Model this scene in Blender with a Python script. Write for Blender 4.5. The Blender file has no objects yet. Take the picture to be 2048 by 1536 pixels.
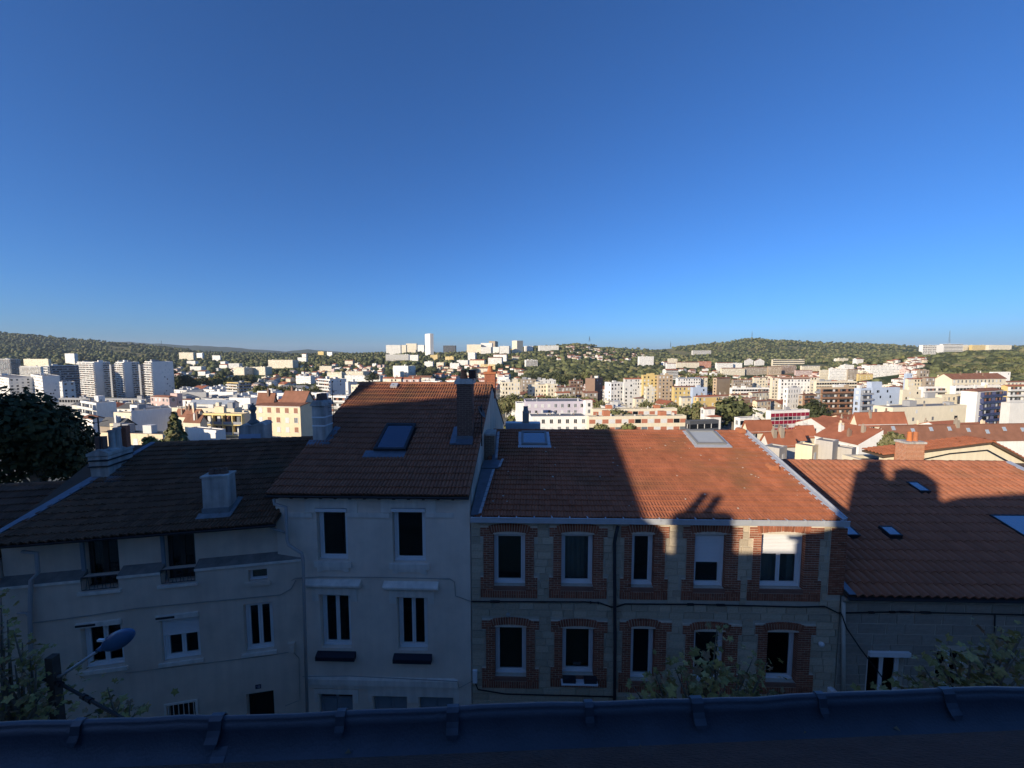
import bpy, bmesh, math, random
import numpy as np
from mathutils import Vector, Matrix

scene = bpy.context.scene
COL = scene.collection
R = math.radians
rnd = random.Random(7)
PI = math.pi

# ------------------------------------------------------------------ camera, light
CAMZ, FPX, PITCH = 14.0, 770.0, R(4.38)
cam_d = bpy.data.cameras.new('camera')
cam = bpy.data.objects.new('camera', cam_d)
COL.objects.link(cam)
cam.location = (0, 0, CAMZ)
cam.rotation_euler = (R(90) - PITCH, 0, 0)
cam_d.sensor_width = 36.0
cam_d.lens = FPX / 2048 * 36.0
cam_d.clip_start = 0.05
cam_d.clip_end = 30000
scene.camera = cam

SUN_EL, SUN_AZ = R(17), R(225)          # compass azimuth of the sun (behind the camera, to one side)
world = bpy.data.worlds.new('World')
scene.world = world
world.use_nodes = True
wn = world.node_tree
wn.nodes.clear()
w_out = wn.nodes.new('ShaderNodeOutputWorld')
w_bg = wn.nodes.new('ShaderNodeBackground')
w_sky = wn.nodes.new('ShaderNodeTexSky')
w_sky.sky_type = 'NISHITA'
w_sky.sun_disc = False
w_sky.sun_elevation = SUN_EL
w_sky.sun_rotation = SUN_AZ
w_sky.altitude = 550
w_sky.air_density = 0.93
w_sky.dust_density = 1.3
w_sky.ozone_density = 10.0
w_bg.inputs['Strength'].default_value = 0.125
wn.links.new(w_sky.outputs[0], w_bg.inputs[0])
wn.links.new(w_bg.outputs[0], w_out.inputs[0])

sun_d = bpy.data.lights.new('sun', 'SUN')
sun_d.energy = 5.0
sun_d.angle = R(0.55)
sun_d.color = (1.0, 0.86, 0.66)
sun = bpy.data.objects.new('sun', sun_d)
COL.objects.link(sun)
SUN_DIR = Vector((-math.sin(SUN_AZ) * math.cos(SUN_EL), -math.cos(SUN_AZ) * math.cos(SUN_EL), -math.sin(SUN_EL)))
sun.rotation_euler = SUN_DIR.to_track_quat('-Z', 'Y').to_euler()
sun.location = (-60, -60, 60)

scene.view_settings.view_transform = 'Standard'
scene.view_settings.look = 'None'
scene.view_settings.exposure = 0.43
scene.view_settings.gamma = 1.0
scene.view_settings.use_curve_mapping = False
scene.render.engine = 'CYCLES'
scene.cycles.volume_bounces = 0
HAZE = 4e-5
scene.cycles.max_bounces = 6
scene.cycles.diffuse_bounces = 4
scene.cycles.glossy_bounces = 2
scene.cycles.transparent_max_bounces = 8
scene.cycles.caustics_reflective = False
scene.cycles.caustics_refractive = False

# ------------------------------------------------------------------ geometry of the view (survey of the place)
CAM = np.array([0, 0, CAMZ])
_cp, _sp = math.cos(PITCH), math.sin(PITCH)

def ray(px, py):
    x = (px - 1024) / FPX
    y = (768 - py) / FPX
    return np.array([x, _cp + y * _sp, -_sp + y * _cp])

def atY(px, py, Y):
    d = ray(px, py)
    return CAM + d * (Y / d[1])

def on_plane(px, py, p0, n):
    d = ray(px, py)
    n = np.array(n, float)
    return CAM + d * (np.dot(np.array(p0, float) - CAM, n) / np.dot(d, n))

# ------------------------------------------------------------------ object helpers
def tag(o, label=None, cat=None, group=None, kind=None):
    if label: o['label'] = label
    if cat: o['category'] = cat
    if group: o['group'] = group
    if kind: o['kind'] = kind
    return o

def empty(name, loc=(0, 0, 0), rz=0.0, parent=None):
    o = bpy.data.objects.new(name, None)
    o.empty_display_size = 0.5
    COL.objects.link(o)
    o.location = loc
    o.rotation_euler = (0, 0, rz)
    if parent: o.parent = parent
    return o

def link(name, me, parent=None, loc=None, rot=None, scale=None):
    o = bpy.data.objects.new(name, me)
    COL.objects.link(o)
    if parent: o.parent = parent
    if loc is not None: o.location = loc
    if rot is not None: o.rotation_euler = rot
    if scale is not None: o.scale = scale
    return o

class MB:
    """collects shapes and links them as one mesh object; all coordinates are shifted by -off"""
    def __init__(s, off=(0, 0, 0)):
        s.v = []; s.f = []; s.m = []; s.off = off; s.cur = 0
    def mat(s, i): s.cur = i; return s
    def add(s, verts, faces):
        b = len(s.v)
        ox, oy, oz = s.off
        s.v.extend([(p[0] - ox, p[1] - oy, p[2] - oz) for p in verts])
        for f in faces:
            s.f.append([b + i for i in f]); s.m.append(s.cur)
        return s
    def box(s, x0, x1, y0, y1, z0, z1):
        if x0 > x1: x0, x1 = x1, x0
        if y0 > y1: y0, y1 = y1, y0
        if z0 > z1: z0, z1 = z1, z0
        return s.add([(x0, y0, z0), (x1, y0, z0), (x1, y1, z0), (x0, y1, z0), (x0, y0, z1), (x1, y0, z1), (x1, y1, z1), (x0, y1, z1)],
                     [(0, 3, 2, 1), (4, 5, 6, 7), (0, 1, 5, 4), (1, 2, 6, 5), (2, 3, 7, 6), (3, 0, 4, 7)])
    def quad(s, a, b, c, d): return s.add([a, b, c, d], [(0, 1, 2, 3)])
    def prism(s, poly, d0, d1, axis='y'):
        """polygon in (x,z) extruded along y, or (y,z) along x, or (x,y) along z"""
        n = len(poly)
        if axis == 'y': V = [(p[0], d0, p[1]) for p in poly] + [(p[0], d1, p[1]) for p in poly]
        elif axis == 'x': V = [(d0, p[0], p[1]) for p in poly] + [(d1, p[0], p[1]) for p in poly]
        else: V = [(p[0], p[1], d0) for p in poly] + [(p[0], p[1], d1) for p in poly]
        F = [tuple(range(n)), tuple(range(2 * n - 1, n - 1, -1))]
        F += [(i, n + i, n + (i + 1) % n, (i + 1) % n) for i in range(n)]
        return s.add(V, F)
    def slab(s, a, b, c, d, t):
        """thick quad: a,b,c,d the top corners, t its thickness along -normal"""
        A, B, C_, D = [Vector(p) for p in (a, b, c, d)]
        n = (B - A).cross(D - A).normalized() * t
        V = [A, B, C_, D, A - n, B - n, C_ - n, D - n]
        return s.add([tuple(p) for p in V], [(0, 1, 2, 3), (7, 6, 5, 4), (0, 4, 5, 1), (1, 5, 6, 2), (2, 6, 7, 3), (3, 7, 4, 0)])
    def tube(s, pts, r, n=8, caps=True):
        pts = [Vector(p) for p in pts]
        rs = r if isinstance(r, (list, tuple)) else [r] * len(pts)
        V = []
        up = None
        for i, p in enumerate(pts):
            t = ((pts[min(i + 1, len(pts) - 1)] - pts[max(i - 1, 0)])).normalized()
            if up is None: up = Vector((0, 0, 1)) if abs(t.z) < .9 else Vector((0, 1, 0))
            a = t.cross(up)
            if a.length < 1e-4: a = t.cross(Vector((1, 0, 0)))
            a.normalize()
            b = a.cross(t).normalized(); up = b
            for k in range(n):
                q = p + (a * math.cos(2 * PI * k / n) + b * math.sin(2 * PI * k / n)) * rs[i]
                V.append(tuple(q))
        F = []
        for i in range(len(pts) - 1):
            for k in range(n):
                F.append((i * n + k, i * n + (k + 1) % n, (i + 1) * n + (k + 1) % n, (i + 1) * n + k))
        if caps:
            F.append(tuple(range(n - 1, -1, -1)))
            F.append(tuple(range((len(pts) - 1) * n, len(pts) * n)))
        return s.add(V, F)
    def lathe(s, prof, cx=0, cy=0, n=12, ax=1.0, ay=1.0):
        V = []; F = []
        for (r, z) in prof:
            for k in range(n):
                V.append((cx + r * ax * math.cos(2 * PI * k / n), cy + r * ay * math.sin(2 * PI * k / n), z))
        for i in range(len(prof) - 1):
            for k in range(n):
                F.append((i * n + k, i * n + (k + 1) % n, (i + 1) * n + (k + 1) % n, (i + 1) * n + k))
        F.append(tuple(range(n - 1, -1, -1)))
        F.append(tuple(range((len(prof) - 1) * n, len(prof) * n)))
        return s.add(V, F)
    def mesh(s, name, mats=None, smooth=False):
        me = bpy.data.meshes.new(name)
        me.from_pydata(s.v, [], s.f)
        if mats is not None:
            if not isinstance(mats, (list, tuple)): mats = [mats]
            for m in mats: me.materials.append(m)
            if len(mats) > 1: me.polygons.foreach_set('material_index', s.m)
        if smooth: me.polygons.foreach_set('use_smooth', [True] * len(s.f))
        me.update()
        return me
    def build(s, name, mats, parent=None, smooth=False, **kw):
        if not s.f: return None
        return link(name, s.mesh(name, mats, smooth), parent, **kw)

# ------------------------------------------------------------------ materials
_M = {}
def pm(name, col, var=.12, scale=2.0, rough=.85, bump=.0, bscale=60., metal=0., spec=.3, rand=0., streak=0., spots=None, spot_amt=.0, spot_scale=3., coat=0.):
    """procedural material: base colour with large and small noise, optional per-object variation, weather streaks, spots, relief"""
    if name in _M: return _M[name]
    m = bpy.data.materials.new(name)
    m.use_nodes = True
    nt = m.node_tree; N = nt.nodes; L = nt.links
    b = N['Principled BSDF']
    b.inputs['Roughness'].default_value = rough
    b.inputs['Metallic'].default_value = metal
    b.inputs['Specular IOR Level'].default_value = spec
    b.inputs['Coat Weight'].default_value = coat
    tc = N.new('ShaderNodeTexCoord')
    n1 = N.new('ShaderNodeTexNoise'); n1.inputs['Scale'].default_value = scale; n1.inputs['Detail'].default_value = 6; n1.inputs['Roughness'].default_value = .6
    L.new(tc.outputs['Object'], n1.inputs['Vector'])
    fac = n1.outputs['Fac']
    mr = N.new('ShaderNodeMapRange'); mr.inputs['From Min'].default_value = .25; mr.inputs['From Max'].default_value = .75
    mr.inputs['To Min'].default_value = 1 - var; mr.inputs['To Max'].default_value = 1 + var
    L.new(fac, mr.inputs['Value'])
    val = mr.outputs[0]
    if streak:
        mp = N.new('ShaderNodeMapping'); mp.inputs['Scale'].default_value = (5.0, 5.0, .35)
        L.new(tc.outputs['Object'], mp.inputs['Vector'])
        n2 = N.new('ShaderNodeTexNoise'); n2.inputs['Scale'].default_value = 1.; n2.inputs['Detail'].default_value = 4
        L.new(mp.outputs[0], n2.inputs['Vector'])
        m2 = N.new('ShaderNodeMapRange'); m2.inputs['From Min'].default_value = .35; m2.inputs['From Max'].default_value = .7
        m2.inputs['To Min'].default_value = 1.0; m2.inputs['To Max'].default_value = 1 - streak
        L.new(n2.outputs['Fac'], m2.inputs['Value'])
        mu = N.new('ShaderNodeMath'); mu.operation = 'MULTIPLY'
        L.new(val, mu.inputs[0]); L.new(m2.outputs[0], mu.inputs[1]); val = mu.outputs[0]
    if rand:
        oi = N.new('ShaderNodeObjectInfo'); at = N.new('ShaderNodeAttribute'); at.attribute_name = 'tint'
        ad = N.new('ShaderNodeMath'); ad.operation = 'ADD'
        L.new(oi.outputs['Random'], ad.inputs[0]); L.new(at.outputs['Fac'], ad.inputs[1])
        fr = N.new('ShaderNodeMath'); fr.operation = 'FRACT'; L.new(ad.outputs[0], fr.inputs[0])
        m3 = N.new('ShaderNodeMapRange'); m3.inputs['To Min'].default_value = 1 - rand; m3.inputs['To Max'].default_value = 1 + rand
        L.new(fr.outputs[0], m3.inputs['Value'])
        mu = N.new('ShaderNodeMath'); mu.operation = 'MULTIPLY'
        L.new(val, mu.inputs[0]); L.new(m3.outputs[0], mu.inputs[1]); val = mu.outputs[0]
    vm = N.new('ShaderNodeVectorMath'); vm.operation = 'SCALE'
    vm.inputs[0].default_value = col[:3]
    L.new(val, vm.inputs['Scale'])
    colo = vm.outputs[0]
    if spots:
        n4 = N.new('ShaderNodeTexNoise'); n4.inputs['Scale'].default_value = spot_scale; n4.inputs['Detail'].default_value = 5
        L.new(tc.outputs['Object'], n4.inputs['Vector'])
        m4 = N.new('ShaderNodeMapRange'); m4.inputs['From Min'].default_value = .6 - spot_amt * .3; m4.inputs['From Max'].default_value = .72
        m4.inputs['To Max'].default_value = min(1, .3 + spot_amt)
        L.new(n4.outputs['Fac'], m4.inputs['Value'])
        mx = N.new('ShaderNodeMix'); mx.data_type = 'RGBA'
        L.new(m4.outputs[0], mx.inputs['Factor']); L.new(colo, mx.inputs['A']); mx.inputs['B'].default_value = (*spots, 1)
        colo = mx.outputs['Result']
    L.new(colo, b.inputs['Base Color'])
    if bump:
        n3 = N.new('ShaderNodeTexNoise'); n3.inputs['Scale'].default_value = bscale; n3.inputs['Detail'].default_value = 4
        L.new(tc.outputs['Object'], n3.inputs['Vector'])
        bp = N.new('ShaderNodeBump'); bp.inputs['Strength'].default_value = bump; bp.inputs['Distance'].default_value = .02
        L.new(n3.outputs['Fac'], bp.inputs['Height']); L.new(bp.outputs[0], b.inputs['Normal'])
    _M[name] = m
    return m

def glass_mat():
    m = bpy.data.materials.new('window_glass'); m.use_nodes = True
    nt = m.node_tree; N = nt.nodes; L = nt.links; N.clear()
    o = N.new('ShaderNodeOutputMaterial'); mx = N.new('ShaderNodeMixShader'); fr = N.new('ShaderNodeFresnel'); fr.inputs['IOR'].default_value = 1.45
    t = N.new('ShaderNodeBsdfTransparent'); t.inputs[0].default_value = (.75, .8, .8, 1)
    g = N.new('ShaderNodeBsdfGlossy'); g.inputs['Roughness'].default_value = .03
    L.new(fr.outputs[0], mx.inputs[0]); L.new(t.outputs[0], mx.inputs[1]); L.new(g.outputs[0], mx.inputs[2]); L.new(mx.outputs[0], o.inputs[0])
    return m
M_GLASS = glass_mat()
M_PVC = pm('white_pvc', (.78, .78, .78), var=.04, rough=.4, spec=.5)
M_DARKGLASS = pm('dark_glass', (.012, .014, .018), var=.2, rough=.08, spec=.6)
M_SKYGLASS2 = pm('coated_roof_glass', (.42, .46, .5), var=.05, rough=.04, metal=.85, spec=1.0)
M_BLINDGLASS = pm('glass_over_pale_blind', (.40, .42, .41), var=.06, rough=.12, spec=.8)
M_SKYGLASS = pm('roof_window_glass', (.16, .19, .25), var=.05, rough=.04, metal=.85, spec=1.0)
M_ZINC = pm('zinc', (.20, .225, .26), var=.18, scale=4, rough=.45, metal=.75, bump=.05, bscale=20)
M_ZINC_NEW = pm('zinc_bright', (.55, .57, .6), var=.1, scale=5, rough=.5, metal=.4)
M_CABLE_PALE = pm('grey_cable', (.34, .31, .28), var=.1, rough=.7)
M_CABLE = pm('black_cable', (.012, .012, .014), var=.1, rough=.6)
M_METAL = pm('dark_metal', (.05, .05, .055), var=.15, rough=.5, metal=.4)
M_CLAY = pm('clay', (.40, .15, .07), var=.15, scale=6, rough=.9, bump=.1)
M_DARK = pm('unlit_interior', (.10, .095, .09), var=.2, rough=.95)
# ------------------------------------------------------------------ terrain
_TX = [-300, 0, 200, 400, 600, 800, 950, 1150, 1300, 1500, 1700, 1850, 2048, 2350]
_TY = [14, 30, 60, 120, 200, 350, 550, 800, 1100, 1500, 2000, 2600]
_TV = {120: [878, 878, 880, 885, 890, 892, 892, 895, 898, 898, 903, 908, 908, 908],
       200: [836, 838, 840, 842, 842, 842, 846, 850, 855, 858, 860, 862, 862, 862],
       350: [800, 802, 806, 806, 806, 806, 806, 812, 815, 818, 820, 820, 814, 810],
       550: [772, 778, 792, 782, 782, 780, 780, 782, 787, 790, 790, 784, 768, 760],
       800: [752, 757, 766, 757, 760, 754, 752, 751, 758, 762, 758, 738, 722, 718],
       1100: [730, 736, 741, 740, 740, 734, 730, 726, 738, 742, 733, 715, 706, 704],
       1500: [708, 714, 720, 724, 724, 716, 715, 706, 722, 726, 718, 710, 703, 700],
       2000: [686, 693, 704, 712, 714, 708, 707, 692, 710, 706, 706, 703, 697, 696],
       2600: [664, 667, 683, 703, 710, 708, 706, 692, 701, 679, 688, 695, 694, 694]}

def _tz(px, Y):
    if Y in _TV:
        v = np.interp(px, _TX, _TV[Y])
        return atY(1024, v, Y)[2]
    return {14: 0.0, 30: -2.5, 60: -7.0}[Y]

_TG = np.array([[_tz(px, Y) for px in _TX] for Y in _TY])
_LY = np.log(np.array(_TY, float))

def _hash(x, y):
    return math.sin(x * 12.9 + y * 78.2) * .5 + math.sin(x * 3.1 - y * 4.7 + 1.3) * .3 + math.sin(x * 1.3 + y * 2.1) * .4

def ground(x, y):
    if y <= 14: return 0.0
    px = 1024 + FPX * x / max(y, 1)
    yy = min(y, 2600.0)
    ly = math.log(yy)
    j = int(np.clip(np.searchsorted(_LY, ly) - 1, 0, len(_TY) - 2))
    t = (ly - _LY[j]) / (_LY[j + 1] - _LY[j])
    a = np.interp(px, _TX, _TG[j]); b = np.interp(px, _TX, _TG[j + 1])
    z = a + (b - a) * t
    if y > 700: z += _hash(x * .006, y * .005) * min(6, (y - 700) * .006)
    if y > 2600: z -= (y - 2600) * .09
    return float(z)

def terrain_mat():
    m = bpy.data.materials.new('hillside_ground'); m.use_nodes = True
    nt = m.node_tree; N = nt.nodes; L = nt.links; b = N['Principled BSDF']
    b.inputs['Roughness'].default_value = 1; b.inputs['Specular IOR Level'].default_value = .05
    tc = N.new('ShaderNodeTexCoord')
    n1 = N.new('ShaderNodeTexNoise'); n1.inputs['Scale'].default_value = .006; n1.inputs['Detail'].default_value = 5
    n2 = N.new('ShaderNodeTexNoise'); n2.inputs['Scale'].default_value = .06; n2.inputs['Detail'].default_value = 6
    L.new(tc.outputs['Object'], n1.inputs['Vector']); L.new(tc.outputs['Object'], n2.inputs['Vector'])
    r1 = N.new('ShaderNodeValToRGB'); e = r1.color_ramp.elements
    e[0].position = .42; e[0].color = (.035, .055, .018, 1); e[1].position = .62; e[1].color = (.17, .15, .07, 1)
    x = e.new(.54); x.color = (.06, .08, .028, 1)
    L.new(n1.outputs['Fac'], r1.inputs['Fac'])
    r2 = N.new('ShaderNodeMapRange'); r2.inputs['To Min'].default_value = .6; r2.inputs['To Max'].default_value = 1.4
    L.new(n2.outputs['Fac'], r2.inputs['Value'])
    vm = N.new('ShaderNodeVectorMath'); vm.operation = 'SCALE'
    L.new(r1.outputs[0], vm.inputs[0]); L.new(r2.outputs[0], vm.inputs['Scale']); L.new(vm.outputs[0], b.inputs['Base Color'])
    return m
M_TERRAIN = terrain_mat()
M_CITYGROUND = pm('city_ground', (.22, .21, .18), var=.5, scale=.05, rough=1, spots=(.05, .07, .025), spot_amt=.6, spot_scale=.03)

def gpx(px, Y):
    x = (px - 1024) / FPX * Y; z = ground(x, Y); return x, z, 768 - FPX * ((z - CAMZ) * _cp + Y * _sp) / (Y * _cp - (z - CAMZ) * _sp)
# open fields on the slopes: column range and row range of each
FIELDS = [(208, 262, 690, 695, .09), (218, 292, 697, 703, .16), (240, 285, 703, 707, .16), (335, 360, 700, 704, .05), (1296, 1345, 697, 702, 0), (1335, 1382, 701, 710, .05), (1664, 1700, 682, 687, 0), (1555, 1612, 692, 696, .02), (1290, 1330, 703, 708, .02), (1180, 1250, 694, 698, 0)]
def in_field(x, y):
    if y < 500: return False
    px = 1024 + FPX * x / y
    for (a, b, c, d, s) in FIELDS:
        if a < px < b:
            yg = gpx(px, y)[2] - s * (px - a)
            if c < yg < d: return True
    return False

def make_terrain():
    ks = np.linspace(-2.6, 2.6, 241)
    ys = np.concatenate([[-300, -60, 0, 14, 18, 24, 30, 40, 50, 60, 80, 100, 120, 150, 180, 220, 270, 330, 400, 480, 560, 650], np.linspace(740, 2600, 84), [2700, 2900, 3300, 4200, 6000, 9000, 12500]])
    V = []; F = []; mi = []
    for y in ys:
        for k in ks:
            x = k * (max(y, 0) + 70)
            V.append((x, y, ground(x, y) if y < 4000 else -110 - (y - 4000) * .004))
    n = len(ks)
    for j in range(len(ys) - 1):
        for i in range(n - 1):
            F.append((j * n + i, j * n + i + 1, (j + 1) * n + i + 1, (j + 1) * n + i))
            xm, ym = (V[j * n + i][0] + V[(j + 1) * n + i + 1][0]) / 2, (ys[j] + ys[j + 1]) / 2
            mi.append((2 if in_field(xm, ym) else 0) if ys[j] >= 650 else 1)
    me = bpy.data.meshes.new('terrain'); me.from_pydata(V, [], F)
    me.materials.append(M_TERRAIN); me.materials.append(M_CITYGROUND); me.materials.append(pm('dry_field', (.21, .19, .09), var=.25, scale=.02, rough=1, spec=.05))
    me.polygons.foreach_set('material_index', mi)
    me.polygons.foreach_set('use_smooth', [True] * len(F)); me.update()
    o = link('terrain', me); o['kind'] = 'structure'
    # far mountains beyond the valley mouth
    sk = [(-300, 684), (150, 683), (260, 684), (330, 688), (380, 691), (440, 693), (490, 697), (530, 700), (570, 703), (590, 701), (620, 699), (650, 701), (700, 706), (900, 708), (1240, 704), (1300, 700), (1360, 699), (1420, 702), (1800, 705), (2348, 702)]
    V = []; F = []
    pts = np.linspace(-300, 2348, 180)
    for i, px in enumerate(pts):
        yv = np.interp(px, [a for a, _ in sk], [b for _, b in sk]) + .5 * math.sin(px * .09) + .4 * math.sin(px * .23 + 1)
        for (Y, f) in ((5200, 0), (6200, .62), (7400, 1.0), (9000, .5), (12000, -.2)):
            top = atY(px, yv, 7400)[2]
            V.append(((px - 1024) / FPX * Y, Y, -115 + (top + 115) * f))
    for i in range(len(pts) - 1):
        for j in range(4):
            F.append((i * 5 + j, (i + 1) * 5 + j, (i + 1) * 5 + j + 1, i * 5 + j + 1))
    me = bpy.data.meshes.new('mountains'); me.from_pydata(V, [], F); me.materials.append(pm('wooded_mountain', (.045, .06, .03), var=.4, scale=.004, rough=1, spec=.05))
    me.polygons.foreach_set('use_smooth', [True] * len(F)); me.update()
    link('mountains', me)['kind'] = 'structure'
make_terrain()

# the street between the two terraces
mb = MB(); mb.box(-60, 60, 3.2, 10.2, -.02, .008); mb.build('road', pm('asphalt', (.09, .088, .085), var=.2, scale=4, rough=.95))['kind'] = 'structure'
M_PAVE = pm('pavement_concrete', (.34, .32, .29), var=.15, scale=3, rough=.95)
mb = MB(); mb.box(-60, 60, 1.0, 3.2, -.02, .13); mb.box(-60, 60, 10.2, 14.0, -.02, .13); mb.build('pavement', M_PAVE)['kind'] = 'structure'
# ------------------------------------------------------------------ near houses: shared builders
class Frame:
    def __init__(s, x, y, rot):
        s.O = np.array([x, y, 0.0]); s.rot = rot
        s.U = np.array([math.cos(rot), math.sin(rot), 0]); s.V = np.array([-math.sin(rot), math.cos(rot), 0])
    def loc(s, p):
        d = np.array(p) - s.O
        return np.array([d @ s.U, d @ s.V, d[2]])
    def world(s, u, v, z): return s.O + s.U * u + s.V * v + np.array([0, 0, z])
    def px(s, px, py, v=0.0):
        q = s.loc(on_plane(px, py, s.O + s.V * v, s.V)); return q[0], q[2]
    def roof(s, px, py, v0, z0, pitch):
        """point where the ray meets the roof plane that rises from the line (v0, z0)"""
        n = -s.V * math.sin(pitch) + np.array([0, 0, math.cos(pitch)])
        return s.loc(on_plane(px, py, s.O + s.V * v0 + np.array([0, 0, z0]), n))

class House:
    def __init__(s, name, frame, uc, label, cat='house', group=None):
        s.f = frame; s.uc = uc; s.off = (uc, 0, 0)
        s.root = empty(name, tuple(frame.world(uc, 0, 0)), frame.rot)
        tag(s.root, label, cat, group)
    def mb(s): return MB(s.off)
    def rect(s, x0, x1, y0, y1, v=0.0):
        """pixel box on the facade -> u0,u1,z0,z1"""
        ua, za = s.f.px(x0, (y0 + y1) / 2, v); ub, zb = s.f.px(x1, (y0 + y1) / 2, v)
        _, z1 = s.f.px((x0 + x1) / 2, y0, v); _, z0 = s.f.px((x0 + x1) / 2, y1, v)
        return ua, ub, z0, z1

def wall_cells(mb, u0, u1, z0, z1, ops, v=0.0, depth=.26, top=None):
    us = sorted({u0, u1, *[min(max(o[0], u0), u1) for o in ops], *[min(max(o[1], u0), u1) for o in ops]})
    zs = sorted({z0, z1, *[min(max(o[2], z0), z1) for o in ops], *[min(max(o[3], z0), z1) for o in ops]})
    for i in range(len(us) - 1):
        for j in range(len(zs) - 1):
            cu = (us[i] + us[i + 1]) / 2; cz = (zs[j] + zs[j + 1]) / 2
            if any(o[0] < cu < o[1] and o[2] < cz < o[3] for o in ops): continue
            a, b, c, d = us[i], us[i + 1], zs[j], zs[j + 1]
            mb.quad((a, v, c), (b, v, c), (b, v, d), (a, v, d))
            mb.quad((a, v + depth, c), (a, v + depth, d), (b, v + depth, d), (b, v + depth, c))
    for (a, b, c, d) in ops:
        w = v + depth
        mb.quad((a, v, c), (a, w, c), (a, w, d), (a, v, d)); mb.quad((b, v, c), (b, v, d), (b, w, d), (b, w, c))
        mb.quad((a, v, c), (b, v, c), (b, w, c), (a, w, c)); mb.quad((a, v, d), (a, w, d), (b, w, d), (b, v, d))

def shell(H, u0, u1, v1, prof, mat, z0=-1.0, vtop=0.0):
    """side and back walls; prof: (v,z) points of the roof underside from front to back"""
    poly = [(.27, z0)] + [(max(.27, v), z) for v, z in prof] + [(v1, z0)]
    m = H.mb(); m.prism(poly, u0, u0 + .22, 'x'); m.build('side_wall', mat, H.root)
    m = H.mb(); m.prism(poly, u1 - .22, u1, 'x'); m.build('side_wall', mat, H.root)
    m = H.mb(); m.box(u0 + .23, u1 - .23, v1 - .22, v1, z0, prof[-1][1]); m.build('back_wall', mat, H.root)

def frame_ring(mb, a, b, c, d, t, v0, v1):
    mb.box(a, a + t, v0, v1, c, d); mb.box(b - t, b, v0, v1, c, d)
    mb.box(a + t, b - t, v0, v1, c, c + t); mb.box(a + t, b - t, v0, v1, d - t, d)

def window(H, r, v=.16, panes=1, t=.075, label=None, shutter=0.0, curtain=None, mat=None):
    """PVC window: fixed frame + one sash ring per pane, panes as sub-parts, roller shutter slats where it is let down"""
    a, b, c, d = r
    a += .012; b -= .012; c += .012; d -= .012
    m = H.mb(); frame_ring(m, a, b, c, d, t, v, v + .07)
    w = (b - a - 2 * t) / panes
    panesr = []
    for i in range(panes):
        p0, p1 = a + t + i * w + .004, a + t + (i + 1) * w - .004
        st_ = .06 if d - c > .8 else .025
        frame_ring(m, p0, p1, c + t + .004, d - t - .004, st_, v + .012, v + .06)
        panesr.append((p0 + st_ + .002, p1 - st_ - .002, c + t + st_ + .006, d - t - st_ - .006))
    m.box(a - .005, b + .005, v - .035, v - .002, c - .0, c + .035)
    fr = m.build('window', mat or M_PVC, H.root)
    if label: fr['label'] = label
    for p in panesr:
        g = H.mb(); g.box(p[0] - .01, p[1] + .01, v + .03, v + .042, p[2] - .01, p[3] + .01); g.build('pane', M_GLASS, fr)
    if curtain:
        g = H.mb(); n = max(8, int((b - a) / .05)); z0, z1 = c + .08, d - .05
        V = []; F = []
        for i in range(n + 1):
            x = a + .06 + (b - a - .12) * i / n
            V += [(x, v + .2 + .02 * math.sin(i * 1.9), z0), (x, v + .2 + .02 * math.sin(i * 1.9 + .4), z1)]
        for i in range(n):
            if curtain == 'pair' and n * .62 < i < n * .8: continue
            F.append((2 * i, 2 * i + 2, 2 * i + 3, 2 * i + 1))
        g.add(V, F); g.build('curtain', pm('net_curtain', (.5, .5, .48), var=.1), fr)
    if curtain == 'blind':
        pass
    if shutter:
        z = d; zb = d - (d - c) * shutter; base = None
        h = .048
        while z - h > zb - .02:
            if base is None:
                g = MB(); n = 5
                pr = [(0, 0), (-.014, .006), (-.018, h * .5), (-.014, h - .008), (0, h - .004), (.004, h - .004), (.004, 0)]
                g.prism(pr, a + .03 - H.uc, b - .03 - H.uc, 'x'); base = g.mesh('slat', M_PVC)
            link('slat', base, fr, loc=(0, v - .03, z - h)); z -= h
        g = H.mb(); g.box(a + .03, b - .03, v - .055, v - .012, z - .03, z); g.build('shutter_bar', M_PVC, fr)
        for q in (a - .0, b - .035):
            g = H.mb(); g.box(q, q + .035, v - .06, v - .003, c, d); g.build('shutter_rail', M_PVC, fr)
    return fr

# ---- roof tiles
def tile_mesh(kind, var=0):
    rr = random.Random(kind + str(var))
    n = 8
    V = []
    for row, (y, zz) in enumerate(((-.035, .06), (1.06, .012))):
        for i in range(n + 1):
            x = i / n
            if kind == 'double': h = .046 * abs(math.sin(2 * PI * x)) ** .7
            elif kind == 'roll': h = .09 * (max(0, math.sin(PI * min(1, max(0, (x - .12) / .8)))) ** .8)
            else: h = .042 * abs(math.sin(2 * PI * x)) ** 1.2 + (.012 if .45 < x < .55 else 0)
            V.append((x * 1.02, y, zz + h + rr.uniform(-.002, .002)))
    for i in range(n + 1):
        q = V[i]; V.append((q[0], q[1] + .004, q[2] - .048))
    F = []
    for i in range(n):
        F.append((i, i + 1, n + 2 + i, n + 1 + i))
        F.append((2 * n + 2 + i, 2 * n + 3 + i, i + 1, i))
    F.append((0, n + 1, 2 * n + 2)); F.append((n, 3 * n + 2, 2 * n + 1))
    return V, F

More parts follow.
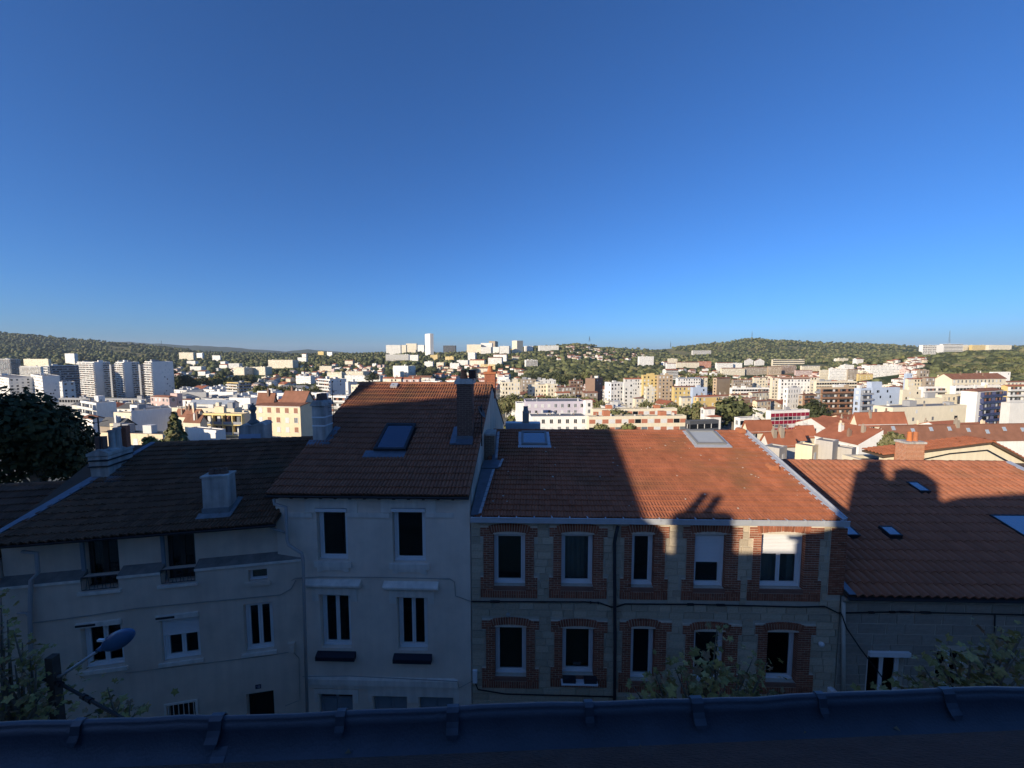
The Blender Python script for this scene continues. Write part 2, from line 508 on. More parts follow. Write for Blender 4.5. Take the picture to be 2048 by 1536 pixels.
def roof_tiles(H, roof, c00, c10, c01, c11, rows, cols, kind, mat, excl=(), nmax=300, jit=.012, clip=None, skip_rows=0):
    """lay tiles from the eaves up; the lowest, largest ones are objects of their own and the rest one mesh"""
    off = np.array(H.off)
    c00, c10, c01, c11 = [np.array(c, float) - off for c in (c00, c10, c01, c11)]
    meshes = []
    for k in range(3):
        V, F = tile_mesh(kind, k)
        me = bpy.data.meshes.new('roof_tile'); me.from_pydata(V, [], F); me.materials.append(mat); me.update(); meshes.append((me, np.array(V), F))
    bigV = []; bigF = []; tint = []; nb = 0; cnt = 0
    nrm = np.cross(c10 - c00, c01 - c00); nrm /= np.linalg.norm(nrm)
    for j in range(rows):
        t0 = j / rows; t1 = (j + 1) / rows
        l0 = c00 + (c01 - c00) * t0; r0 = c10 + (c11 - c10) * t0
        l1 = c00 + (c01 - c00) * t1; r1 = c10 + (c11 - c10) * t1
        for i in range(cols):
            s0 = i / cols
            p = l0 + (r0 - l0) * s0
            if any(e[0] < (i + .5) / cols < e[1] and e[2] < (j + .5) / rows < e[3] for e in excl): continue
            if clip and not clip((i + .5) / cols, (j + .5) / rows): continue
            ex = (r0 - l0) / cols
            q = l1 + (r1 - l1) * s0
            ey = q - p
            ln = np.linalg.norm(ey)
            w = np.linalg.norm(ex)
            eyu = ey / ln
            exu = ex / w
            exu = exu - eyu * (exu @ eyu) if cnt < nmax else exu
            exu /= np.linalg.norm(exu)
            n = np.cross(exu, eyu); n /= np.linalg.norm(n)
            a = rnd.gauss(0, jit); ss = (i + .5) / cols; dz = rnd.uniform(0, .008) + .012 * math.sin(ss * 17 + j * .35) * math.sin(j * .5 + ss * 5) - .03 * math.sin(PI * ss) * math.sin(PI * t0) + (.02 if rnd.random() < .015 else 0)
            e2 = eyu * math.cos(a * .3) + n * math.sin(a * .6); e1 = exu + eyu * a * .5
            k = rnd.randrange(3)
            if cnt < nmax:
                e1 = exu; e2 = eyu
                Mx = Matrix(((e1[0] * w, e2[0] * ln, n[0], p[0] + n[0] * dz), (e1[1] * w, e2[1] * ln, n[1], p[1] + n[1] * dz), (e1[2] * w, e2[2] * ln, n[2], p[2] + n[2] * dz), (0, 0, 0, 1)))
                o = link('roof_tile', meshes[k][0], roof); o.matrix_local = Mx; cnt += 1
            else:
                V = meshes[k][1]
                W = p + n * dz + np.outer(V[:, 0] * w, e1) + np.outer(V[:, 1] * ln, e2) + np.outer(V[:, 2], n)
                b = nb; bigV.append(W); nb += len(V)
                for f in meshes[k][2]: bigF.append([b + x for x in f])
                tint += [rnd.random()] * len(meshes[k][2])
    if bigF:
        me = bpy.data.meshes.new('roof_tile'); me.from_pydata(np.concatenate(bigV).tolist(), [], bigF); me.materials.append(mat)
        at = me.attributes.new('tint', 'FLOAT', 'FACE'); at.data.foreach_set('value', tint); me.update()
        o = link('roof_tile', me, roof); o['kind'] = 'stuff'
    return nrm

def ridge_tiles(H, roof, a, b, mat, r=.11, seg=.38):
    a = np.array(a) - np.array(H.off); b = np.array(b) - np.array(H.off)
    L = np.linalg.norm(b - a); n = max(2, int(L / seg)); d = (b - a) / L
    m = MB(); V = []; F = []
    k = 7
    for e, (x, rr) in enumerate(((-.02, 1.12), (seg * .5, 1.0), (L / n + .03, .95))):
        for i in range(k):
            an = PI * (i / (k - 1)) * 1.1 - .15
            V.append((x, -math.cos(an) * r * rr, math.sin(an) * r * rr))
    for e in range(2):
        for i in range(k - 1): F.append((e * k + i, (e + 1) * k + i, (e + 1) * k + i + 1, e * k + i + 1))
    m.add(V, F); me = m.mesh('ridge_tile', mat)
    rz = math.atan2(d[1], d[0]); ry = -math.asin(d[2])
    for i in range(n):
        p = a + (b - a) * i / n
        link('ridge_tile', me, roof, loc=(p[0], p[1], p[2] - .01 + rnd.uniform(-.006, .006)), rot=(rnd.gauss(0, .03), ry + rnd.gauss(0, .01), rz + rnd.gauss(0, .012)))

def roof_window(H, roof, corner, eu, ev, w, h, name='roof_window', flash=True, label=None, frame_mat=None, ft=.09, pane=None):
    """roof window standing proud of the tiles: corner = lower corner, eu along the eaves, ev up the slope"""
    off = np.array(H.off); p = np.array(corner) - off
    n = np.cross(eu, ev); n = n / np.linalg.norm(n)
    o = bpy.data.objects.new(name, None)
    m = MB()
    for (x0, x1, y0, y1) in ((0, ft, 0, h), (w - ft, w, 0, h), (ft, w - ft, 0, ft), (ft, w - ft, h - ft * 1.3, h)):
        m.box(x0, x1, y0, y1, -.02, .15)
    Mx = Matrix(((eu[0], ev[0], n[0], p[0]), (eu[1], ev[1], n[1], p[1]), (eu[2], ev[2], n[2], p[2]), (0, 0, 0, 1)))
    fr = m.build(name, frame_mat or M_METAL, roof if False else H.root); fr.matrix_local = Mx
    if label: fr['label'] = label
    m = MB(); m.box(ft - .005, w - ft + .005, ft - .005, h - ft * 1.3 + .005, .1, .118 if ft > .05 else .14); g = m.build('pane', pane or M_SKYGLASS, fr)
    if flash:
        m = MB()
        k = max(3, int(h / .25))
        for i in range(k):
            y = i * h / k
            for x0, x1 in ((-.13, -.005), (w + .005, w + .13)):
                m.box(x0 + rnd.uniform(-.012, .012), x1, y, y + h / k - .01, .03, .085 + rnd.uniform(0, .012))
        m.box(-.15, w + .15, -.2, -.005, .035, .075)
        m.build('flashing', M_ZINC_NEW if flash == 'bright' else M_ZINC, fr)
    return fr

def pot(mb, x, y, z, r=.11, h=.4, taper=.8):
    mb.lathe([(r * 1.15, z), (r * 1.15, z + .06), (r, z + .08), (r * taper, z + h - .07), (r * taper * 1.15, z + h - .06), (r * taper * 1.15, z + h), (r * taper * .8, z + h), (r * taper * .7, z + h * .6)], x, y, 10)

def brick_courses(H, parent, u0, u1, v0, v1, z0, z1, mat, mortar, name='brick', bw=.22, bh=.065, j=.011, faces='front', nmax=0):
    """a stack laid in courses on all four sides, one mesh"""
    m = H.mb(); z = z0; k = 0
    while z < z1 - .02:
        o = (k % 2) * bw / 2
        u = u0 - o
        while u < u1:
            a, b = max(u, u0), min(u + bw - j, u1)
            if b - a > .02:
                e = rnd.uniform(0, .006)
                m.box(a, b, v0 - e, v0 + .09, z, min(z + bh, z1)); m.box(a, b, v1 - .09, v1 + e, z, min(z + bh, z1))
            u += bw
        v = v0 - o
        while v < v1:
            a, b = max(v, v0 + .1), min(v + bw - j, v1 - .1)
            if b - a > .02:
                e = rnd.uniform(0, .006)
                m.box(u0 - e, u0 + .09, a, b, z, min(z + bh, z1)); m.box(u1 - .09, u1 + e, a, b, z, min(z + bh, z1))
            v += bw
        z += bh + j; k += 1
    o = m.build(name, mat, parent); o['kind'] = 'stuff'
    return o
# ------------------------------------------------------------------ materials of the near houses
M_RENDER = pm('pale_render', (.82, .69, .575), var=.14, scale=.8, rough=.92, bump=.25, bscale=45, streak=.06, spots=(.6, .51, .43), spot_amt=.1, spot_scale=1.3)
M_RENDER2 = pm('grey_beige_render', (.74, .605, .49), var=.16, scale=.7, rough=.92, bump=.3, bscale=55, streak=.08, spots=(.52, .43, .35), spot_amt=.12, spot_scale=1.1)
M_TRIM = pm('painted_trim', (.84, .76, .67), var=.08, scale=2, rough=.85, streak=.2)
M_GABLE = pm('cream_gable_render', (.56, .52, .44), var=.14, scale=.6, rough=.95, bump=.2, streak=.3)
M_STONE = pm('grey_stone', (.50, .415, .305), var=.22, scale=5, rough=.95, bump=.5, bscale=18, rand=.16)
M_STONE_J = pm('stone_joint', (.52, .47, .39), var=.15, scale=6, rough=.95, bump=.2)
M_BRICK = pm('red_brick', (.30, .112, .064), var=.2, scale=9, rough=.9, bump=.3, bscale=40, rand=.26)
M_BRICK_D = pm('dark_brick', (.17, .10, .075), var=.3, scale=6, rough=.95, bump=.3, bscale=40)
M_MORTAR = pm('mortar', (.62, .54, .44), var=.15, scale=8, rough=.95)
M_TILE_RED = pm('orange_red_tile', (.345, .124, .064), var=.22, scale=1.3, rough=.88, bump=.15, bscale=30, rand=.12, spots=(.16, .10, .05), spot_amt=.4, spot_scale=.6)
M_TILE_OR = pm('orange_tile', (.35, .137, .076), var=.15, scale=1.2, rough=.88, bump=.15, bscale=30, rand=.1, spots=(.2, .11, .06), spot_amt=.28, spot_scale=.7)
M_TILE_BR = pm('brown_red_tile', (.285, .117, .066), var=.2, scale=1.2, rough=.9, bump=.15, bscale=30, rand=.12, spots=(.14, .09, .05), spot_amt=.3, spot_scale=.7)
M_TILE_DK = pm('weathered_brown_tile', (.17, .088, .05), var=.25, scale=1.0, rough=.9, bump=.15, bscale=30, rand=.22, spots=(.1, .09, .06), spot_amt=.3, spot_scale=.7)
M_DECK = pm('roof_boarding', (.10, .07, .05), var=.2, rough=.95)
M_CHIM = pm('chimney_render', (.52, .49, .45), var=.22, scale=2.5, rough=.95, bump=.3, bscale=30, streak=.45)
M_LEDGE = pm('weathered_ledge', (.2, .19, .175), var=.3, scale=4, rough=.95)
M_NAVY = pm('dark_sill_tiles', (.02, .022, .035), var=.1, rough=.5)
M_SHUT = pm('grey_blue_shutter', (.22, .26, .30), var=.1, rough=.7)
M_TEAL = pm('lamp_enamel', (.03, .10, .22), var=.05, rough=.25, spec=.6)

FM = Frame(0, 12.3, -R(1.5))
FL_ = Frame(-7.1, 12.49, math.atan2(.2, 1))

def sheared(m, sh):
    m.v = [(p[0] + sh * p[1], p[1], p[2]) for p in m.v]; return m

def shell(H, u0, u1, v1, prof, mat, z0=-1.0, sh=0.0, right_mat=None):
    poly = [(.27, z0)] + [(max(.27, v), z) for v, z in prof] + [(v1, z0)]
    m = H.mb(); m.prism(poly, u0, u0 + .22, 'x'); sheared(m, sh).build('side_wall', mat, H.root)
    m = H.mb(); m.prism(poly, u1 - .22, u1, 'x'); sheared(m, sh).build('side_wall', right_mat or mat, H.root)
    m = H.mb(); m.box(u0 + .23, u1 - .23, v1 - .24, v1 - .02, z0, prof[-1][1] - .05); sheared(m, sh).build('back_wall', mat, H.root)
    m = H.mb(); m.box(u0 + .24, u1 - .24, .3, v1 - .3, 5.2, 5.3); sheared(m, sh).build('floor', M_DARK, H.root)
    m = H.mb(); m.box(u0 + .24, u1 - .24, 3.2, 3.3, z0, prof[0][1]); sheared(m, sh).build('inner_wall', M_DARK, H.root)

def eaves_gutter(H, ua, ub, v, z, r=.075, name='gutter', mat=M_METAL):
    m = H.mb(); n = 8; V = []; F = []
    for u in (ua, ub):
        for i in range(n + 1):
            a = PI + PI * i / n
            V.append((u, v + math.cos(a) * r, z + math.sin(a) * r))
        for i in range(n + 1):
            a = PI + PI * (n - i) / n
            V.append((u, v + math.cos(a) * r * .9, z + math.sin(a) * r * .9))
    k = 2 * n + 2
    for i in range(k): F.append((i, (i + 1) % k, k + (i + 1) % k, k + i))
    m.add(V, F); m.tube([(ua, v - r, z), (ub, v - r, z)], .012, 6)
    return m.build(name, mat, H.root)

def strip(H, pts, w, t, mat, name, lift=.06, parent=None):
    """bent metal strip: pts on the roof (local), width w towards +u, thickness t"""
    m = H.mb()
    for a, b in zip(pts[:-1], pts[1:]):
        m.slab((a[0], a[1], a[2] + lift), (a[0] + w, a[1], a[2] + lift), (b[0] + w, b[1], b[2] + lift), (b[0], b[1], b[2] + lift), t)
    return m.build(name, mat, parent or H.root)

# ================================================================== the tall white house
H = House('tall_house', FM, -4.65, 'tall white rendered house with brown tile roof and tall dark brick chimney')
u0, u1 = -7.9, -1.38
v0 = -.32
ue0, ze = FM.px(533, 989, v0); ue1, ze1 = FM.px(938, 991, v0); ze = (ze + ze1) / 2
P25 = R(25)
rl = FM.roof(720, 769, v0, ze, P25); rr_ = FM.roof(985, 767, v0, ze, P25)
vr = (rl[1] + rr_[1]) / 2; zr = ze + (vr - v0) * math.tan(P25)
rl = np.array([rl[0], vr, zr]); rr_ = np.array([rr_[0], vr, zr])
SH = (rr_[0] - ue1) / (vr - v0)
vb = 2 * vr - v0
H.ridge = (rl, rr_)
print('tall house: eaves z %.2f ridge v %.2f z %.2f' % (ze, vr, zr), ue0, ue1, rl[0], rr_[0])
ops_px = {'a': (634, 695, 1016, 1122), 'b': (785, 851, 1016, 1126), 'c': (641, 702, 1189, 1296), 'd': (795, 855, 1194, 1301)}
ops = {k: H.rect(*v) for k, v in ops_px.items()}
gops_px = {'e': (640, 707, 1388, 1520), 'f': (748, 815, 1392, 1520), 'g': (840, 907, 1394, 1520)}
gops = {k: H.rect(*v) for k, v in gops_px.items()}
m = H.mb(); wall_cells(m, u0, u1, -1, ze - .02, list(ops.values()) + list(gops.values())); m.build('front_wall', M_RENDER, H.root)
shell(H, u0, u1, vb - .3, [(.0, ze + .02), (vr, zr - .16), (vb - .3, ze)], M_RENDER, sh=SH, right_mat=M_GABLE)
m = H.mb()
m.slab((ue0, v0, ze), (ue1, v0, ze), (rr_[0], vr, zr), (rl[0], vr, zr), .1)
sh_l = rl[0] - ue0; sh_r = rr_[0] - ue1
m.slab((rl[0], vr + .002, zr), (rr_[0], vr + .002, zr), (rr_[0] + sh_r, vb, ze), (rl[0] + sh_l, vb, ze), .1)
roof = m.build('roof', M_DECK, H.root)
c00, c10, c01, c11 = np.array([ue0, v0 - .03, ze]), np.array([ue1, v0 - .03, ze]), rl, rr_
def st_of(px, py, fr, v0_, z0_, pitch, c00, c10, c01, c11):
    q = fr.roof(px, py, v0_, z0_, pitch); t = (q[1] - c00[1]) / (c01[1] - c00[1])
    l = c00[0] + (c01[0] - c00[0]) * t; r = c10[0] + (c11[0] - c10[0]) * t
    return (q[0] - l) / (r - l), t, q
mid = lambda px, py: st_of(px, py, FM, v0, ze, P25, c00, c10, c01, c11)
sky = [mid(748, 905), mid(812, 905), mid(825, 853)]
ex = [(sky[0][0] + .005, sky[1][0] - .005, sky[0][1], sky[2][1])]
roof_tiles(H, roof, c00, c10, c01, c11, 22, 27, 'double', M_TILE_BR, ex)
ridge_tiles(H, roof, rl, rr_, M_TILE_BR)
nrm = np.array([0, -math.sin(P25), math.cos(P25)])
ev = (c01 - c00); ev /= np.linalg.norm(ev); eu = np.array([1.0, 0, 0]); ev2 = np.cross(nrm, eu)
wl = np.linalg.norm(sky[1][2] - sky[0][2]); hl = (sky[2][1] - sky[0][1]) * np.linalg.norm(c01 - c00)
roof_window(H, roof, sky[0][2] + nrm * .03, eu, ev2, wl, hl, label='large roof window reflecting dark blue sky', flash=None)
m = H.mb(); q = sky[0][2]; m.box(q[0] - .3, q[0] + wl + .02, q[1] - .34, q[1] - .02, q[2] - .02, q[2] + .02); m.v = [(x, y, z + (y - (q[1] - .02)) * math.tan(P25) + .06) for x, y, z in m.v]; m.build('flashing', M_ZINC, H.root)
g = mid(781, 778); roof_window(H, roof, g[2] + nrm * .02, eu, ev2, .32, .3, flash=None, label='tiny roof light just below the ridge', frame_mat=M_ZINC_NEW)
eaves_gutter(H, ue0, ue1, v0 - .04, ze - .03)
m = H.mb()
for i in range(14):
    u = u0 + .2 + i * .48
    if u < u1 - .1: m.box(u, u + .09, v0 + .02, .02, ze - .16, ze - .05)
m.build('rafter_end', M_DECK, H.root)['kind'] = 'stuff'
# windows and trim
for k, r in ops.items():
    w = window(H, r, v=.17, panes=2 if k in 'cd' else 1)
    a, b, c, d = r
    m = H.mb()
    if k in 'ab':
        m.box(a - .12, b + .12, -.06, .2, c - .2, c - .012)
        m.build('sill', M_TRIM, H.root)
        m = H.mb(); m.prism([(a - .02, c - .21), (b + .02, c - .21), (b + .02, c - .36), (b - .12, c - .36), (b - .2, c - .3), (a + .2, c - .3), (a + .12, c - .36), (a - .02, c - .36)], -.04, .01); m.build('sill_bracket', M_TRIM, H.root)
        m = H.mb(); q = .36
        top = ze - .05
        m.prism([(a - q, d - .15), (a - .03, d - .15), (a - .03, d + .02), (b + .03, d + .02), (b + .03, d - .15), (b + q, d - .15), (b + q, d + .26), (b + .02, top), (a - .02, top), (a - q, d + .26)], -.035, .005)
        m.build('lintel', M_TRIM, H.root)
        m = H.mb(); m.box(a - .01, b + .01, -.05, .16, d - .12, d - .015); m.build('shutter_box', M_PVC, H.root)
    else:
        m.prism([(-.18, c - .34), (-.18, c - .2), (-.08, c - .14), (.2, c - .02), (.2, c - .34)], a - .14, b + .14, 'x')
        m.build('sill', M_NAVY, H.root)
        m = H.mb(); m.prism([(a - .25, d - .22), (a - .02, d - .22), (a - .02, d + .01), (b + .02, d + .01), (b + .02, d - .22), (b + .24, d - .22), (b + .24, d + .24), (a - .25, d + .24)], -.035, .005)
        m.build('lintel', M_TRIM, H.root)
        m = H.mb(); m.prism([(.005, d + .27), (-.08, d + .27), (-.12, d + .36), (-.2, d + .38), (-.2, d + .44), (.005, d + .56)], a - .42, b + .4, 'x'); m.build('cornice', M_TRIM, H.root)
# string course between the upper windows
for (x0, x1) in ((574, 625), (692, 780), (852, 908)):
    a, b, c, d = H.rect(x0, x1, 1025, 1034); m = H.mb(); m.box(a, b, -.05, .005, c, d); m.build('string_course', M_TRIM, H.root)
a, b, c, d = H.rect(908, 940, 1100, 1110); m = H.mb(); m.box(a, u1 - .003, -.03, .005, -1, ze - .06); m.build('pilaster', M_RENDER, H.root)
a, b, c, d = H.rect(618, 916, 1356, 1376); m = H.mb(); m.prism([(.005, c), (-.06, c), (-.06, c + .12), (-.12, c + .16), (-.12, d), (.005, d + .04)], a, b, 'x'); m.build('cornice_band', M_TRIM, H.root)
for k, r in gops.items():
    a, b, c, d = r
    m = H.mb(); m.box(a + .01, b - .01, .14, .18, c, d - .01); sh_ = m.build('shutter', M_SHUT, H.root)
    for i in range(2):
        m = H.mb(); w = (b - a) / 2
        frame_ring(m, a + .02 + i * w, a + i * w + w - .02, c + .05, d - (.24 if k == 'e' else .03), .07, .115, .139); m.build('shutter_panel', M_SHUT, sh_)
        if k == 'e':
            m = H.mb(); m.box(a + .05 + i * w, a + i * w + w - .05, .125, .138, d - .2, d - .04); m.build('pane', M_DARKGLASS, sh_)
for (x0, x1) in ((630, 717), (737, 918)):
    a, b, c, d = H.rect(x0, x1, 1377, 1404); m = H.mb()
    o2 = [q for q in gops.values() if q[0] > a - .1 and q[1] < b + .1]
    poly = [(a, c)] + [p for q in sorted(o2) for p in ((q[0] - .04, c), (q[0] - .04, q[3] + .02), (q[1] + .04, q[3] + .02), (q[1] + .04, c))] + [(b, c), (b, d), (a, d)]
    m.prism(poly, -.035, .005); m.build('lintel', M_TRIM, H.root)
# downpipe at the junction with the lower house
def pipe(H, pxs, v, r, mat, name='downpipe', parent=None, n=8):
    m = H.mb(); m.tube([(*H.f.px(x, y, v)[:1], v, H.f.px(x, y, v)[1]) for x, y in pxs], r, n); return m.build(name, mat, parent or H.root, smooth=True)
M_PIPE = pm('grey_pvc_pipe', (.42, .40, .39), var=.08, rough=.6)
pipe(H, [(548, 998), (549, 1008), (572, 1014), (574, 1078), (577, 1090), (603, 1106), (606, 1118), (615, 1440)], -.3, .05, M_PIPE)
# chimneys
ch = mid(932, 884)[2]; d = .0
tc = H.root
m = H.mb(); bx0, bx1 = FM.px(914, 860, ch[1])[0], FM.px(944, 860, ch[1])[0]
ztop = FM.px(930, 768, ch[1])[1]
m.box(bx0 + .03, bx1 - .03, ch[1] + .03, ch[1] + .62, ch[2] - .3, ztop); cm = m.build('chimney', M_MORTAR, H.root); cm['label'] = 'tall dark brick chimney'
brick_courses(H, cm, bx0, bx1, ch[1], ch[1] + .65, ch[2] - .25, ztop, M_BRICK_D, M_MORTAR)
m = H.mb(); m.box(bx0 - .07, bx1 + .07, ch[1] - .07, ch[1] + .72, ztop, ztop + .13); m.box(bx0 - .02, bx1 + .02, ch[1] - .02, ch[1] + .67, ztop + .13, ztop + .19); m.build('chimney_cap', M_CHIM, cm)
m = H.mb(); pot(m, bx0 + .24, ch[1] + .3, ztop + .19, .13, .34); m.build('pot', M_CLAY, cm)
m = H.mb()
for k in range(5): m.box(bx0 + .45 + k * .06, bx0 + .48 + k * .06, ch[1] + .12, ch[1] + .52, ztop + .19, ztop + .5)
m.box(bx0 + .42, bx0 + .74, ch[1] + .1, ch[1] + .54, ztop + .5, ztop + .53); m.build('cowl', M_METAL, cm)
m = H.mb(); m.slab((bx0 - .22, ch[1] - .3, ch[2] - .02), (bx1 + .04, ch[1] - .3, ch[2] - .02), (bx1 + .04, ch[1] - .005, ch[2] + .14), (bx0 - .22, ch[1] - .005, ch[2] + .14), .04)
m.slab((bx0 - .24, ch[1] - .3, ch[2]), (bx0 - .005, ch[1] - .3, ch[2] + .03), (bx0 - .005, ch[1] + .7, ch[2] + .5), (bx0 - .24, ch[1] + .7, ch[2] + .45), .04)
m.box(bx0 - .03, bx1 + .03, ch[1] - .03, ch[1] - .008, ch[2] - .05, ch[2] + .24); m.build('flashing', M_ZINC, cm)
# satellite dish behind it
m = H.mb(); px_, pz_ = bx1 + .28, ch[2] + 1.25
m.lathe([(.02, 0), (.2, .03), (.36, .11), (.365, .12), (.2, .045), (.02, .02)], 0, 0, 16)
m.v = [(p[0], p[1], p[2]) for p in m.v]
dm = MB(); dm.lathe([(.02, 0), (.14, .02), (.25, .08), (.255, .09), (.14, .03), (.02, .015)], 0, 0, 16)
ds = dm.build('satellite_dish', pm('dish_grey', (.09, .09, .095), rough=.6), H.root, loc=(px_ - H.uc, ch[1] + .25, pz_ - .15), rot=(R(60), R(10), R(75)))
m = H.mb(); m.tube([(px_ + .05, ch[1] + .4, pz_ - 1.5), (px_ + .05, ch[1] + .4, pz_ + .15)], .025, 6); m.tube([(px_ + .05, ch[1] + .4, pz_ + .05), (px_ + .02, ch[1] + .28, pz_ + .02)], .02, 6); m.build('dish_mast', M_METAL, H.root)
# second brick chimney on the far slope
vb2 = vr + .9; bx0, bx1 = FM.px(969, 780, vb2)[0], FM.px(990, 780, vb2)[0]
ztop = FM.px(980, 748, vb2)[1]
m = H.mb(); m.box(bx0 + .03, bx1 - .03, vb2 + .03, vb2 + .62, zr - .9, ztop); cm = m.build('chimney', M_MORTAR, H.root); cm['label'] = 'sunlit red brick chimney behind the ridge'
brick_courses(H, cm, bx0, bx1, vb2, vb2 + .65, zr - .8, ztop, M_BRICK, M_MORTAR)
m = H.mb(); m.box(bx0 - .05, bx1 + .05, vb2 - .05, vb2 + .7, ztop, ztop + .1); m.build('chimney_cap', M_CLAY, cm)
m = H.mb(); pot(m, (bx0 + bx1) / 2, vb2 + .3, ztop + .1, .14, .3); m.build('pot', M_CLAY, cm)
# rendered chimney on the verge beside the lower roof
c = mid(643, 886)[2]; vv = c[1]
a, b = FM.px(625, 850, vv)[0], FM.px(649, 850, vv)[0]; zt = FM.px(640, 812, vv)[1]
m = H.mb(); m.box(a, b, vv, vv + .62, c[2] - .7, zt); cm = m.build('chimney', M_CHIM, H.root); cm['label'] = 'grey rendered chimney bound with two white straps'
m = H.mb(); m.prism([(a - .06, zt), (b + .06, zt), (b + .02, zt + .12), (b - .08, zt + .2), (a + .08, zt + .2), (a + .02, zt + .12)], vv - .06, vv + .68); m.build('chimney_cap', M_CHIM, cm)
m = H.mb(); m.prism([(a + .1, zt + .2), (b - .1, zt + .2), (b - .14, zt + .45), (a + .14, zt + .45)], vv + .12, vv + .5); m.build('pot', M_BRICK_D, cm)
for zz in (FM.px(640, 836, vv)[1], FM.px(640, 853, vv)[1]):
    m = H.mb(); frame = [(a - .012, vv - .012), (b + .012, vv - .012), (b + .012, vv + .632), (a - .012, vv + .632)]
    m.box(a - .012, b + .012, vv - .013, vv - .001, zz, zz + .05); m.box(b + .001, b + .013, vv - .012, vv + .63, zz, zz + .05); m.build('strap', M_PVC, cm)
m = H.mb(); m.slab((a - .15, vv - .22, c[2] - .02), (b + .05, vv - .22, c[2] - .02), (b + .05, vv - .003, c[2] + .12), (a - .15, vv - .003, c[2] + .12), .03)
m.slab((b + .004, vv - .2, c[2] + .03), (b + .24, vv - .2, c[2] + .0), (b + .24, vv + .8, c[2] + .47), (b + .004, vv + .8, c[2] + .5), .03); m.build('flashing', M_ZINC, cm)
# aerial beside it
m = H.mb(); xa, za = FM.px(667, 830, vv + .4); zb_ = FM.px(664, 762, vv + .4)[1]
m.tube([(xa, vv + .4, za - .3), (xa - .02, vv + .4, zb_)], .016, 6)
for k in range(6): m.tube([(xa - .1 - .03 * k % .1, vv + .25, za + .15 + k * .16), (xa + .12, vv + .5, za + .15 + k * .16)], .008, 4)
m.build('aerial', M_METAL, H.root)
# rake aerials near the ridge end
m = H.mb(); q = mid(968, 800)[2]
for (dx, dz, lx) in ((0, .9, .1), (.18, .7, -.08), (-.25, .5, .05)): m.tube([(q[0] + dx, q[1], q[2]), (q[0] + dx + lx, q[1], q[2] + dz)], .012, 5)
m.tube([(q[0] - .3, q[1], q[2] + .2), (q[0] + .35, q[1] + .1, q[2] + .5)], .01, 5); m.build('aerial', M_METAL, H.root)
# brick stack against the gable wall
vs = 3.4; ub0 = u1 + SH * vs + .01
a, b = ub0, ub0 + .42; zt = FM.px(974, 871, vs)[1]
m = H.mb(); m.box(a, b - .03, vs + .03, vs + .8, zt - 1.6, zt); cm = m.build('chimney', M_MORTAR, H.root); cm['label'] = 'low brick stack built against the gable wall'
brick_courses(H, cm, a, b, vs, vs + .83, zt - 1.5, zt, pm('pale_brown_brick', (.26, .18, .13), var=.25, scale=6, rough=.95), M_MORTAR)
m = H.mb(); m.box(a, b + .03, vs - .04, vs + .87, zt, zt + .09); m.build('chimney_cap', M_CHIM, cm)
TALL = H

# ================================================================== the brick and stone house
H = House('brick_house', FM, 4.65, 'stone house with red brick window surrounds under orange tiles half in sunlight')
u0, u1 = -1.36, FM.px(1690, 1055)[0]
v0 = -.12
_, ze = FM.px(1310, 1037, v0)
P16 = R(16)
ue0 = FM.px(945, 1037, v0)[0]; ue1 = FM.px(1688, 1037, v0)[0]
rl = FM.roof(988, 863, v0, ze, P16); rr_ = FM.roof(1489, 862, v0, ze, P16); vr = (rl[1] + rr_[1]) / 2
zr = ze + (vr - v0) * math.tan(P16); rl = np.array([rl[0], vr, zr]); rr_ = np.array([rr_[0], vr, zr])
print('brick house: eaves z %.2f ridge v %.2f z %.2f' % (ze, vr, zr), ue0, ue1, rl[0], rr_[0])
vb = 2 * vr - v0
wins = {  # name: window px, surround px (jamb l, jamb r, wide l, wide r)
    'u1': ((987, 1051, 1068, 1171), (967, 1068, 961, 1075)), 'u2': ((1122, 1187, 1068, 1172), (1106, 1206, 1098, 1214)),
    'u3': ((1262, 1308, 1068, 1174), (1247, 1329, 1240, 1336)), 'u4': ((1387, 1450, 1068, 1176), (1371, 1475, 1363, 1482)),
    'u5': ((1519, 1607, 1068, 1177), (1503, 1636, 1495, 1643)),
    'l1': ((990, 1053, 1253, 1352), (972, 1070, 964, 1078)), 'l2': ((1124, 1188, 1256, 1350), (1108, 1207, 1101, 1214)),
    'l3': ((1260, 1309, 1256, 1361), (1243, 1331, 1237, 1341)), 'l4': ((1385, 1449, 1262, 1364), (1368, 1473, 1362, 1480)),
    'l5': ((1531, 1593, 1263, 1364), (1512, 1618, 1506, 1627))}
ops = []; bricks = []; mort = []; keep_out = []; vous = []
CH = .0775
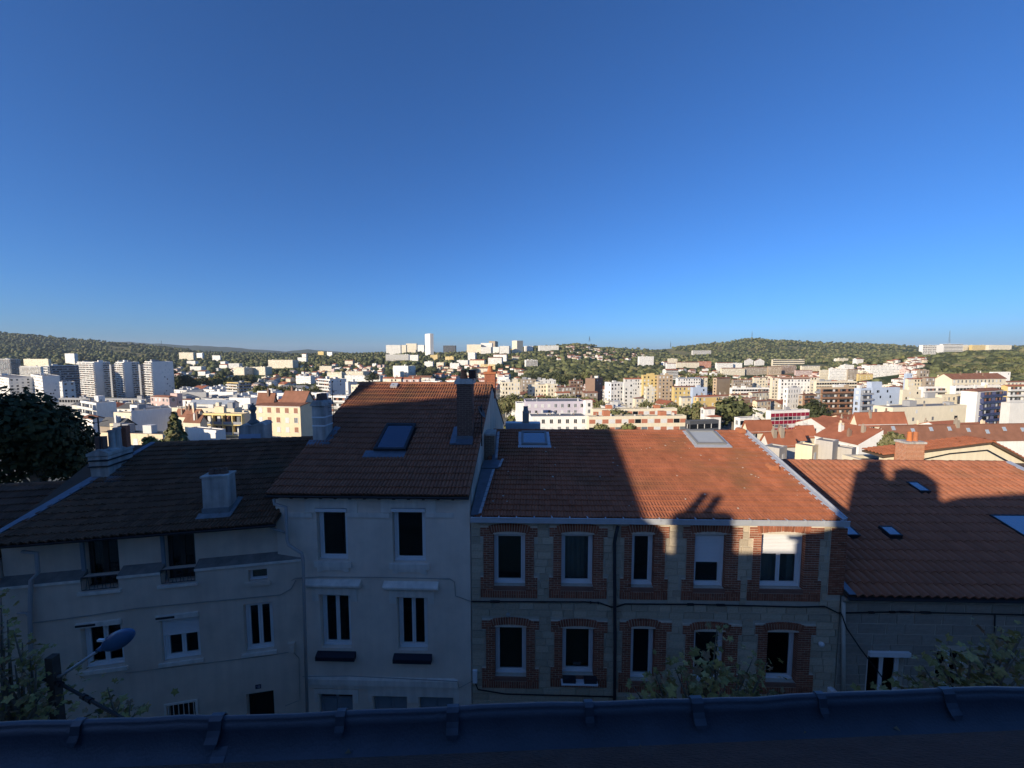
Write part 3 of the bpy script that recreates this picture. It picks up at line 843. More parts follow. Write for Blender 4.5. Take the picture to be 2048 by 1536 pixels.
for k, (w, s) in wins.items():
    a, b, c, d = H.rect(*w); ops.append((a, b, c, d))
    yv = (w[2] + w[3]) / 2
    jl, jr, wl_, wr_ = [H.f.px(x, yv)[0] for x in s]
    top = d + (.30 if k[0] == 'u' else .27)
    sb, st = c - .40, c - .15                                # soldier band
    keep_out += [(wl_, wr_, sb, st), (wl_, wr_, st, c + .32), (jl, jr, c, d), (wl_, wr_, d - .12, top)]
    mort += [(wl_, wr_, sb, st), (wl_, a, st, c + .32), (b, wr_, st, c + .32), (jl, a, c + .32, d - .12), (b, jr, c + .32, d - .12), (wl_, a, d - .12, top), (b, wr_, d - .12, top), (a, b, d + .001, top)]
    z = st; n = 0; pr = 0 if k in ('u5', 'u4', 'u3') else (1 if k[0] == 'u' else 2)
    while z + CH < top + .01:
        wide = z < c + .30 or z > d - .14
        for side, (e0, e1) in (('L', (wl_ if wide else jl, a)), ('R', (b, wr_ if wide else jr))):
            if z > d + .02:                                      # beside the arch
                e0, e1 = (e0, a - .12) if side == 'L' else (b + .12, e1)
            if z < c - .02: e0, e1 = (e0, a - .004) if side == 'L' else (b + .004, e1)
            L_ = e1 - e0
            if L_ < .06: continue
            cuts = [0, .22, .44, .66] if n % 2 == 0 else [0, .11, .33, .55]
            cuts = [x for x in cuts if x < L_ - .05] + [L_]
            for x0, x1 in zip(cuts[:-1], cuts[1:]):
                if side == 'L': p0, p1 = e1 - x1, e1 - x0
                else: p0, p1 = e0 + x0, e0 + x1
                inner = x0 == 0 and c < z < d
                bricks.append((pr, p0 + .005, p1 - .007, z, z + CH - .015, inner and side, 0.0))
        z += CH; n += 1
    nv = int(round((wr_ - wl_) / .078)); sw = (wr_ - wl_) / nv
    for i in range(nv):
        if rnd.random() < .5: bricks.append((pr, wl_ + i * sw + .005, wl_ + (i + 1) * sw - .005, sb, st - .008, None, 0.0))
        else:
            zz = sb + rnd.choice((.115, .12))
            bricks.append((pr, wl_ + i * sw + .005, wl_ + (i + 1) * sw - .005, sb, zz, None, 0.0)); bricks.append((pr, wl_ + i * sw + .005, wl_ + (i + 1) * sw - .005, zz + .01, st - .008, None, 0.0))
    # segmental arch
    span = b - a + .22; rise = .075; Rr = (span * span / 4 + rise * rise) / (2 * rise); cu = (a + b) / 2; cz = d + .03 + rise - Rr
    half = math.asin(span / 2 / Rr); na = int(round(2 * half * Rr / .082))
    for i in range(na):
        an = -half + (i + .5) * 2 * half / na
        ht = top - d - .04
        vous.append((pr - .5, cu + math.sin(an) * Rr, cz + math.cos(an) * Rr, an, 2 * half * Rr / na - .011, ht))
    m = H.mb(); m.box(a - .02, b + .02, -.045, .2, c - .145, c - .012); m.build('sill', pm('clay_sill', (.24, .12, .085), var=.2, rough=.9), H.root)
# quoin strip on the sunny end
qa, qb, qz0, qz1 = H.rect(1657, 1689, 1055, 1188)
z = qz0; n = 0
while z < qz1 - .03:
    cuts = [0, .22, .44] if n % 2 == 0 else [0, .11, .33]; cuts = [x for x in cuts if x < qb - qa - .04] + [qb - qa]
    for x0, x1 in zip(cuts[:-1], cuts[1:]): bricks.append((-.2, qa + x0 + .005, qa + x1 - .005, z, z + CH - .011, None, 0.0))
    z += CH; n += 1
mort.append((qa, qb, qz0, qz1)); keep_out.append((qa, qb, qz0, qz1))
m = H.mb(); wall_cells(m, u0, u1, -1, ze - .06, ops); m.build('front_wall', M_STONE_J, H.root)
m = H.mb()
for q in mort: m.box(q[0], q[1], -.040, -.001, q[2], q[3])
m.build('mortar_bed', M_MORTAR, H.root)
# bricks: the 300 largest (upper windows) one by one
bm_ = MB(); bm_.box(0, 1, 0, 1, 0, 1)
bmes = []
for k in range(4):
    q = MB(); q.box(0, 1, 0, 1, 0, 1); q.v = [(x + rnd.uniform(-.012, .012), y + rnd.uniform(-.05, .05), zz + rnd.uniform(-.05, .05)) for x, y, zz in q.v]
    bmes.append(q.mesh('brick', M_BRICK))
allb = [('b', *b) for b in bricks] + [('v', *v) for v in vous]
allb.sort(key=lambda t: t[1])
rest = MB(H.off); rt_ = []; cnt = 0
unit = bm_.v
for it in allb:
    if it[0] == 'b':
        _, pr, p0, p1, z0, z1, inner, _ = it
        dep = .20 if inner else .06
        fu0, fu1 = p0, p1
        if inner == 'L': fu1 = p1 + .013
        if inner == 'R': fu0 = p0 - .013
        Mx = Matrix.Translation((fu0 - H.uc, -.046 - rnd.uniform(0, .006), z0)) @ Matrix.Diagonal((fu1 - fu0, dep, z1 - z0, 1))
    else:
        _, pr, cu, cz, an, w, ht = it
        Mx = Matrix.Translation((cu - H.uc, -.048 - rnd.uniform(0, .006), cz)) @ Matrix.Rotation(an, 4, 'Y') @ Matrix.Translation((-w / 2, 0, 0)) @ Matrix.Diagonal((w, .2, ht, 1))
    if cnt < 300:
        o = link('brick', rnd.choice(bmes), H.root); o.matrix_local = Mx; cnt += 1
    else:
        b = len(rest.v); rest.v.extend([tuple(Mx @ Vector(p)) for p in unit]); rest.f.extend([[b + i for i in f] for f in bm_.f]); rest.m.extend([0] * 6); rt_ += [rnd.random()] * 6
o = rest.build('brick', M_BRICK, H.root); o['kind'] = 'stuff'
at = o.data.attributes.new('tint', 'FLOAT', 'FACE'); at.data.foreach_set('value', rt_)
# stone blocks between
def stone_wall(H, u0, u1, z0, z1, keep, ch, lens, mat, nmax, name='stone_block', proud=.028, gap=.014):
    rows = int((z1 - z0) / ch); lst = []
    for j in range(rows):
        za, zb = z0 + j * (z1 - z0) / rows, z0 + (j + 1) * (z1 - z0) / rows
        cuts = [u0]
        while cuts[-1] < u1: cuts.append(cuts[-1] + rnd.uniform(*lens))
        cuts[-1] = u1
        sub = [(za, zb)]
        for x0, x1 in zip(cuts[:-1], cuts[1:]):
            segs = [(x0, x1)]
            for k in keep:
                if k[3] <= za + .04 or k[2] >= zb - .04: continue
                ns = []
                for s0, s1 in segs:
                    if k[1] <= s0 or k[0] >= s1: ns.append((s0, s1)); continue
                    if k[0] > s0: ns.append((s0, k[0]))
                    if k[1] < s1: ns.append((k[1], s1))
                segs = ns
            for s0, s1 in segs:
                if s1 - s0 > .07: lst.append((s0 + gap / 2, s1 - gap / 2, za + gap / 2, zb - gap / 2))
    lst.sort(key=lambda t: -t[3])
    mes = []
    for k in range(4):
        q = MB(); f0 = .03
        q.add([(0, 1, 0), (1, 1, 0), (1, 1, 1), (0, 1, 1), (.02 + rnd.uniform(0, .02), 0, .05), (.98 - rnd.uniform(0, .02), 0, .04), (.98, 0, .95), (.02, 0, .96)],
              [(4, 5, 6, 7), (0, 4, 7, 3), (5, 1, 2, 6), (3, 7, 6, 2), (0, 1, 5, 4)])
        mes.append(q.mesh(name, mat))
    rest = MB(H.off); tt = []
    for i, (a, b, c, d) in enumerate(lst):
        Mx = Matrix.Translation((a - H.uc, -proud - rnd.uniform(-.006, .008), c)) @ Matrix.Diagonal((b - a, proud + .012, d - c, 1))
        k = rnd.randrange(4)
        if i < nmax: link(name, mes[k], H.root).matrix_local = Mx
        else:
            bb = len(rest.v); rest.v.extend([tuple(Mx @ v.co) for v in mes[k].vertices]); rest.f.extend([[bb + x for x in p.vertices] for p in mes[k].polygons]); rest.m.extend([0] * 5); tt += [rnd.random()] * 5
    if rest.f:
        o = rest.build(name, mat, H.root); o['kind'] = 'stuff'; at = o.data.attributes.new('tint', 'FLOAT', 'FACE'); at.data.foreach_set('value', tt)
zg = .2
stone_wall(H, u0 + .01, u1 - .01, zg, ze - .2, keep_out + [(o_[0] - .01, o_[1] + .01, o_[2], o_[3]) for o_ in ops], .25, (.35, .75), M_STONE, 300)
# windows
W = {k: H.rect(*w[0]) for k, w in wins.items()}
window(H, W['u1']); window(H, W['u2'], curtain='full'); window(H, W['u3']); window(H, W['u4'], shutter=.53); window(H, W['u5'], panes=2, shutter=.36, curtain='pair')
window(H, W['l1']); window(H, W['l2']); window(H, W['l3']); window(H, W['l4']); window(H, W['l5'])
# blinds behind three of the panes
for k in ('u1', 'l1', 'l2'):
    a, b, c, d = W[k]; m = H.mb(); m.box(a + .14, b - .14, .27, .28, c + (.32 if k == 'u1' else .1), d - .1); m.build('blind', pm('olive_blind', (.16, .15, .10), var=.1), H.root)
a, b, c, d = W['l2']; m = H.mb(); m.box(a - .04, b + .1, -.28, -.05, c - .14, c - .1); m.build('flower_shelf', M_PVC, H.root)
for x in (.02, .72):
    m = H.mb(); m.prism([(-.24, c - .099), (-.26, c + .05), (-.08, c + .05), (-.1, c - .099)], a + x, a + x + .42, 'x'); bx = m.build('flower_box', M_METAL, H.root)
# shells, roof
shell(H, u0, u1, vb - .2, [(0, ze - .06), (vr, zr - .14), (vb - .2, ze - .05)], M_STONE_J, sh=(rr_[0] - ue1) / (vr - v0))
m = H.mb(); m.slab((ue0 - .0, v0, ze), (ue1 - .1, v0, ze), (rr_[0] - .1, vr, zr), (rl[0], vr, zr), .09)
sl, sr = rl[0] - ue0, rr_[0] - ue1
m.slab((rl[0], vr + .002, zr), (rr_[0], vr + .002, zr), (rr_[0] + sr, vb, ze), (rl[0] + sl, vb, ze), .09)
roof = m.build('roof', M_DECK, H.root)
c00, c10, c01, c11 = np.array([ue0 + .05, v0 - .05, ze]), np.array([ue1 - .12, v0 - .05, ze]), rl + np.array([.02, 0, 0]), rr_ - np.array([.12, 0, 0])
bri = lambda px, py: st_of(px, py, FM, v0, ze, P16, c00, c10, c01, c11)
s1 = [bri(1043, 894), bri(1095, 894), bri(1090, 868)]; s2 = [bri(1393, 893), bri(1450, 891), bri(1430, 866)]
def cutout(s): return (s[0][0] + .002, s[1][0] - .002, s[0][1] + .005, s[2][1] - .005)
step = bri(997, 938)
roof_tiles(H, roof, c00, c10, c01, c11, 21, 56, 'flat', M_TILE_RED, [cutout(s1), cutout(s2)], jit=.01)
ridge_tiles(H, roof, rl, rr_, M_TILE_RED, r=.10)
n16 = np.array([0, -math.sin(P16), math.cos(P16)]); eu = np.array([1., 0, 0]); ev2 = np.cross(n16, eu)
for s, lab, fl, pn in ((s1, 'roof window with lead flashing in the shaded half', 'bright', M_SKYGLASS2), (s2, 'grey roof window in the sunlit half', 'bright', M_BLINDGLASS)):
    roof_window(H, roof, s[0][2] + n16 * .03, eu, ev2, np.linalg.norm(s[1][2] - s[0][2]), (s[2][1] - s[0][1]) * np.linalg.norm(c01 - c00), label=lab, flash=fl, pane=pn, frame_mat=pm('grey_window_frame', (.22, .22, .215), var=.05, rough=.5))
# vent tiles
for (x, y) in ((1483, 867), (1547, 942)):
    q = bri(x, y)[2]; m = H.mb(); m.prism([(q[0] - .16, q[2] + .05), (q[0] + .16, q[2] + .05), (q[0] + .12, q[2] + .2), (q[0] + .05, q[2] + .24), (q[0] - .05, q[2] + .24), (q[0] - .12, q[2] + .2)], q[1] - .12, q[1] + .3)
    m.box(q[0] - .08, q[0] + .08, q[1] - .14, q[1] - .11, q[2] + .08, q[2] + .17); m.build('vent_tile', M_CLAY, roof)
# lichen flecks
m = H.mb()
for i in range(46):
    s_, t_ = rnd.uniform(.02, .97), rnd.uniform(.03, .95)
    p = (c00 + (c10 - c00) * s_) * (1 - t_) + (c01 + (c11 - c01) * s_) * t_ + n16 * .088; r_ = rnd.uniform(.015, .045)
    k = 6; m.add([tuple(p + eu * math.cos(2 * PI * i_ / k) * r_ * rnd.uniform(.7, 1.2) + ev2 * math.sin(2 * PI * i_ / k) * r_ * rnd.uniform(.7, 1.2)) for i_ in range(k)] + [tuple(p + n16 * .01)], [(i_, (i_ + 1) % k, k) for i_ in range(k)])
m.build('lichen', pm('pale_lichen', (.5, .48, .4), rough=1), H.root)['kind'] = 'stuff'
# box gutter with its brackets
m = H.mb(); za = FM.px(1310, 1048, -.3)[1]
m.prism([(-.3, za), (-.04, za - .0), (-.04, za + .012), (-.288, za + .012), (-.288, za + .15), (-.3, za + .15)], ue0 - .05, ue1 + .05, 'x')
m.tube([(ue0 - .05, -.3, za + .15), (ue1 + .05, -.3, za + .15)], .016, 6); m.box(ue0 - .05, ue1 + .05, -.31, -.27, za - .02, za - .003)
gt = m.build('gutter', M_ZINC_NEW, H.root)
mm = MB(); mm.box(-.02, .02, -.02, .2, 0, .006); mm.box(-.02, .02, -.026, -.018, -.09, .008); me = mm.mesh('bracket', M_ZINC_NEW)
for i in range(21): link('bracket', me, gt, loc=(ue0 + .3 + i * .57 - H.uc, -.3, za + .168))
m = H.mb(); m.box(u0 + .02, u1 - .02, -.035, .0, ze - .2, ze - .07); m.build('cornice', pm('cream_cornice', (.5, .46, .38), var=.12, rough=.9), H.root)
# verge flashing on the low side
m = H.mb(); a0 = np.array([ue1 - .13, v0 - .06, ze + .06]); b0 = np.array([rr_[0] - .13, vr, zr + .06])
m.slab(tuple(a0), tuple(a0 + [.17, 0, .015]), tuple(b0 + [.17, 0, .015]), tuple(b0), .05)
m.slab(tuple(a0 + [.165, 0, .055]), tuple(a0 + [.2, 0, .055]), tuple(b0 + [.2, 0, .055]), tuple(b0 + [.165, 0, .055]), .2)
vf = m.build('verge_flashing', M_ZINC_NEW, H.root)
m = H.mb()
for i in range(21):
    p = a0 + (b0 - a0) * (i + .2) / 21; q = a0 + (b0 - a0) * (i + .85) / 21
    m.slab(tuple(p + [-.085, 0, .0]), tuple(p + [.03, 0, .028]), tuple(q + [.03, 0, .028]), tuple(q + [-.085, 0, .0]), .02)
m.build('lead_flap', M_ZINC_NEW, vf)['kind'] = 'stuff'
# stepped zinc along the taller neighbour
st0 = bri(957, 1036)[2]; st1 = bri(992, 941)[2]; st2 = bri(1003, 928)[2]; st3 = bri(993, 872)[2]
q0 = bri(941, 1038)[2]; q1 = bri(965, 960)[2]; q2 = bri(976, 935)[2]; q3 = bri(985, 875)[2]
m = H.mb()
up = np.array([0, 0, .13])
m.slab(tuple(q0 + up), tuple(st0 + up), tuple(bri(988, 944)[2] + up), tuple(bri(962, 944)[2] + up), .04)
m.slab(tuple(bri(962, 943)[2] + up * 1.1), tuple(bri(997, 943)[2] + up * 1.1), tuple(bri(1000, 927)[2] + up * 1.1), tuple(bri(968, 927)[2] + up * 1.1), .04)
m.slab(tuple(bri(984, 928)[2] + up), tuple(bri(995, 928)[2] + up), tuple(bri(993, 868)[2] + up), tuple(bri(987, 868)[2] + up), .04)
vl = m.build('valley_flashing', M_ZINC, H.root)
m = H.mb()
for (pa, pb, n) in (((957, 1036), (985, 946), 9), ((996, 942), (1003, 925), 2), ((990, 924), (995, 870), 6)):
    A = bri(*pa)[2]; B = bri(*pb)[2]
    for i in range(n):
        p = A + (B - A) * i / n + up * 1.3; q = A + (B - A) * (i + .9) / n + up * 1.3
        m.slab(tuple(p), tuple(p + [.09, 0, .02]), tuple(q + [.09, 0, .02]), tuple(q), .03)
m.build('lead_flap', M_ZINC_NEW, vl)['kind'] = 'stuff'
# concrete chimney beyond the ridge
vc = vr + 2.2; a, b = FM.px(1045, 840, vc)[0], FM.px(1058, 840, vc)[0]; zt = FM.px(1050, 825, vc)[1]
m = H.mb(); m.box(a, b, vc, vc + .5, zr - 1.5, zt); cm = m.build('chimney', pm('rough_concrete', (.34, .31, .26), var=.2, scale=4, rough=.95, bump=.3), H.root); cm['label'] = 'slim concrete chimney behind the ridge'
m = H.mb(); pot(m, a + .12, vc + .25, zt, .08, .3); pot(m, b - .12, vc + .25, zt, .08, .3); m.build('pot', M_CHIM, cm)
m = H.mb(); m.box(a - .9, b + .6, vc - .1, vc + .5, zr - 1.2, zr - .02); m.build('zinc_upstand', M_ZINC_NEW, H.root)
# fittings on the wall
pipe(H, [(1236, 1052), (1232, 1068), (1229, 1085), (1230, 1300), (1229, 1440)], -.11, .055, pm('dark_lead_pipe', (.05, .055, .065), rough=.5, metal=.4))
a, b, c, d = H.rect(946, 955, 1337, 1361); m = H.mb(); m.box(a, b, -.12, .0, c, d); m.build('meter_box', M_PVC, H.root)
a, b, c, d = H.rect(1653, 1666, 1372, 1392); m = H.mb(); m.prism([(a, c), (b, c), (b, d - .04), ((a + b) / 2, d), (a, d - .03)], -.18, -.01); m.build('meter_box', M_PVC, H.root)
uu, zz = FM.px(1640, 1286, -.05)
m = MB(); m.lathe([(.005, 0), (.07, .02), (.09, .07), (.085, .1), (.05, .12), (.0, .125)], 0, 0, 12); m.build('wall_lamp', M_PVC, H.root, loc=(uu - H.uc, -.04, zz), rot=(R(90), 0, 0), smooth=True)
uu, zz = FM.px(1016, 1230, -.05)
m = MB(); m.lathe([(.045, -.02), (.07, -.02), (.07, .05), (.045, .05)], 0, 0, 12); m.build('wall_vent', M_CHIM, H.root, loc=(uu - H.uc, -.03, zz), rot=(R(90), 0, 0))
BRICKH = H; BR_RIDGE_Z = zr

# ================================================================== the low house with the big tiled roof
H = House('low_house', FM, 17.5, 'low stone house with wide roof of large rolled tiles and small roof windows')
u0, u1 = u1 + .03, 25.6
v0 = -.22; ze = FM.px(1850, 1194, v0)[1]; P18 = R(18)
rr_ = FM.roof(2008, 926, v0, ze, P18); vr = rr_[1]; zr = ze + (vr - v0) * math.tan(P18)
print('low house', ze, vr, zr, rr_)
rl = np.array([u0 + .2, vr, zr]); re = np.array([rr_[0], vr, zr])
wr = H.rect(1731, 1803, 1308, 1420); w2 = H.rect(1868, 1932, 1300, 1420)
m = H.mb(); wall_cells(m, u0, u1, -1, ze - .08, [wr, w2]); m.build('front_wall', M_STONE_J, H.root)
stone_wall(H, u0 + .02, 19.5, .2, ze - .36, [(q[0] - .02, q[1] + .02, q[2], q[3]) for q in (wr, w2)], .34, (.5, 1.1), pm('buff_stone', (.31, .28, .235), var=.18, scale=4, rough=.95, bump=.4, bscale=18, rand=.1), 300, proud=.02, gap=.01)
window(H, wr, v=.12, panes=2)
window(H, w2, v=.12, panes=2, curtain='full')
m = H.mb(); a, b, c, d = wr; m.box(a - .02, b + .12, -.12, .1, d - .02, d + .13); m.build('shutter_box', M_PVC, H.root)
shell(H, u0, u1, 2 * vr, [(0, ze - .05), (vr, zr - .15), (2 * vr, ze)], M_GABLE)
m = H.mb(); m.slab((u0, v0, ze), (u1, v0, ze), (u1, vr, zr), (u0, vr, zr), .09)
m.slab((u0, vr + .002, zr), (u1, vr + .002, zr), (u1, 2 * vr - v0, ze), (u0, 2 * vr - v0, ze), .09); roof = m.build('roof', M_DECK, H.root)
c00, c10, c01, c11 = np.array([u0 + .25, v0 - .06, ze]), np.array([re[0], v0 - .06, ze]), np.array([u0 + .25, vr, zr]), re
low = lambda px, py: st_of(px, py, FM, v0, ze, P18, c00, c10, c01, c11)
S3 = [(low(1838, 988), low(1860, 988), low(1845, 969)), (low(1777, 1077), low(1803, 1077), low(1775, 1058)), (low(1692, 1077), low(1719, 1077), low(1700, 1057)), (low(2052, 1083), low(2150, 1083), low(2048, 1036))]
roof_tiles(H, roof, c00, c10, c01, c11, 16, 46, 'roll', M_TILE_OR, [cutout(s) for s in S3], jit=.006)
ridge_tiles(H, roof, np.array([u0 + .2, vr, zr]), re, M_TILE_OR, r=.13, seg=.42)
n18 = np.array([0, -math.sin(P18), math.cos(P18)]); ev2 = np.cross(n18, eu)
for s, lab in zip(S3, ('small roof window near the ridge', 'small roof window in mid slope', 'small roof window beside the taller house', 'large roof window at the end of the slope')):
    roof_window(H, roof, s[0][2] + n18 * .02, eu, ev2, np.linalg.norm(s[1][2] - s[0][2]), (s[2][1] - s[0][1]) * np.linalg.norm(c01 - c00), flash=None, label=lab, ft=.045, pane=M_SKYGLASS2)
strip(H, [c10, c11], .3, .05, M_ZINC_NEW, 'verge_flashing', .1)
strip(H, [np.array([u0 + .02, v0 - .05, ze]), np.array([u0 + .02, 2.2, ze + 2.4 * math.tan(P18)])], .22, .04, M_ZINC, 'valley_flashing', .08)
eaves_gutter(H, u0, u1, v0 - .07, ze - .03, .08)
m = H.mb(); m.prism([(.0, ze - .34), (-.06, ze - .34), (-.1, ze - .26), (-.16, ze - .22), (-.16, ze - .12), (0, ze - .12)], u0, u1, 'x'); m.build('cornice', pm('stone_cornice', (.4, .37, .32), var=.15, rough=.95, streak=.3), H.root)
pipe(H, [(1687, 1205), (1687, 1420)], -.1, .055, pm('cream_pipe', (.5, .47, .4), rough=.6))
LOWH = H

# ================================================================== the rendered house at an angle
H = House('rendered_house', FL_, -4.0, 'grey rendered house set at an angle with two French windows under the eaves')
u0, u1 = -8.3, .0
v0 = -.3; ze = .5 * (FL_.px(30, 1086, v0)[1] + FL_.px(530, 1049, v0)[1]); P22 = R(22)
print('rendered house ze', FL_.px(30, 1086, v0), FL_.px(530, 1049, v0))
rl = FL_.roof(320, 882, v0, ze, P22); rr_ = FL_.roof(622, 882, v0, ze, P22); vr = (rl[1] + rr_[1]) / 2; zr = ze + (vr - v0) * math.tan(P22)
print(' ridge', rl, rr_)
zl = [FL_.px(100, 1158)[1], FL_.px(270, 1146)[1], FL_.px(500, 1127)[1], FL_.px(600, 1117)[1]]
print(' ledge z', zl)
zl = sum(zl) / 4
A1 = H.rect(173, 239, 1083, 1176, .25); A2 = H.rect(332, 391, 1068, 1160, .25)
L1 = H.rect(163, 236, 1140, 1180); L2 = H.rect(322, 390, 1125, 1166)
A3 = H.rect(496, 535, 1139, 1162); B1 = H.rect(163, 247, 1241, 1336); B2 = H.rect(322, 400, 1226, 1320); B3 = H.rect(488, 547, 1206, 1302)
C1 = H.rect(334, 395, 1404, 1460); C2 = H.rect(496, 551, 1384, 1540)
L1 = (L1[0], L1[1], L1[2], zl + .001); L2 = (L2[0], L2[1], L2[2], zl + .001)
A1 = (A1[0], A1[1], L1[2] + .0, ze + .02); A2 = (A2[0], A2[1], L2[2] + .0, ze + .02)
m = H.mb(); wall_cells(m, u0, u1, -1, zl, [L1, L2, A3, B1, B2, B3, C1, C2], depth=.24)
wall_cells(m, u0, u1, zl - 1.2, ze + .05, [A1, A2], v=.25, depth=.2); m.build('front_wall', M_RENDER2, H.root)
segs = [(u0, L1[0]), (L1[1], L2[0]), (L2[1], u1)]
for a, b in segs:
    m = H.mb(); m.prism([(-.04, zl - .1), (-.04, zl - .04), (.0, zl + .0), (.249, zl + .16), (.249, zl - .1)], a, b, 'x'); m.build('ledge', M_LEDGE, H.root)
    m = H.mb(); m.box(a, b, -.05, -.041, zl - .11, zl - .03); m.build('ledge_edge', M_TRIM, H.root)
for a, b, c, d in (L1, L2):
    m = H.mb(); m.box(a - .1, b + .08, -.07, .24, c - .1, c - .005); m.build('sill', M_TRIM, H.root)
    m = H.mb(); zt = zl + .02
    m.tube([(a, -.02, zt), (b, -.02, zt)], .016, 5); m.tube([(a, -.02, c + .05), (b, -.02, c + .05)], .012, 5)
    n = 9
    for i in range(n + 1):
        x = a + (b - a) * i / n
        m.tube([(x, -.02, c + .05), (x + (.06 if i % 2 else -.04) * (0 < i < n), -.02, zt)], .008, 4)
    m.build('railing', M_METAL, H.root)
for a, b, c, d in (A1, A2):
    m = H.mb(); m.box(a - .1, a - .005, .2, .26, c, d); m.build('folded_shutter', M_SHUT, H.root)
    fr = window(H, (a, b, c, d - .05), v=.36, panes=2, t=.04, mat=pm('dark_frame', (.05, .045, .04), var=.1, rough=.6))
window(H, A3, v=.14, t=.03); window(H, B1, v=.14, panes=2); window(H, B2, v=.14, panes=2, shutter=.46); window(H, B3, v=.14, panes=2)
for r, sh_ in ((A3, 0), (B1, 1), (B2, 1), (B3, 0)):
    a, b, c, d = r
    m = H.mb(); m.box(a - .1, b + .08, -.06, .13, c - .13, c - .02); m.build('sill', M_RENDER2 if r is A3 else M_TRIM, H.root)
    if sh_:
        m = H.mb(); m.box(a - .08, b - .0, -.07, .06, d - .14, d - .0); m.build('shutter_box', M_TRIM, H.root)
        m = H.mb(); m.box(a - .07, a + .45, -.075, -.071, d - .1, d - .03); m.build('shutter_slot', M_METAL, H.root)
a, b, c, d = C1; m = H.mb(); frame_ring(m, a - .04, b + .04, c, d + .04, .06, -.05, -.01)
for i in range(6): x = a + (b - a) * (i + .5) / 6; m.tube([(x, -.03, c), (x, -.03, d)], .012, 5)
m.build('window_grille', M_TRIM, H.root)
m = H.mb(); m.box(a, b, .18, .2, c, d); m.build('pane', M_DARKGLASS, H.root)
a, b, c, d = C2; m = H.mb(); m.box(a + .005, b - .005, .19, .235, c, d - .005); dr = m.build('door', pm('dark_door', (.015, .012, .01), rough=.6), H.root)
m = H.mb(); frame_ring(m, a + .08, b - .08, c + .3, d - .12, .05, .175, .189); m.build('door_panel', pm('dark_door', (.015, .012, .01)), dr)
# house number plate
a, b, c, d = H.rect(511, 522, 1369, 1377); m = H.mb(); m.box(a, b, -.012, 0, c, d); pl = m.build('number_plate', pm('blue_enamel', (.01, .012, .06), var=.05, rough=.3), H.root)
m = H.mb(); w = b - a; h = d - c
def dig(mb, x, segs_): 
    s = w * .26
    for q in segs_: mb.box(x + q[0] * s, x + q[1] * s, -.016, -.0125, c + h * (.2 + .6 * q[2]), c + h * (.2 + .6 * q[3]))
dig(m, a + w * .2, [(.4, .65, 0, 1), (.15, .4, .75, .88)]); dig(m, a + w * .55, [(0, .25, 0, 1), (.75, 1, 0, 1), (.25, .75, .85, 1), (.25, .75, 0, .15)])
m.build('numeral', pm('number_white', (.45, .45, .5), rough=.5), pl)
a, b, c, d = H.rect(577, 591, 1283, 1300); m = H.mb(); m.box(a, b, -.1, -.0, d - .1, d); m.box(a + .05, b - .01, -.14, 0, c, d - .11); m.build('junction_box', M_RENDER2, H.root)
pipe(H, [(44, 1103), (73, 1106), (76, 1146), (62, 1160), (60, 1240), (66, 1440)], -.1, .05, M_PIPE)
pipe(H, [(35, 1226), (52, 1226), (60, 1234)], -.1, .03, M_PIPE, 'waste_pipe')
pipe(H, [(541, 1056), (562, 1062), (574, 1066)], -.14, .04, M_PIPE, 'waste_pipe')
vb = 2 * vr - v0
shell(H, u0, u1 + .6, vb - .2, [(.25, ze + .04), (vr, zr - .14), (vb - .2, ze)], M_RENDER2)
ue0, ue1 = u0 + .15, FL_.px(548, 1049, v0)[0]
ur1 = rr_[0] + .9
m = H.mb(); m.slab((ue0, v0, ze), (ue1, v0, ze), (ur1, vr, zr), (u0 + .15, vr, zr), .09); m.slab((u0 + .15, vr + .002, zr), (ur1, vr + .002, zr), (ur1, vb, ze), (u0 + .15, vb, ze), .09); roof = m.build('roof', M_DECK, H.root)
c00, c10, c01, c11 = np.array([ue0, v0 - .05, ze]), np.array([ue1, v0 - .05, ze]), np.array([rl[0], vr, zr]), np.array([rr_[0] + .35, vr, zr])
lef = lambda px, py: st_of(px, py, FL_, v0, ze, P22, c00, c10, c01, c11)
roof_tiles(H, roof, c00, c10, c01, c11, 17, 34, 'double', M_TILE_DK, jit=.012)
ridge_tiles(H, roof, c01, c11, M_TILE_DK, r=.1)
eaves_gutter(H, ue0 - .1, ue1 + .05, v0 - .06, ze - .02)
# zinc valley against the lower roof next door
zp = [lef(*p)[2] for p in ((-30, 1098), (60, 1034), (125, 1024), (185, 980), (250, 940), (320, 886))]
print(' verge px', [tuple(np.round(z, 2)) for z in zp])
m = H.mb(); a = c00 + np.array([-.06, 0, .1]); b = c01 + np.array([-.06, 0, .1])
for i in range(6):
    p = a + (b - a) * i / 6; q = a + (b - a) * (i + 1) / 6; e = .0 if i not in (1, 2, 3) else .12
    m.slab(tuple(p + [-.14, 0, .0]), tuple(p + [.06 + e, 0, 0]), tuple(q + [.06 + e, 0, 0]), tuple(q + [-.14, 0, 0]), .05)
m.box(a[0] - .24 - 0, a[0] - .2, v0, vr, 0, .01) if False else None
m.build('verge_flashing', M_ZINC, H.root)
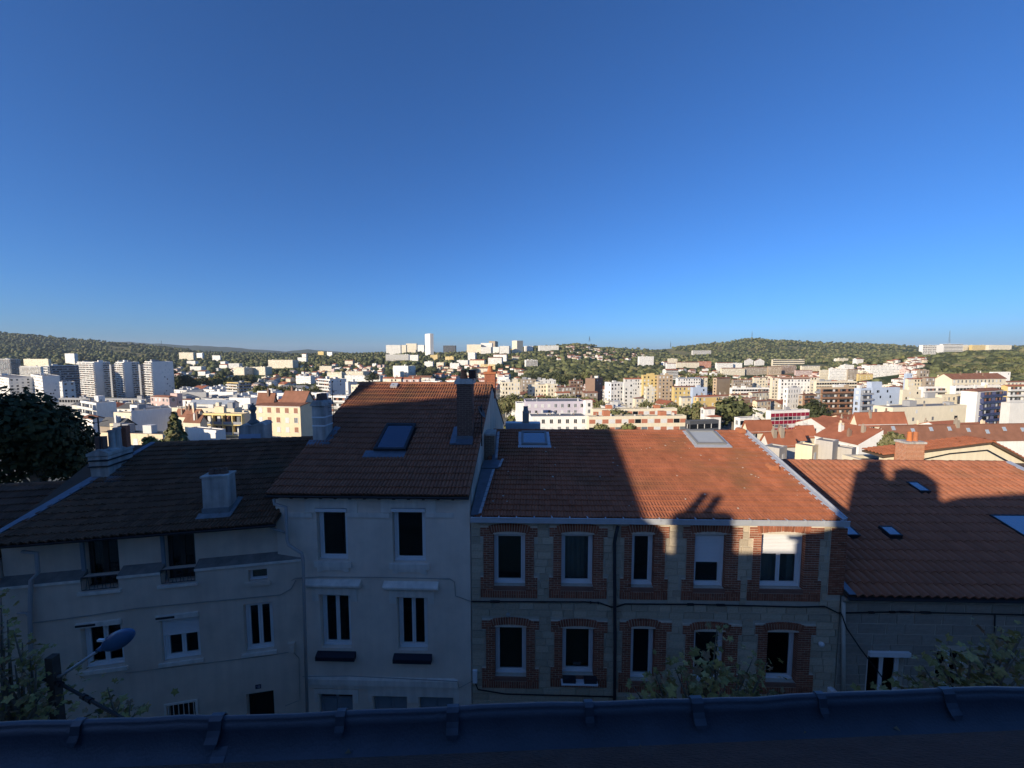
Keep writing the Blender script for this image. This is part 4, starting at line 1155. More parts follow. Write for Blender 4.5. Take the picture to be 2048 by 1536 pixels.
# chimney with three short pots
c = lef(432, 1032)[2]; vv = c[1]; a, b = FL_.px(405, 1000, vv)[0], FL_.px(457, 1000, vv)[0]; zt = FL_.px(436, 955, vv)[1]
m = H.mb(); m.prism([(vv - .03, c[2] - .2), (vv, c[2] + .3), (vv + .02, zt), (vv + .5, zt), (vv + .52, c[2] - .2)], a, b, 'x'); cm = m.build('chimney', M_CHIM, H.root); cm['label'] = 'squat rendered chimney with three short pots'
m = H.mb(); m.box(a - .03, b + .03, vv - .02, vv + .54, zt, zt + .06); m.build('chimney_cap', M_CHIM, cm)
for k in range(3):
    m = H.mb(); pot(m, a + .2 + k * (b - a - .4) / 2, vv + .27, zt + .06, .1, .17); m.build('pot', M_BRICK_D, cm)
m = H.mb(); m.slab((a - .12, vv - .22, c[2] + .03), (b + .1, vv - .22, c[2] + .03), (b + .1, vv - .02, c[2] + .13), (a - .12, vv - .02, c[2] + .13), .03); m.slab((b + .004, vv - .2, c[2] + .05), (b + .12, vv - .2, c[2] + .04), (b + .16, vv + .6, c[2] + .38), (b + .004, vv + .6, c[2] + .4), .03)
m.box(a - .02, b + .02, vv - .05, vv + .55, c[2] - .1, c[2] + .28); m.build('flashing', pm('mossy_lead', (.2, .22, .23), var=.25, scale=5, rough=.7), cm)
# wide chimney on the verge with its flues and mast
c = lef(215, 962)[2]; vv = c[1] + .1; b = c[0] + .35; a = c[0] - .85; zt = FL_.px(205, 934, vv)[1]
a, b = FL_.px(181, 940, vv)[0], FL_.px(217, 940, vv)[0]
m = H.mb(); m.box(a, b, vv, vv + 1.1, c[2] - 1.2, zt); cm = m.build('chimney', M_CHIM, H.root); cm['label'] = 'wide rendered chimney with banded top and four flues'
for k, (e, z0_, z1_) in enumerate(((.05, .0, .035), (.02, .045, .2), (.05, .21, .245), (.03, .255, .38), (.06, .39, .5))):
    m = H.mb(); m.box(a - e, b + e, vv - e, vv + 1.1 + e, zt + z0_ + .003 * k, zt + z1_); m.build('chimney_band_and_gap', M_METAL if k in (0, 2) else M_CHIM, cm)  # dark strips paint the shaded gaps between the rendered bands
m = H.mb(); m.prism([(a - .05, zt + .5), (b + .05, zt + .5), (b - .16, zt + .60), ((a + b) / 2, zt + .64), (a + .16, zt + .60)], vv - .04, vv + 1.14); m.build('chimney_cap', M_CHIM, cm)
zz = zt + .60
for (dx, dy, r_, h_, mt, sq) in ((.24, .2, .12, .45, M_BRICK_D, 1), (.36, .5, .1, .72, M_CHIM, 0), (.42, .66, .11, .78, M_CHIM, 0), (.46, .92, .13, .7, M_BRICK, 1)):
    m = H.mb()
    if sq: m.box(a + dx - r_, a + dx + r_, vv + dy - .1, vv + dy + .1, zz - .1, zz + h_)
    else: pot(m, a + dx, vv + dy, zz - .1, r_, h_, .95)
    m.build('flue', mt, cm)
m = H.mb(); m.tube([(a + .3, vv + .06, zt - .2), (a + .3, vv + .06, zt + 1.75)], .022, 6); m.tube([(a + .1, vv + .06, zt + 1.55), (a + .6, vv + .06, zt + 1.65)], .01, 4); m.build('mast', M_METAL, cm)
m = H.mb(); m.slab((b + .003, vv - .25, c[2] + .05), (b + .5, vv - .25, c[2] + .02), (b + .5, vv + 1.25, c[2] + .55), (b + .003, vv + 1.25, c[2] + .6), .04); m.slab((a - .1, vv - .3, c[2] - .02), (b + .3, vv - .3, c[2] - .02), (b + .3, vv - .003, c[2] + .1), (a - .1, vv - .003, c[2] + .1), .04); m.build('flashing', M_ZINC, cm)
# domed chimney with ball finial behind the ridge
vc = vr + 1.2; a, b = FL_.px(478, 870, vc)[0], FL_.px(530, 870, vc)[0]; zt = FL_.px(500, 852, vc)[1]
m = H.mb(); m.box(a, b, vc, vc + .8, zr - 1.2, zt); cm = m.build('chimney', M_CHIM, H.root); cm['label'] = 'chimney painted pale blue below with tall ball topped flue'
zp_ = FL_.px(500, 868, vc)[1]; m = H.mb(); m.box(a - .012, b - .18, vc - .013, vc - .001, zr - .5, zp_); m.build('painted_band', pm('pale_blue_paint', (.42, .5, .62), var=.1, rough=.8), cm)
m = H.mb(); m.prism([(a - .04, zt), (b + .04, zt), (b - .05, zt + .12), (b - .25, zt + .14), (a + .5, zt + .02), (a + .3, zt + .1), (a + .12, zt + .06)], vc - .03, vc + .83); m.build('chimney_cap', M_CHIM, cm)
fx = FL_.px(498, 830, vc)[0]; z1_, z2_ = FL_.px(498, 845, vc)[1], FL_.px(498, 811, vc)[1]; hh = z2_ - z1_
m = H.mb(); m.lathe([(.3, z1_ - .12), (.2, z1_ + .0), (.1, z1_ + hh * .12), (.085, z1_ + hh * .5), (.11, z1_ + hh * .62), (.15, z1_ + hh * .68), (.15, z1_ + hh * .8), (.09, z1_ + hh * .9), (.13, z1_ + hh * .92), (.13, z1_ + hh * .95), (.04, z1_ + hh * .97), (.04, z1_ + hh * 1.08)], fx, vc + .4, 14); m.build('flue', pm('dark_stone', (.17, .17, .16), var=.2, rough=.9), cm, smooth=True)
RENDH = H

# ---- lower roof next door
H = House('neighbour_house', FL_, -14.0, 'lower house with grey brown tile roof beside the wide chimney')
pc = lef(165, 962)[2]
pr_ = FL_.px(165, 964, 3.3); z_r = FL_.px(120, 967, 3.3)[1]; vr2 = 3.3
uR = -8.36; uL = -20.5; ze2 = z_r - (vr2 + .3) * math.tan(P22)
m = H.mb(); m.box(uL, uR, .0, 6.6, -1, ze2 + .05); m.prism([(0, ze2 + .06), (vr2, z_r - .14), (6.6, ze2 + .06)], uR - .3, uR - .05, 'x'); m.build('wall', M_RENDER2, H.root)
m = H.mb(); m.slab((uL, -.3, ze2), (uR, -.3, ze2), (uR, vr2, z_r), (uL, vr2, z_r), .09); m.slab((uL, vr2 + .002, z_r), (uR, vr2 + .002, z_r), (uR, 6.9, ze2), (uL, 6.9, ze2), .09); roof = m.build('roof', M_DECK, H.root)
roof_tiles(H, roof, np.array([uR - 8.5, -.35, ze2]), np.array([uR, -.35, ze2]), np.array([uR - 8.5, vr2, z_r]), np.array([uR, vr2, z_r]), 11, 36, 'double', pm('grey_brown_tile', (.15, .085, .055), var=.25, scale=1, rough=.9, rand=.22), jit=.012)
ridge_tiles(H, roof, np.array([uR - 8.5, vr2, z_r]), np.array([uR, vr2, z_r]), M_TILE_DK, r=.11)
eaves_gutter(H, uL, uR, -.36, ze2 - .02)
# ------------------------------------------------------------------ the terrace on this side of the street (behind and below the camera)
M_SLATE = pm('dark_roofing', (.03, .028, .03), var=.3, scale=12, rough=.95, bump=.8, bscale=90)
M_TERRACE = pm('terrace_render', (.66, .57, .45), var=.12, scale=.8, rough=.95)
YB, YF = -4.0, .82

def terrace(name, label, prof, drop, zfront=None, mat=M_TERRACE):
    root = empty(name, ((prof[0][0] + prof[-1][0]) / 2, YB, 0)); tag(root, label, 'house')
    off = ((prof[0][0] + prof[-1][0]) / 2, YB, 0)
    m = MB(off); m.prism([(prof[0][0], -1)] + list(prof) + [(prof[-1][0], -1)], YB - .15, YB + .15); m.build('rear_wall', mat, root)
    m = MB(off); xs0, xs1 = prof[0][0], prof[-1][0]
    for (a, b) in zip(prof[:-1], prof[1:]):
        za = zfront if zfront else a[1] - drop; zb = zfront if zfront else b[1] - drop
        if b[0] - a[0] < .02: continue
        m.slab((a[0], YF, za), (b[0], YF, zb), (b[0], YB + .152, b[1] - .05), (a[0], YB + .152, a[1] - .05), -.12)
    rf = m.build('roof', M_SLATE, root)
    m = MB(off)
    for (a, b) in zip(prof[:-1], prof[1:]):
        za = zfront if zfront else a[1] - drop; zb = zfront if zfront else b[1] - drop
        if b[0] - a[0] < .02: continue
        m.add([(a[0], YF - .05, -1), (b[0], YF - .05, -1), (b[0], YF - .05, zb - .14), (a[0], YF - .05, za - .14)], [(0, 1, 2, 3)])
    for (x, z) in (prof[0], prof[-1]):
        zf = zfront if zfront else z - drop
        m.add([(x, YB, -1), (x, YF - .05, -1), (x, YF - .05, zf - .14), (x, YB, z - .06)], [(0, 1, 2, 3)])
    m.build('wall', mat, root)
    return root, off

OWN, ooff = terrace('terraced_house', 'own house below the viewpoint with dark roof and long zinc gutter', [(-2.15, 16.06), (-1.85, 16.25), (-.77, 16.55), (2.1, 16.73), (14, 16.9)], 0, zfront=12.95)
LOW2, loff = terrace('terraced_house', 'low house of the near terrace with two pot chimney', [(-11.2, 14.45), (-2.17, 14.47)], 2.9)
GAB, goff = terrace('terraced_house', 'tall house of the near terrace with steep falling gable', [(-28.8, 20.55), (-19.8, 21.95), (-11.5, 15.5), (-11.22, 15.2)], 3.6)
BIG, boff = terrace('apartment_block', 'high dark block at the top end of the near terrace', [(-74, 23.6), (-50, 24.0), (-29.5, 22.6), (-28.82, 21.3)], 3.5)
EAST, eoff = terrace('terraced_house', 'plain house of the near terrace beyond the own gutter end', [(14.02, 16.9), (30, 17.0), (48, 17.0)], 3.9)
def stack(root, off, x0, x1, z0, z1, d=.2, poly=None):
    m = MB(off)
    if poly: m.prism(poly, YB - d, YB + d)
    else: m.box(x0, x1, YB - d, YB + d, z0, z1)
    return m.build('chimney', M_BRICK_D, root)
c = stack(LOW2, loff, -5.47, -4.28, 13.5, 17.95)
m = MB(loff); pot(m, -5.0, YB, 17.95, .2, .66); pot(m, -4.55, YB, 17.95, .2, .66); m.build('pot', M_CLAY, c)
stack(LOW2, loff, -4.27, -3.66, 13.5, 17.45)
stack(LOW2, loff, 0, 0, 0, 0, poly=[(-3.64, 13.4), (-1.88, 13.4), (-1.9, 17.38), (-2.49, 17.95), (-3.1, 18.12), (-3.64, 17.95)])
c = stack(LOW2, loff, -10.68, -9.0, 13.5, 15.82)
m = MB(loff); pot(m, -10.4, YB, 15.8, .17, .78); pot(m, -9.84, YB, 15.8, .17, .66); m.build('pot', M_CLAY, c)

# the gutter at the foot of the own roof
M_GUT = pm('blue_grey_zinc', (.085, .10, .125), var=.25, scale=5, rough=.5, metal=.25, spec=.5, bump=.12, bscale=120, streak=.15, spots=(.09, .1, .12), spot_amt=.2, spot_scale=6)
ZG = 12.93
ga = on_plane(-60, 1452, (0, 0, ZG), (0, 0, 1)); gb = on_plane(2110, 1373, (0, 0, ZG), (0, 0, 1))
gd = (gb - ga); gL = np.linalg.norm(gd); gd /= gL; grot = math.atan2(gd[1], gd[0])
GR = .085
gut = empty('gutter_frame', tuple(ga - np.array(OWN.location)), grot, OWN); gut.name = 'gutter'
n = 14; V = []; F = []
xs = np.linspace(-.6, gL + 2.5, 60)
prof = [(.006, -.022), (.009, -.006), (.005, .003), (-.003, .004), (-.009, -.002), (-.008, -.012)]
for i in range(n + 1):
    a = PI * i / n; prof.append((-GR + math.cos(a) * GR * .93 - .004, -math.sin(a) * GR * 1.05 - .012))
prof += [(-2 * GR - .005, .03), (-2 * GR - .015, .03)]
for i in range(n, -1, -1):
    a = PI * i / n; prof.append((-GR + math.cos(a) * GR * 1.0, -math.sin(a) * GR * 1.1 - .022))
k = len(prof)
for x in xs:
    w = .003 * math.sin(x * 5) + .002 * math.sin(x * 13) + .0022 * math.sin(x * 31 + 2) * math.sin(x * 3.3)
    V += [(x, p[0], p[1] + w) for p in prof]
for i in range(len(xs) - 1):
    for j in range(k): F.append((i * k + j, i * k + (j + 1) % k, (i + 1) * k + (j + 1) % k, (i + 1) * k + j))
m = MB(); m.add(V, F); m.build('trough', M_GUT, gut, smooth=True)
for j, (px, py) in enumerate(((160, 1444), (436, 1434), (683, 1426), (906, 1418), (1177, 1409), (1393, 1402), (1641, 1393), (1893, 1383), (-50, 1452), (2200, 1372))):
    p = on_plane(px, py, (0, 0, ZG), (0, 0, 1)); x = float((p - ga) @ gd)
    w = .018 if j % 2 else .013; dp = 4 if j % 2 else 3
    m = MB(); pts = [(.010, -.04), (.014, -.004), (.007, .008), (-.005, .009), (-.014, .0)] + [(-.014 - .004 * q - .0012 * q * q, -.012 - .0125 * q) for q in range(1, dp)]
    for (a, b) in zip(pts[:-1], pts[1:]):
        sk = .006
        m.slab((x - w, a[0], a[1]), (x + w, a[0], a[1]), (x + w, b[0], b[1]), (x - w, b[0], b[1]), -.003)
    a = pts[-1]; m.slab((x - w, a[0], a[1]), (x + w, a[0], a[1]), (x + w * .6, a[0] - .004, a[1] - .012), (x - w * .6, a[0] - .004, a[1] - .012), -.003)
    m.build('strap', pm('strap_zinc', (.11, .125, .15), var=.25, scale=14, rough=.45, metal=.4), gut)
for x in (.72, 1.93, 2.75):
    m = MB(); V = []
    for e in (-.02, .02):
        for i in range(10):
            a = PI * (i / 9) * .8 + .12; V.append((x + e + .002 * math.sin(i * 2.1), -GR + math.cos(a) * GR * .915, -math.sin(a) * GR * 1.03 - .011))
    m.add(V, [(i, i + 1, 11 + i, 10 + i) for i in range(9)]); m.build('solder_seam', pm('strap_zinc', (.1, .1, .1)), gut)
# leaf litter and grit lying in the trough
m = MB()
for i in range(26):
    x = rnd.uniform(0, gL); y = -GR + rnd.uniform(-.05, .05); s = rnd.uniform(.004, .012); z = -GR * .93
    a = rnd.uniform(0, 6.28); m.add([(x + math.cos(a) * s, y + math.sin(a) * s, z), (x - math.sin(a) * s, y + math.cos(a) * s, z + .006), (x - math.cos(a) * s, y - math.sin(a) * s, z + .002)], [(0, 1, 2)])
m.build('leaf_litter', pm('dry_litter', (.2, .16, .1), var=.3, rough=1), gut)['kind'] = 'stuff'
# rough roofing felt between the gutter and the roof
m = MB(); m.slab((-.6, -2 * GR - .02, .034), (gL + 2.5, -2 * GR - .02, .034), (gL + 2.5, -.62, .36), (-.6, -.62, .36), .02); m.build('eaves_felt', M_SLATE, gut)

# ------------------------------------------------------------------ street lamp on its post
YL = 6.4
p0 = atY(104, 1312, YL)
t = empty('street_lamp', (p0[0], YL, 0)); tag(t, 'blue oval street lamp on a slanting arm above a dark post', 'street lamp')
m = MB(); m.prism([(-.065, -.06), (.065, -.06), (.065, .06), (-.065, .06)], -.5, p0[2], 'z'); m.v = [(x * (1.25 - .25 * (z + .5) / (p0[2] + .5)), y * (1.25 - .25 * (z + .5) / (p0[2] + .5)), z) for x, y, z in m.v]
m.build('post', pm('dark_timber', (.06, .05, .042), var=.3, scale=6, rough=.95, bump=.4), t)
a0 = atY(122, 1352, YL) - np.array(t.location); a1 = atY(203, 1297, YL - .1) - np.array(t.location)
m = MB(); m.tube([tuple(a0 + [-.15, 0, -.02]), tuple(a0), tuple(a1)], .026, 8); m.build('arm', pm('galvanised', (.42, .44, .46), rough=.4, metal=.6), t, smooth=True)
h0 = a1; h1 = atY(270, 1262, YL - .2) - np.array(t.location); hc = (h0 + h1) / 2; hl = np.linalg.norm(h1 - h0)
m = MB(); pr = []
for i in range(13):
    s = i / 12; pr.append((max(.004, math.sin(PI * min(1, max(0, s))) ** .55 * .155), (s - .5) * hl))
m.lathe(pr, 0, 0, 16, 1.0, .62)
lm = m.build('lamp_head', M_TEAL, t, smooth=True)
dirv = Vector(h1 - h0).normalized()
lm.matrix_local = Matrix.Translation(Vector(hc)) @ dirv.to_track_quat('Z', 'Y').to_matrix().to_4x4() @ Matrix.Rotation(R(90), 4, 'Z')
m = MB(); m.tube([tuple(h0 - np.array(dirv) * .1), tuple(h0 + np.array(dirv) * .1)], [.035, .06], 10); m.build('collar', M_TEAL, t, smooth=True)
gp = hc + np.array([-.17, -.11, .075]); m = MB(); m.box(gp[0] - .05, gp[0] + .05, gp[1] - .02, gp[1] + .02, gp[2] - .012, gp[2] + .022); m.build('maker_plate', M_PVC, t)
m = MB(); bx = atY(72, 1357, YL) - np.array(t.location); m.tube([tuple(bx), tuple(bx + [.2, 0, 0])], [.02, .05], 6); m.build('cable_clamp', M_METAL, t)

def cable(label, pts, r, sag=0.0, name='cable', knots=0, mat=None):
    P = []
    for a, b in zip(pts[:-1], pts[1:]):
        for i in range(6):
            s = i / 6; p = np.array(a) * (1 - s) + np.array(b) * s; p[2] -= sag * 4 * s * (1 - s); P.append(p)
    P.append(np.array(pts[-1], float)); o = P[0].copy(); o[2] = P[0][2]
    m = MB(tuple(o)); m.tube([tuple(p) for p in P], r, 6)
    for i in range(knots):
        j = rnd.randrange(len(P) - 1); q = P[j]; d = P[j + 1] - P[j]; m.tube([tuple(q), tuple(q + d * .5)], r * 1.7, 6)
    c = m.build(name, mat or M_CABLE, loc=tuple(o)); tag(c, label, 'cable'); return c
c0 = atY(110, 1362, YL); cable('thick black bundled cable running from the lamp post down past the gutter', [c0, atY(165, 1392, 6.0), atY(240, 1434, 5.4), atY(330, 1480, 4.6)], .026, .0, knots=4)
cable('black cable running from the lamp post into the leaves', [atY(92, 1358, YL), atY(40, 1360, 6.6), atY(-90, 1366, 7.0)], .016, .02)
W3 = lambda fr, pts, v: [fr.world(fr.px(x, y, v)[0], v, fr.px(x, y, v)[1]) for x, y in pts]
cable('pale cable along the angled rendered house between its window rows', W3(FL_, [(66, 1246), (180, 1231), (270, 1217), (400, 1205), (560, 1190), (582, 1178), (592, 1160)], -.03), .014, mat=M_CABLE_PALE)
cable('lower thin cable along the angled rendered house', W3(FL_, [(250, 1346), (400, 1328), (545, 1310), (585, 1303), (598, 1316), (600, 1400), (570, 1412)], -.02), .009, mat=M_CABLE_PALE)
cable('twisted grey cable crossing the tall white house under its upper sills', W3(FM, [(575, 1166), (590, 1157), (640, 1154), (780, 1155), (900, 1158), (909, 1164), (911, 1192), (943, 1203)], -.06), .014, mat=M_CABLE_PALE)
cable('thin cables above the shop band of the tall white house', W3(FM, [(605, 1353), (700, 1352), (915, 1363), (918, 1376), (945, 1362)], -.14), .012, mat=M_CABLE_PALE)
cable('heavy black cable crossing the brick house between its storeys', W3(FM, [(943, 1203), (1170, 1204), (1200, 1206), (1222, 1214), (1232, 1214), (1250, 1208), (1400, 1209), (1600, 1214), (1650, 1213), (1676, 1226)], -.07), .022, knots=5)
cable('black cable under the cornice of the low house', W3(FM, [(1676, 1226), (1800, 1224), (2048, 1230), (2200, 1234)], -.06), .021, knots=6)
cable('black cable hanging from the downpipe across the white window', W3(FM, [(1683, 1228), (1693, 1256), (1720, 1296), (1732, 1312), (1764, 1354)], -.16), .02)
cable('short cable dropping from the cornice behind the leaves', W3(FM, [(1990, 1230), (1989, 1274), (2004, 1278)], -.06), .016)
cable('black cable along the foot of the brick house', W3(FM, [(949, 1362), (956, 1379), (1010, 1388), (1230, 1394)], -.06), .02)
cable('black cable on the cream gable wall', [atY(1830, 922, 23.4), atY(1900, 907, 23.4), atY(1975, 900, 23.4), atY(2048, 940, 23.4)], .03)

# ------------------------------------------------------------------ young plane trees in the street
def leaf_mesh(k):
    rr = random.Random(k); V = [(0, 0, 0)]; n = 11
    for i in range(n):
        a = -PI * .5 + (i - 5) / 5 * PI * .93
        L_ = (1.0, .62, .95, .55, .8, .4)[abs(i - 5)] * rr.uniform(.9, 1.1)
        V.append((math.cos(a + PI) * 0 + math.sin(a + PI / 2) * L_ * .5, -math.cos(a + PI / 2) * 0 + math.cos(a + PI / 2) * L_ * .5, rr.uniform(-.06, .05) - .12 * abs(math.sin(a + PI / 2)) * L_))
    F = [(0, i, i + 1) for i in range(1, n)]
    me = bpy.data.meshes.new('leaf'); me.from_pydata(V, [], F)
    return me, V, F
M_LEAF = [pm('plane_leaf', (.225, .20, .065), var=.25, scale=6, rough=.6, spec=.3, rand=.4), pm('plane_leaf_yellowing', (.28, .23, .085), var=.25, scale=6, rough=.6, spec=.3, rand=.35), pm('plane_leaf_brown', (.24, .165, .09), var=.3, scale=6, rough=.7, rand=.3)]
LEAVES = []
for k in range(6):
    me, V, F = leaf_mesh(k); me.materials.append(M_LEAF[(0, 0, 0, 1, 1, 2)[k]]); LEAVES.append((me, np.array(V), F))
M_BARK = pm('plane_bark', (.16, .14, .11), var=.35, scale=5, rough=.95)

def plane_tree(label, tips, Y, base_px, per=32, nmax=290, size=(.14, .25)):
    rr = random.Random(label)
    bx = atY(base_px, 1400, Y)[0]
    root = empty('plane_tree', (bx, Y, 0)); tag(root, label, 'tree', 'young plane trees along the street')
    o = np.array([bx, Y, 0])
    m = MB(); fork = np.array([0, 0, 7.0]); m.tube([(0, 0, -.1), (.02, .01, 3), (0, 0, 7.2)], [.16, .12, .09], 8)
    spots = []
    for (px, py, dy) in tips:
        tip = atY(px, py, Y + dy) - o
        mid_ = fork + (tip - fork) * .5 + np.array([rr.uniform(-.2, .2), rr.uniform(-.2, .2), -.15])
        m.tube([tuple(fork + [0, 0, -.2]), tuple(mid_), tuple(tip)], [.05, .028, .007], 5)
        for i in range(per):
            s = 1 - rr.random() ** 1.5 * .62
            p = (fork * (1 - s) ** 2 + 2 * s * (1 - s) * mid_ + tip * s * s) if s < .5 else mid_ + (tip - mid_) * (s - .5) * 2
            sp = .11 + .34 * (1 - s)
            p = p + np.array([rr.gauss(0, sp), rr.gauss(0, sp), rr.gauss(0, sp * .6)])
            spots.append((p, rr.uniform(*size) * (1.0 if s < .93 else .7)))
    m.build('trunk', M_BARK, root)
    spots.sort(key=lambda t: t[0][1] - t[1])
    bigs = [MB() for _ in range(3)]; cnt = 0
    for p, sz in spots:
        k = rr.randrange(6)
        Mx = Matrix.Translation(Vector(p)) @ Matrix.Rotation(rr.uniform(0, 2 * PI), 4, 'Z') @ Matrix.Rotation(rr.gauss(-.5, .5), 4, 'X') @ Matrix.Rotation(rr.gauss(0, .5), 4, 'Y') @ Matrix.Scale(sz, 4)
        if cnt < nmax:
            link('leaf', LEAVES[k][0], root).matrix_local = Mx; cnt += 1
        else:
            q = bigs[(0, 0, 0, 1, 1, 2)[k]]; q.add([tuple(Mx @ Vector(v)) for v in LEAVES[k][1]], LEAVES[k][2])
    for q, mt in zip(bigs, M_LEAF):
        if q.f: q.build('leaf', mt, root)['kind'] = 'stuff'
    return root
plane_tree('plane tree in front of the brick house with one tall shoot', [(1434, 1258, 0), (1428, 1290, .1), (1440, 1320, -.1), (1365, 1300, .1), (1350, 1335, -.1), (1310, 1345, .1), (1300, 1375, 0), (1265, 1372, -.1), (1250, 1392, .1), (1398, 1340, .1), (1480, 1330, 0), (1505, 1318, .1), (1535, 1325, -.1), (1495, 1362, .2), (1450, 1370, -.2), (1390, 1380, .2), (1340, 1385, -.1), (1420, 1360, -.3), (1540, 1380, .1)], 6.2, 1415, per=31)
plane_tree('plane tree in front of the low house', [(1995, 1252, 0), (2030, 1260, .2), (2060, 1240, 0), (1900, 1296, .1), (1940, 1290, -.1), (1870, 1310, 0), (1845, 1330, .1), (2000, 1300, .1), (2040, 1300, -.1), (1960, 1330, .2), (1905, 1340, -.1), (1860, 1360, 0), (2010, 1350, 0), (2060, 1330, .1), (1830, 1370, .1), (1940, 1370, -.2), (1985, 1370, .1), (1820, 1350, -.1), (1755, 1380, .2), (1785, 1384, 0)], 6.6, 1950, per=27)
plane_tree('plane tree beside the street lamp', [(2, 1195, .2), (-20, 1215, 0), (15, 1240, .1), (28, 1265, 0), (10, 1290, .1), (45, 1285, .3), (60, 1310, .2), (72, 1330, -.2), (30, 1330, 0), (0, 1345, .1), (55, 1365, -.1), (20, 1385, .1), (85, 1385, -.2), (40, 1410, 0), (-20, 1300, 0), (110, 1400, -.2), (75, 1420, .1), (10, 1425, .2), (140, 1330, .5)], 6.3, 20, per=24, size=(.11, .19))
plane_tree('small plane tree top under the rendered house', [(215, 1375, 0), (205, 1395, .1), (240, 1405, 0), (262, 1400, .1), (270, 1425, 0), (190, 1420, 0), (225, 1425, -.1), (170, 1432, .1)], 6.0, 225, per=14, nmax=120)

# ------------------------------------------------------------------ larger garden trees beyond the houses
def crown_mesh(name, lobes, n, leaf, mats, seed, dark=.35):
    """leaf clumps spread through several lobes; lobes = (x, y, z, rx, ry, rz)"""
    rr = np.random.RandomState(seed)
    V = []; F = []; mi = []
    w = np.array([l[3] * l[4] * l[5] for l in lobes]) ** .7; w /= w.sum()
    for _ in range(n):
        l = lobes[rr.choice(len(lobes), p=w)]
        d = rr.normal(size=3); d /= np.linalg.norm(d); r = rr.uniform(.35, 1.0) ** .5
        r *= 1 + .16 * math.sin(d[0] * 7 + l[0]) * math.sin(d[2] * 6 + l[1])
        p = np.array(l[:3]) + d * r * np.array(l[3:6])
        nrm_ = d + rr.normal(size=3) * .55 + np.array([0, 0, .25]); nrm_ /= np.linalg.norm(nrm_)
        a = np.cross(nrm_, rr.normal(size=3)); a /= np.linalg.norm(a); b = np.cross(nrm_, a)
        s = leaf * rr.uniform(.6, 1.35); q = rr.uniform(.5, .9)
        i = len(V); V += [tuple(p - a * s), tuple(p - b * s * q), tuple(p + a * s + nrm_ * s * .25), tuple(p + b * s * q)]
        F.append((i, i + 1, i + 2)); F.append((i, i + 2, i + 3)); k = rr.randint(len(mats)); mi += [k, k]
    me = bpy.data.meshes.new(name); me.from_pydata(V, [], F)
    for m_ in mats: me.materials.append(m_)
    me.polygons.foreach_set('material_index', mi); me.update()
    return me
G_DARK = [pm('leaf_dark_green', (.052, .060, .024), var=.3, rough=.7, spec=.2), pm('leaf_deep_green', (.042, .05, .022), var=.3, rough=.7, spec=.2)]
G_MID = [pm('leaf_mid_green', (.13, .138, .055), var=.3, rough=.7, spec=.2), pm('leaf_olive', (.165, .15, .068), var=.3, rough=.7, spec=.2)]
G_LIGHT = [pm('leaf_light_green', (.15, .165, .05), var=.3, rough=.7, spec=.2), pm('leaf_olive', (.165, .15, .068))]
def big_tree(label, px, ytop, ybot, wpx, Y, mats, n, leaf, seed, lob=6, name='garden_tree', cone=False):
    c = atY(px, (ytop + ybot) / 2, Y); top = atY(px, ytop, Y)[2]; bot = atY(px, ybot, Y)[2]; rx = wpx / 2 / FPX * Y
    gz = ground(c[0], Y); root = empty(name, (c[0], Y, gz)); tag(root, label, 'tree')
    rr = random.Random(seed); lobes = []
    h = top - bot
    for i in range(lob):
        if cone:
            f = i / (lob - 1); lobes.append((rr.uniform(-.1, .1) * rx, 0, bot - gz + h * (.12 + .8 * f), rx * (1.05 - .8 * f), rx * (1.05 - .8 * f), h * .2))
        else:
            a = 2 * PI * i / lob; k = rr.uniform(.35, .62)
            lobes.append((math.cos(a) * rx * k, math.sin(a) * rx * k, bot - gz + h * rr.uniform(.3, .72), rx * rr.uniform(.42, .6), rx * rr.uniform(.42, .6), h * rr.uniform(.22, .32)))
    if not cone: lobes.append((0, 0, bot - gz + h * .62, rx * .6, rx * .6, h * .38))
    link('crown', crown_mesh('crown', lobes, n, leaf, mats, seed), root)
    m = MB(); zc = bot - gz + h * .5; m.tube([(0, 0, -.3), (.1, 0, zc * .5), (0, 0, zc)], [.05 * h + .08, .035 * h + .06, .02 * h + .03], 7)
    for l in lobes[:5]: m.tube([(0, 0, zc * .7), (l[0] * .6, l[1] * .6, (l[2] + zc * .7) / 2), (l[0], l[1], l[2])], [.018 * h + .03, .012 * h + .02, .01], 5)
    m.build('trunk', M_BARK, root)
    return root
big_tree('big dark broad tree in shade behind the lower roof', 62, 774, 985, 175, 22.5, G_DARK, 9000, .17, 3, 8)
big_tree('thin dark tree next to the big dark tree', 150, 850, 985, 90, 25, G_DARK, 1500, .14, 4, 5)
big_tree('sunlit glossy tree rising behind the angled roof', 349, 833, 905, 46, 40, G_MID, 1500, .26, 5, 5, cone=True)
big_tree('small sunlit tree beside the banded chimney', 300, 870, 910, 34, 36, G_LIGHT, 500, .17, 6, 4)
big_tree('pale bush tree beside the gable of the tall house', 1022, 830, 872, 30, 42, G_LIGHT, 700, .22, 7, 4)
big_tree('green tree beside the cream gable', 1788, 865, 925, 52, 62, G_MID, 1500, .34, 8, 5)
big_tree('low spreading tree left of the brick chimney pots', 1755, 895, 930, 30, 55, G_MID, 600, .25, 9, 4)
big_tree('tree crown just over the brick house ridge in front of red panels', 1205, 848, 875, 36, 70, G_MID, 600, .3, 10, 4)
big_tree('wider tree crown over the brick house ridge in front of red panels', 1255, 846, 876, 42, 70, G_LIGHT, 800, .3, 11, 4)
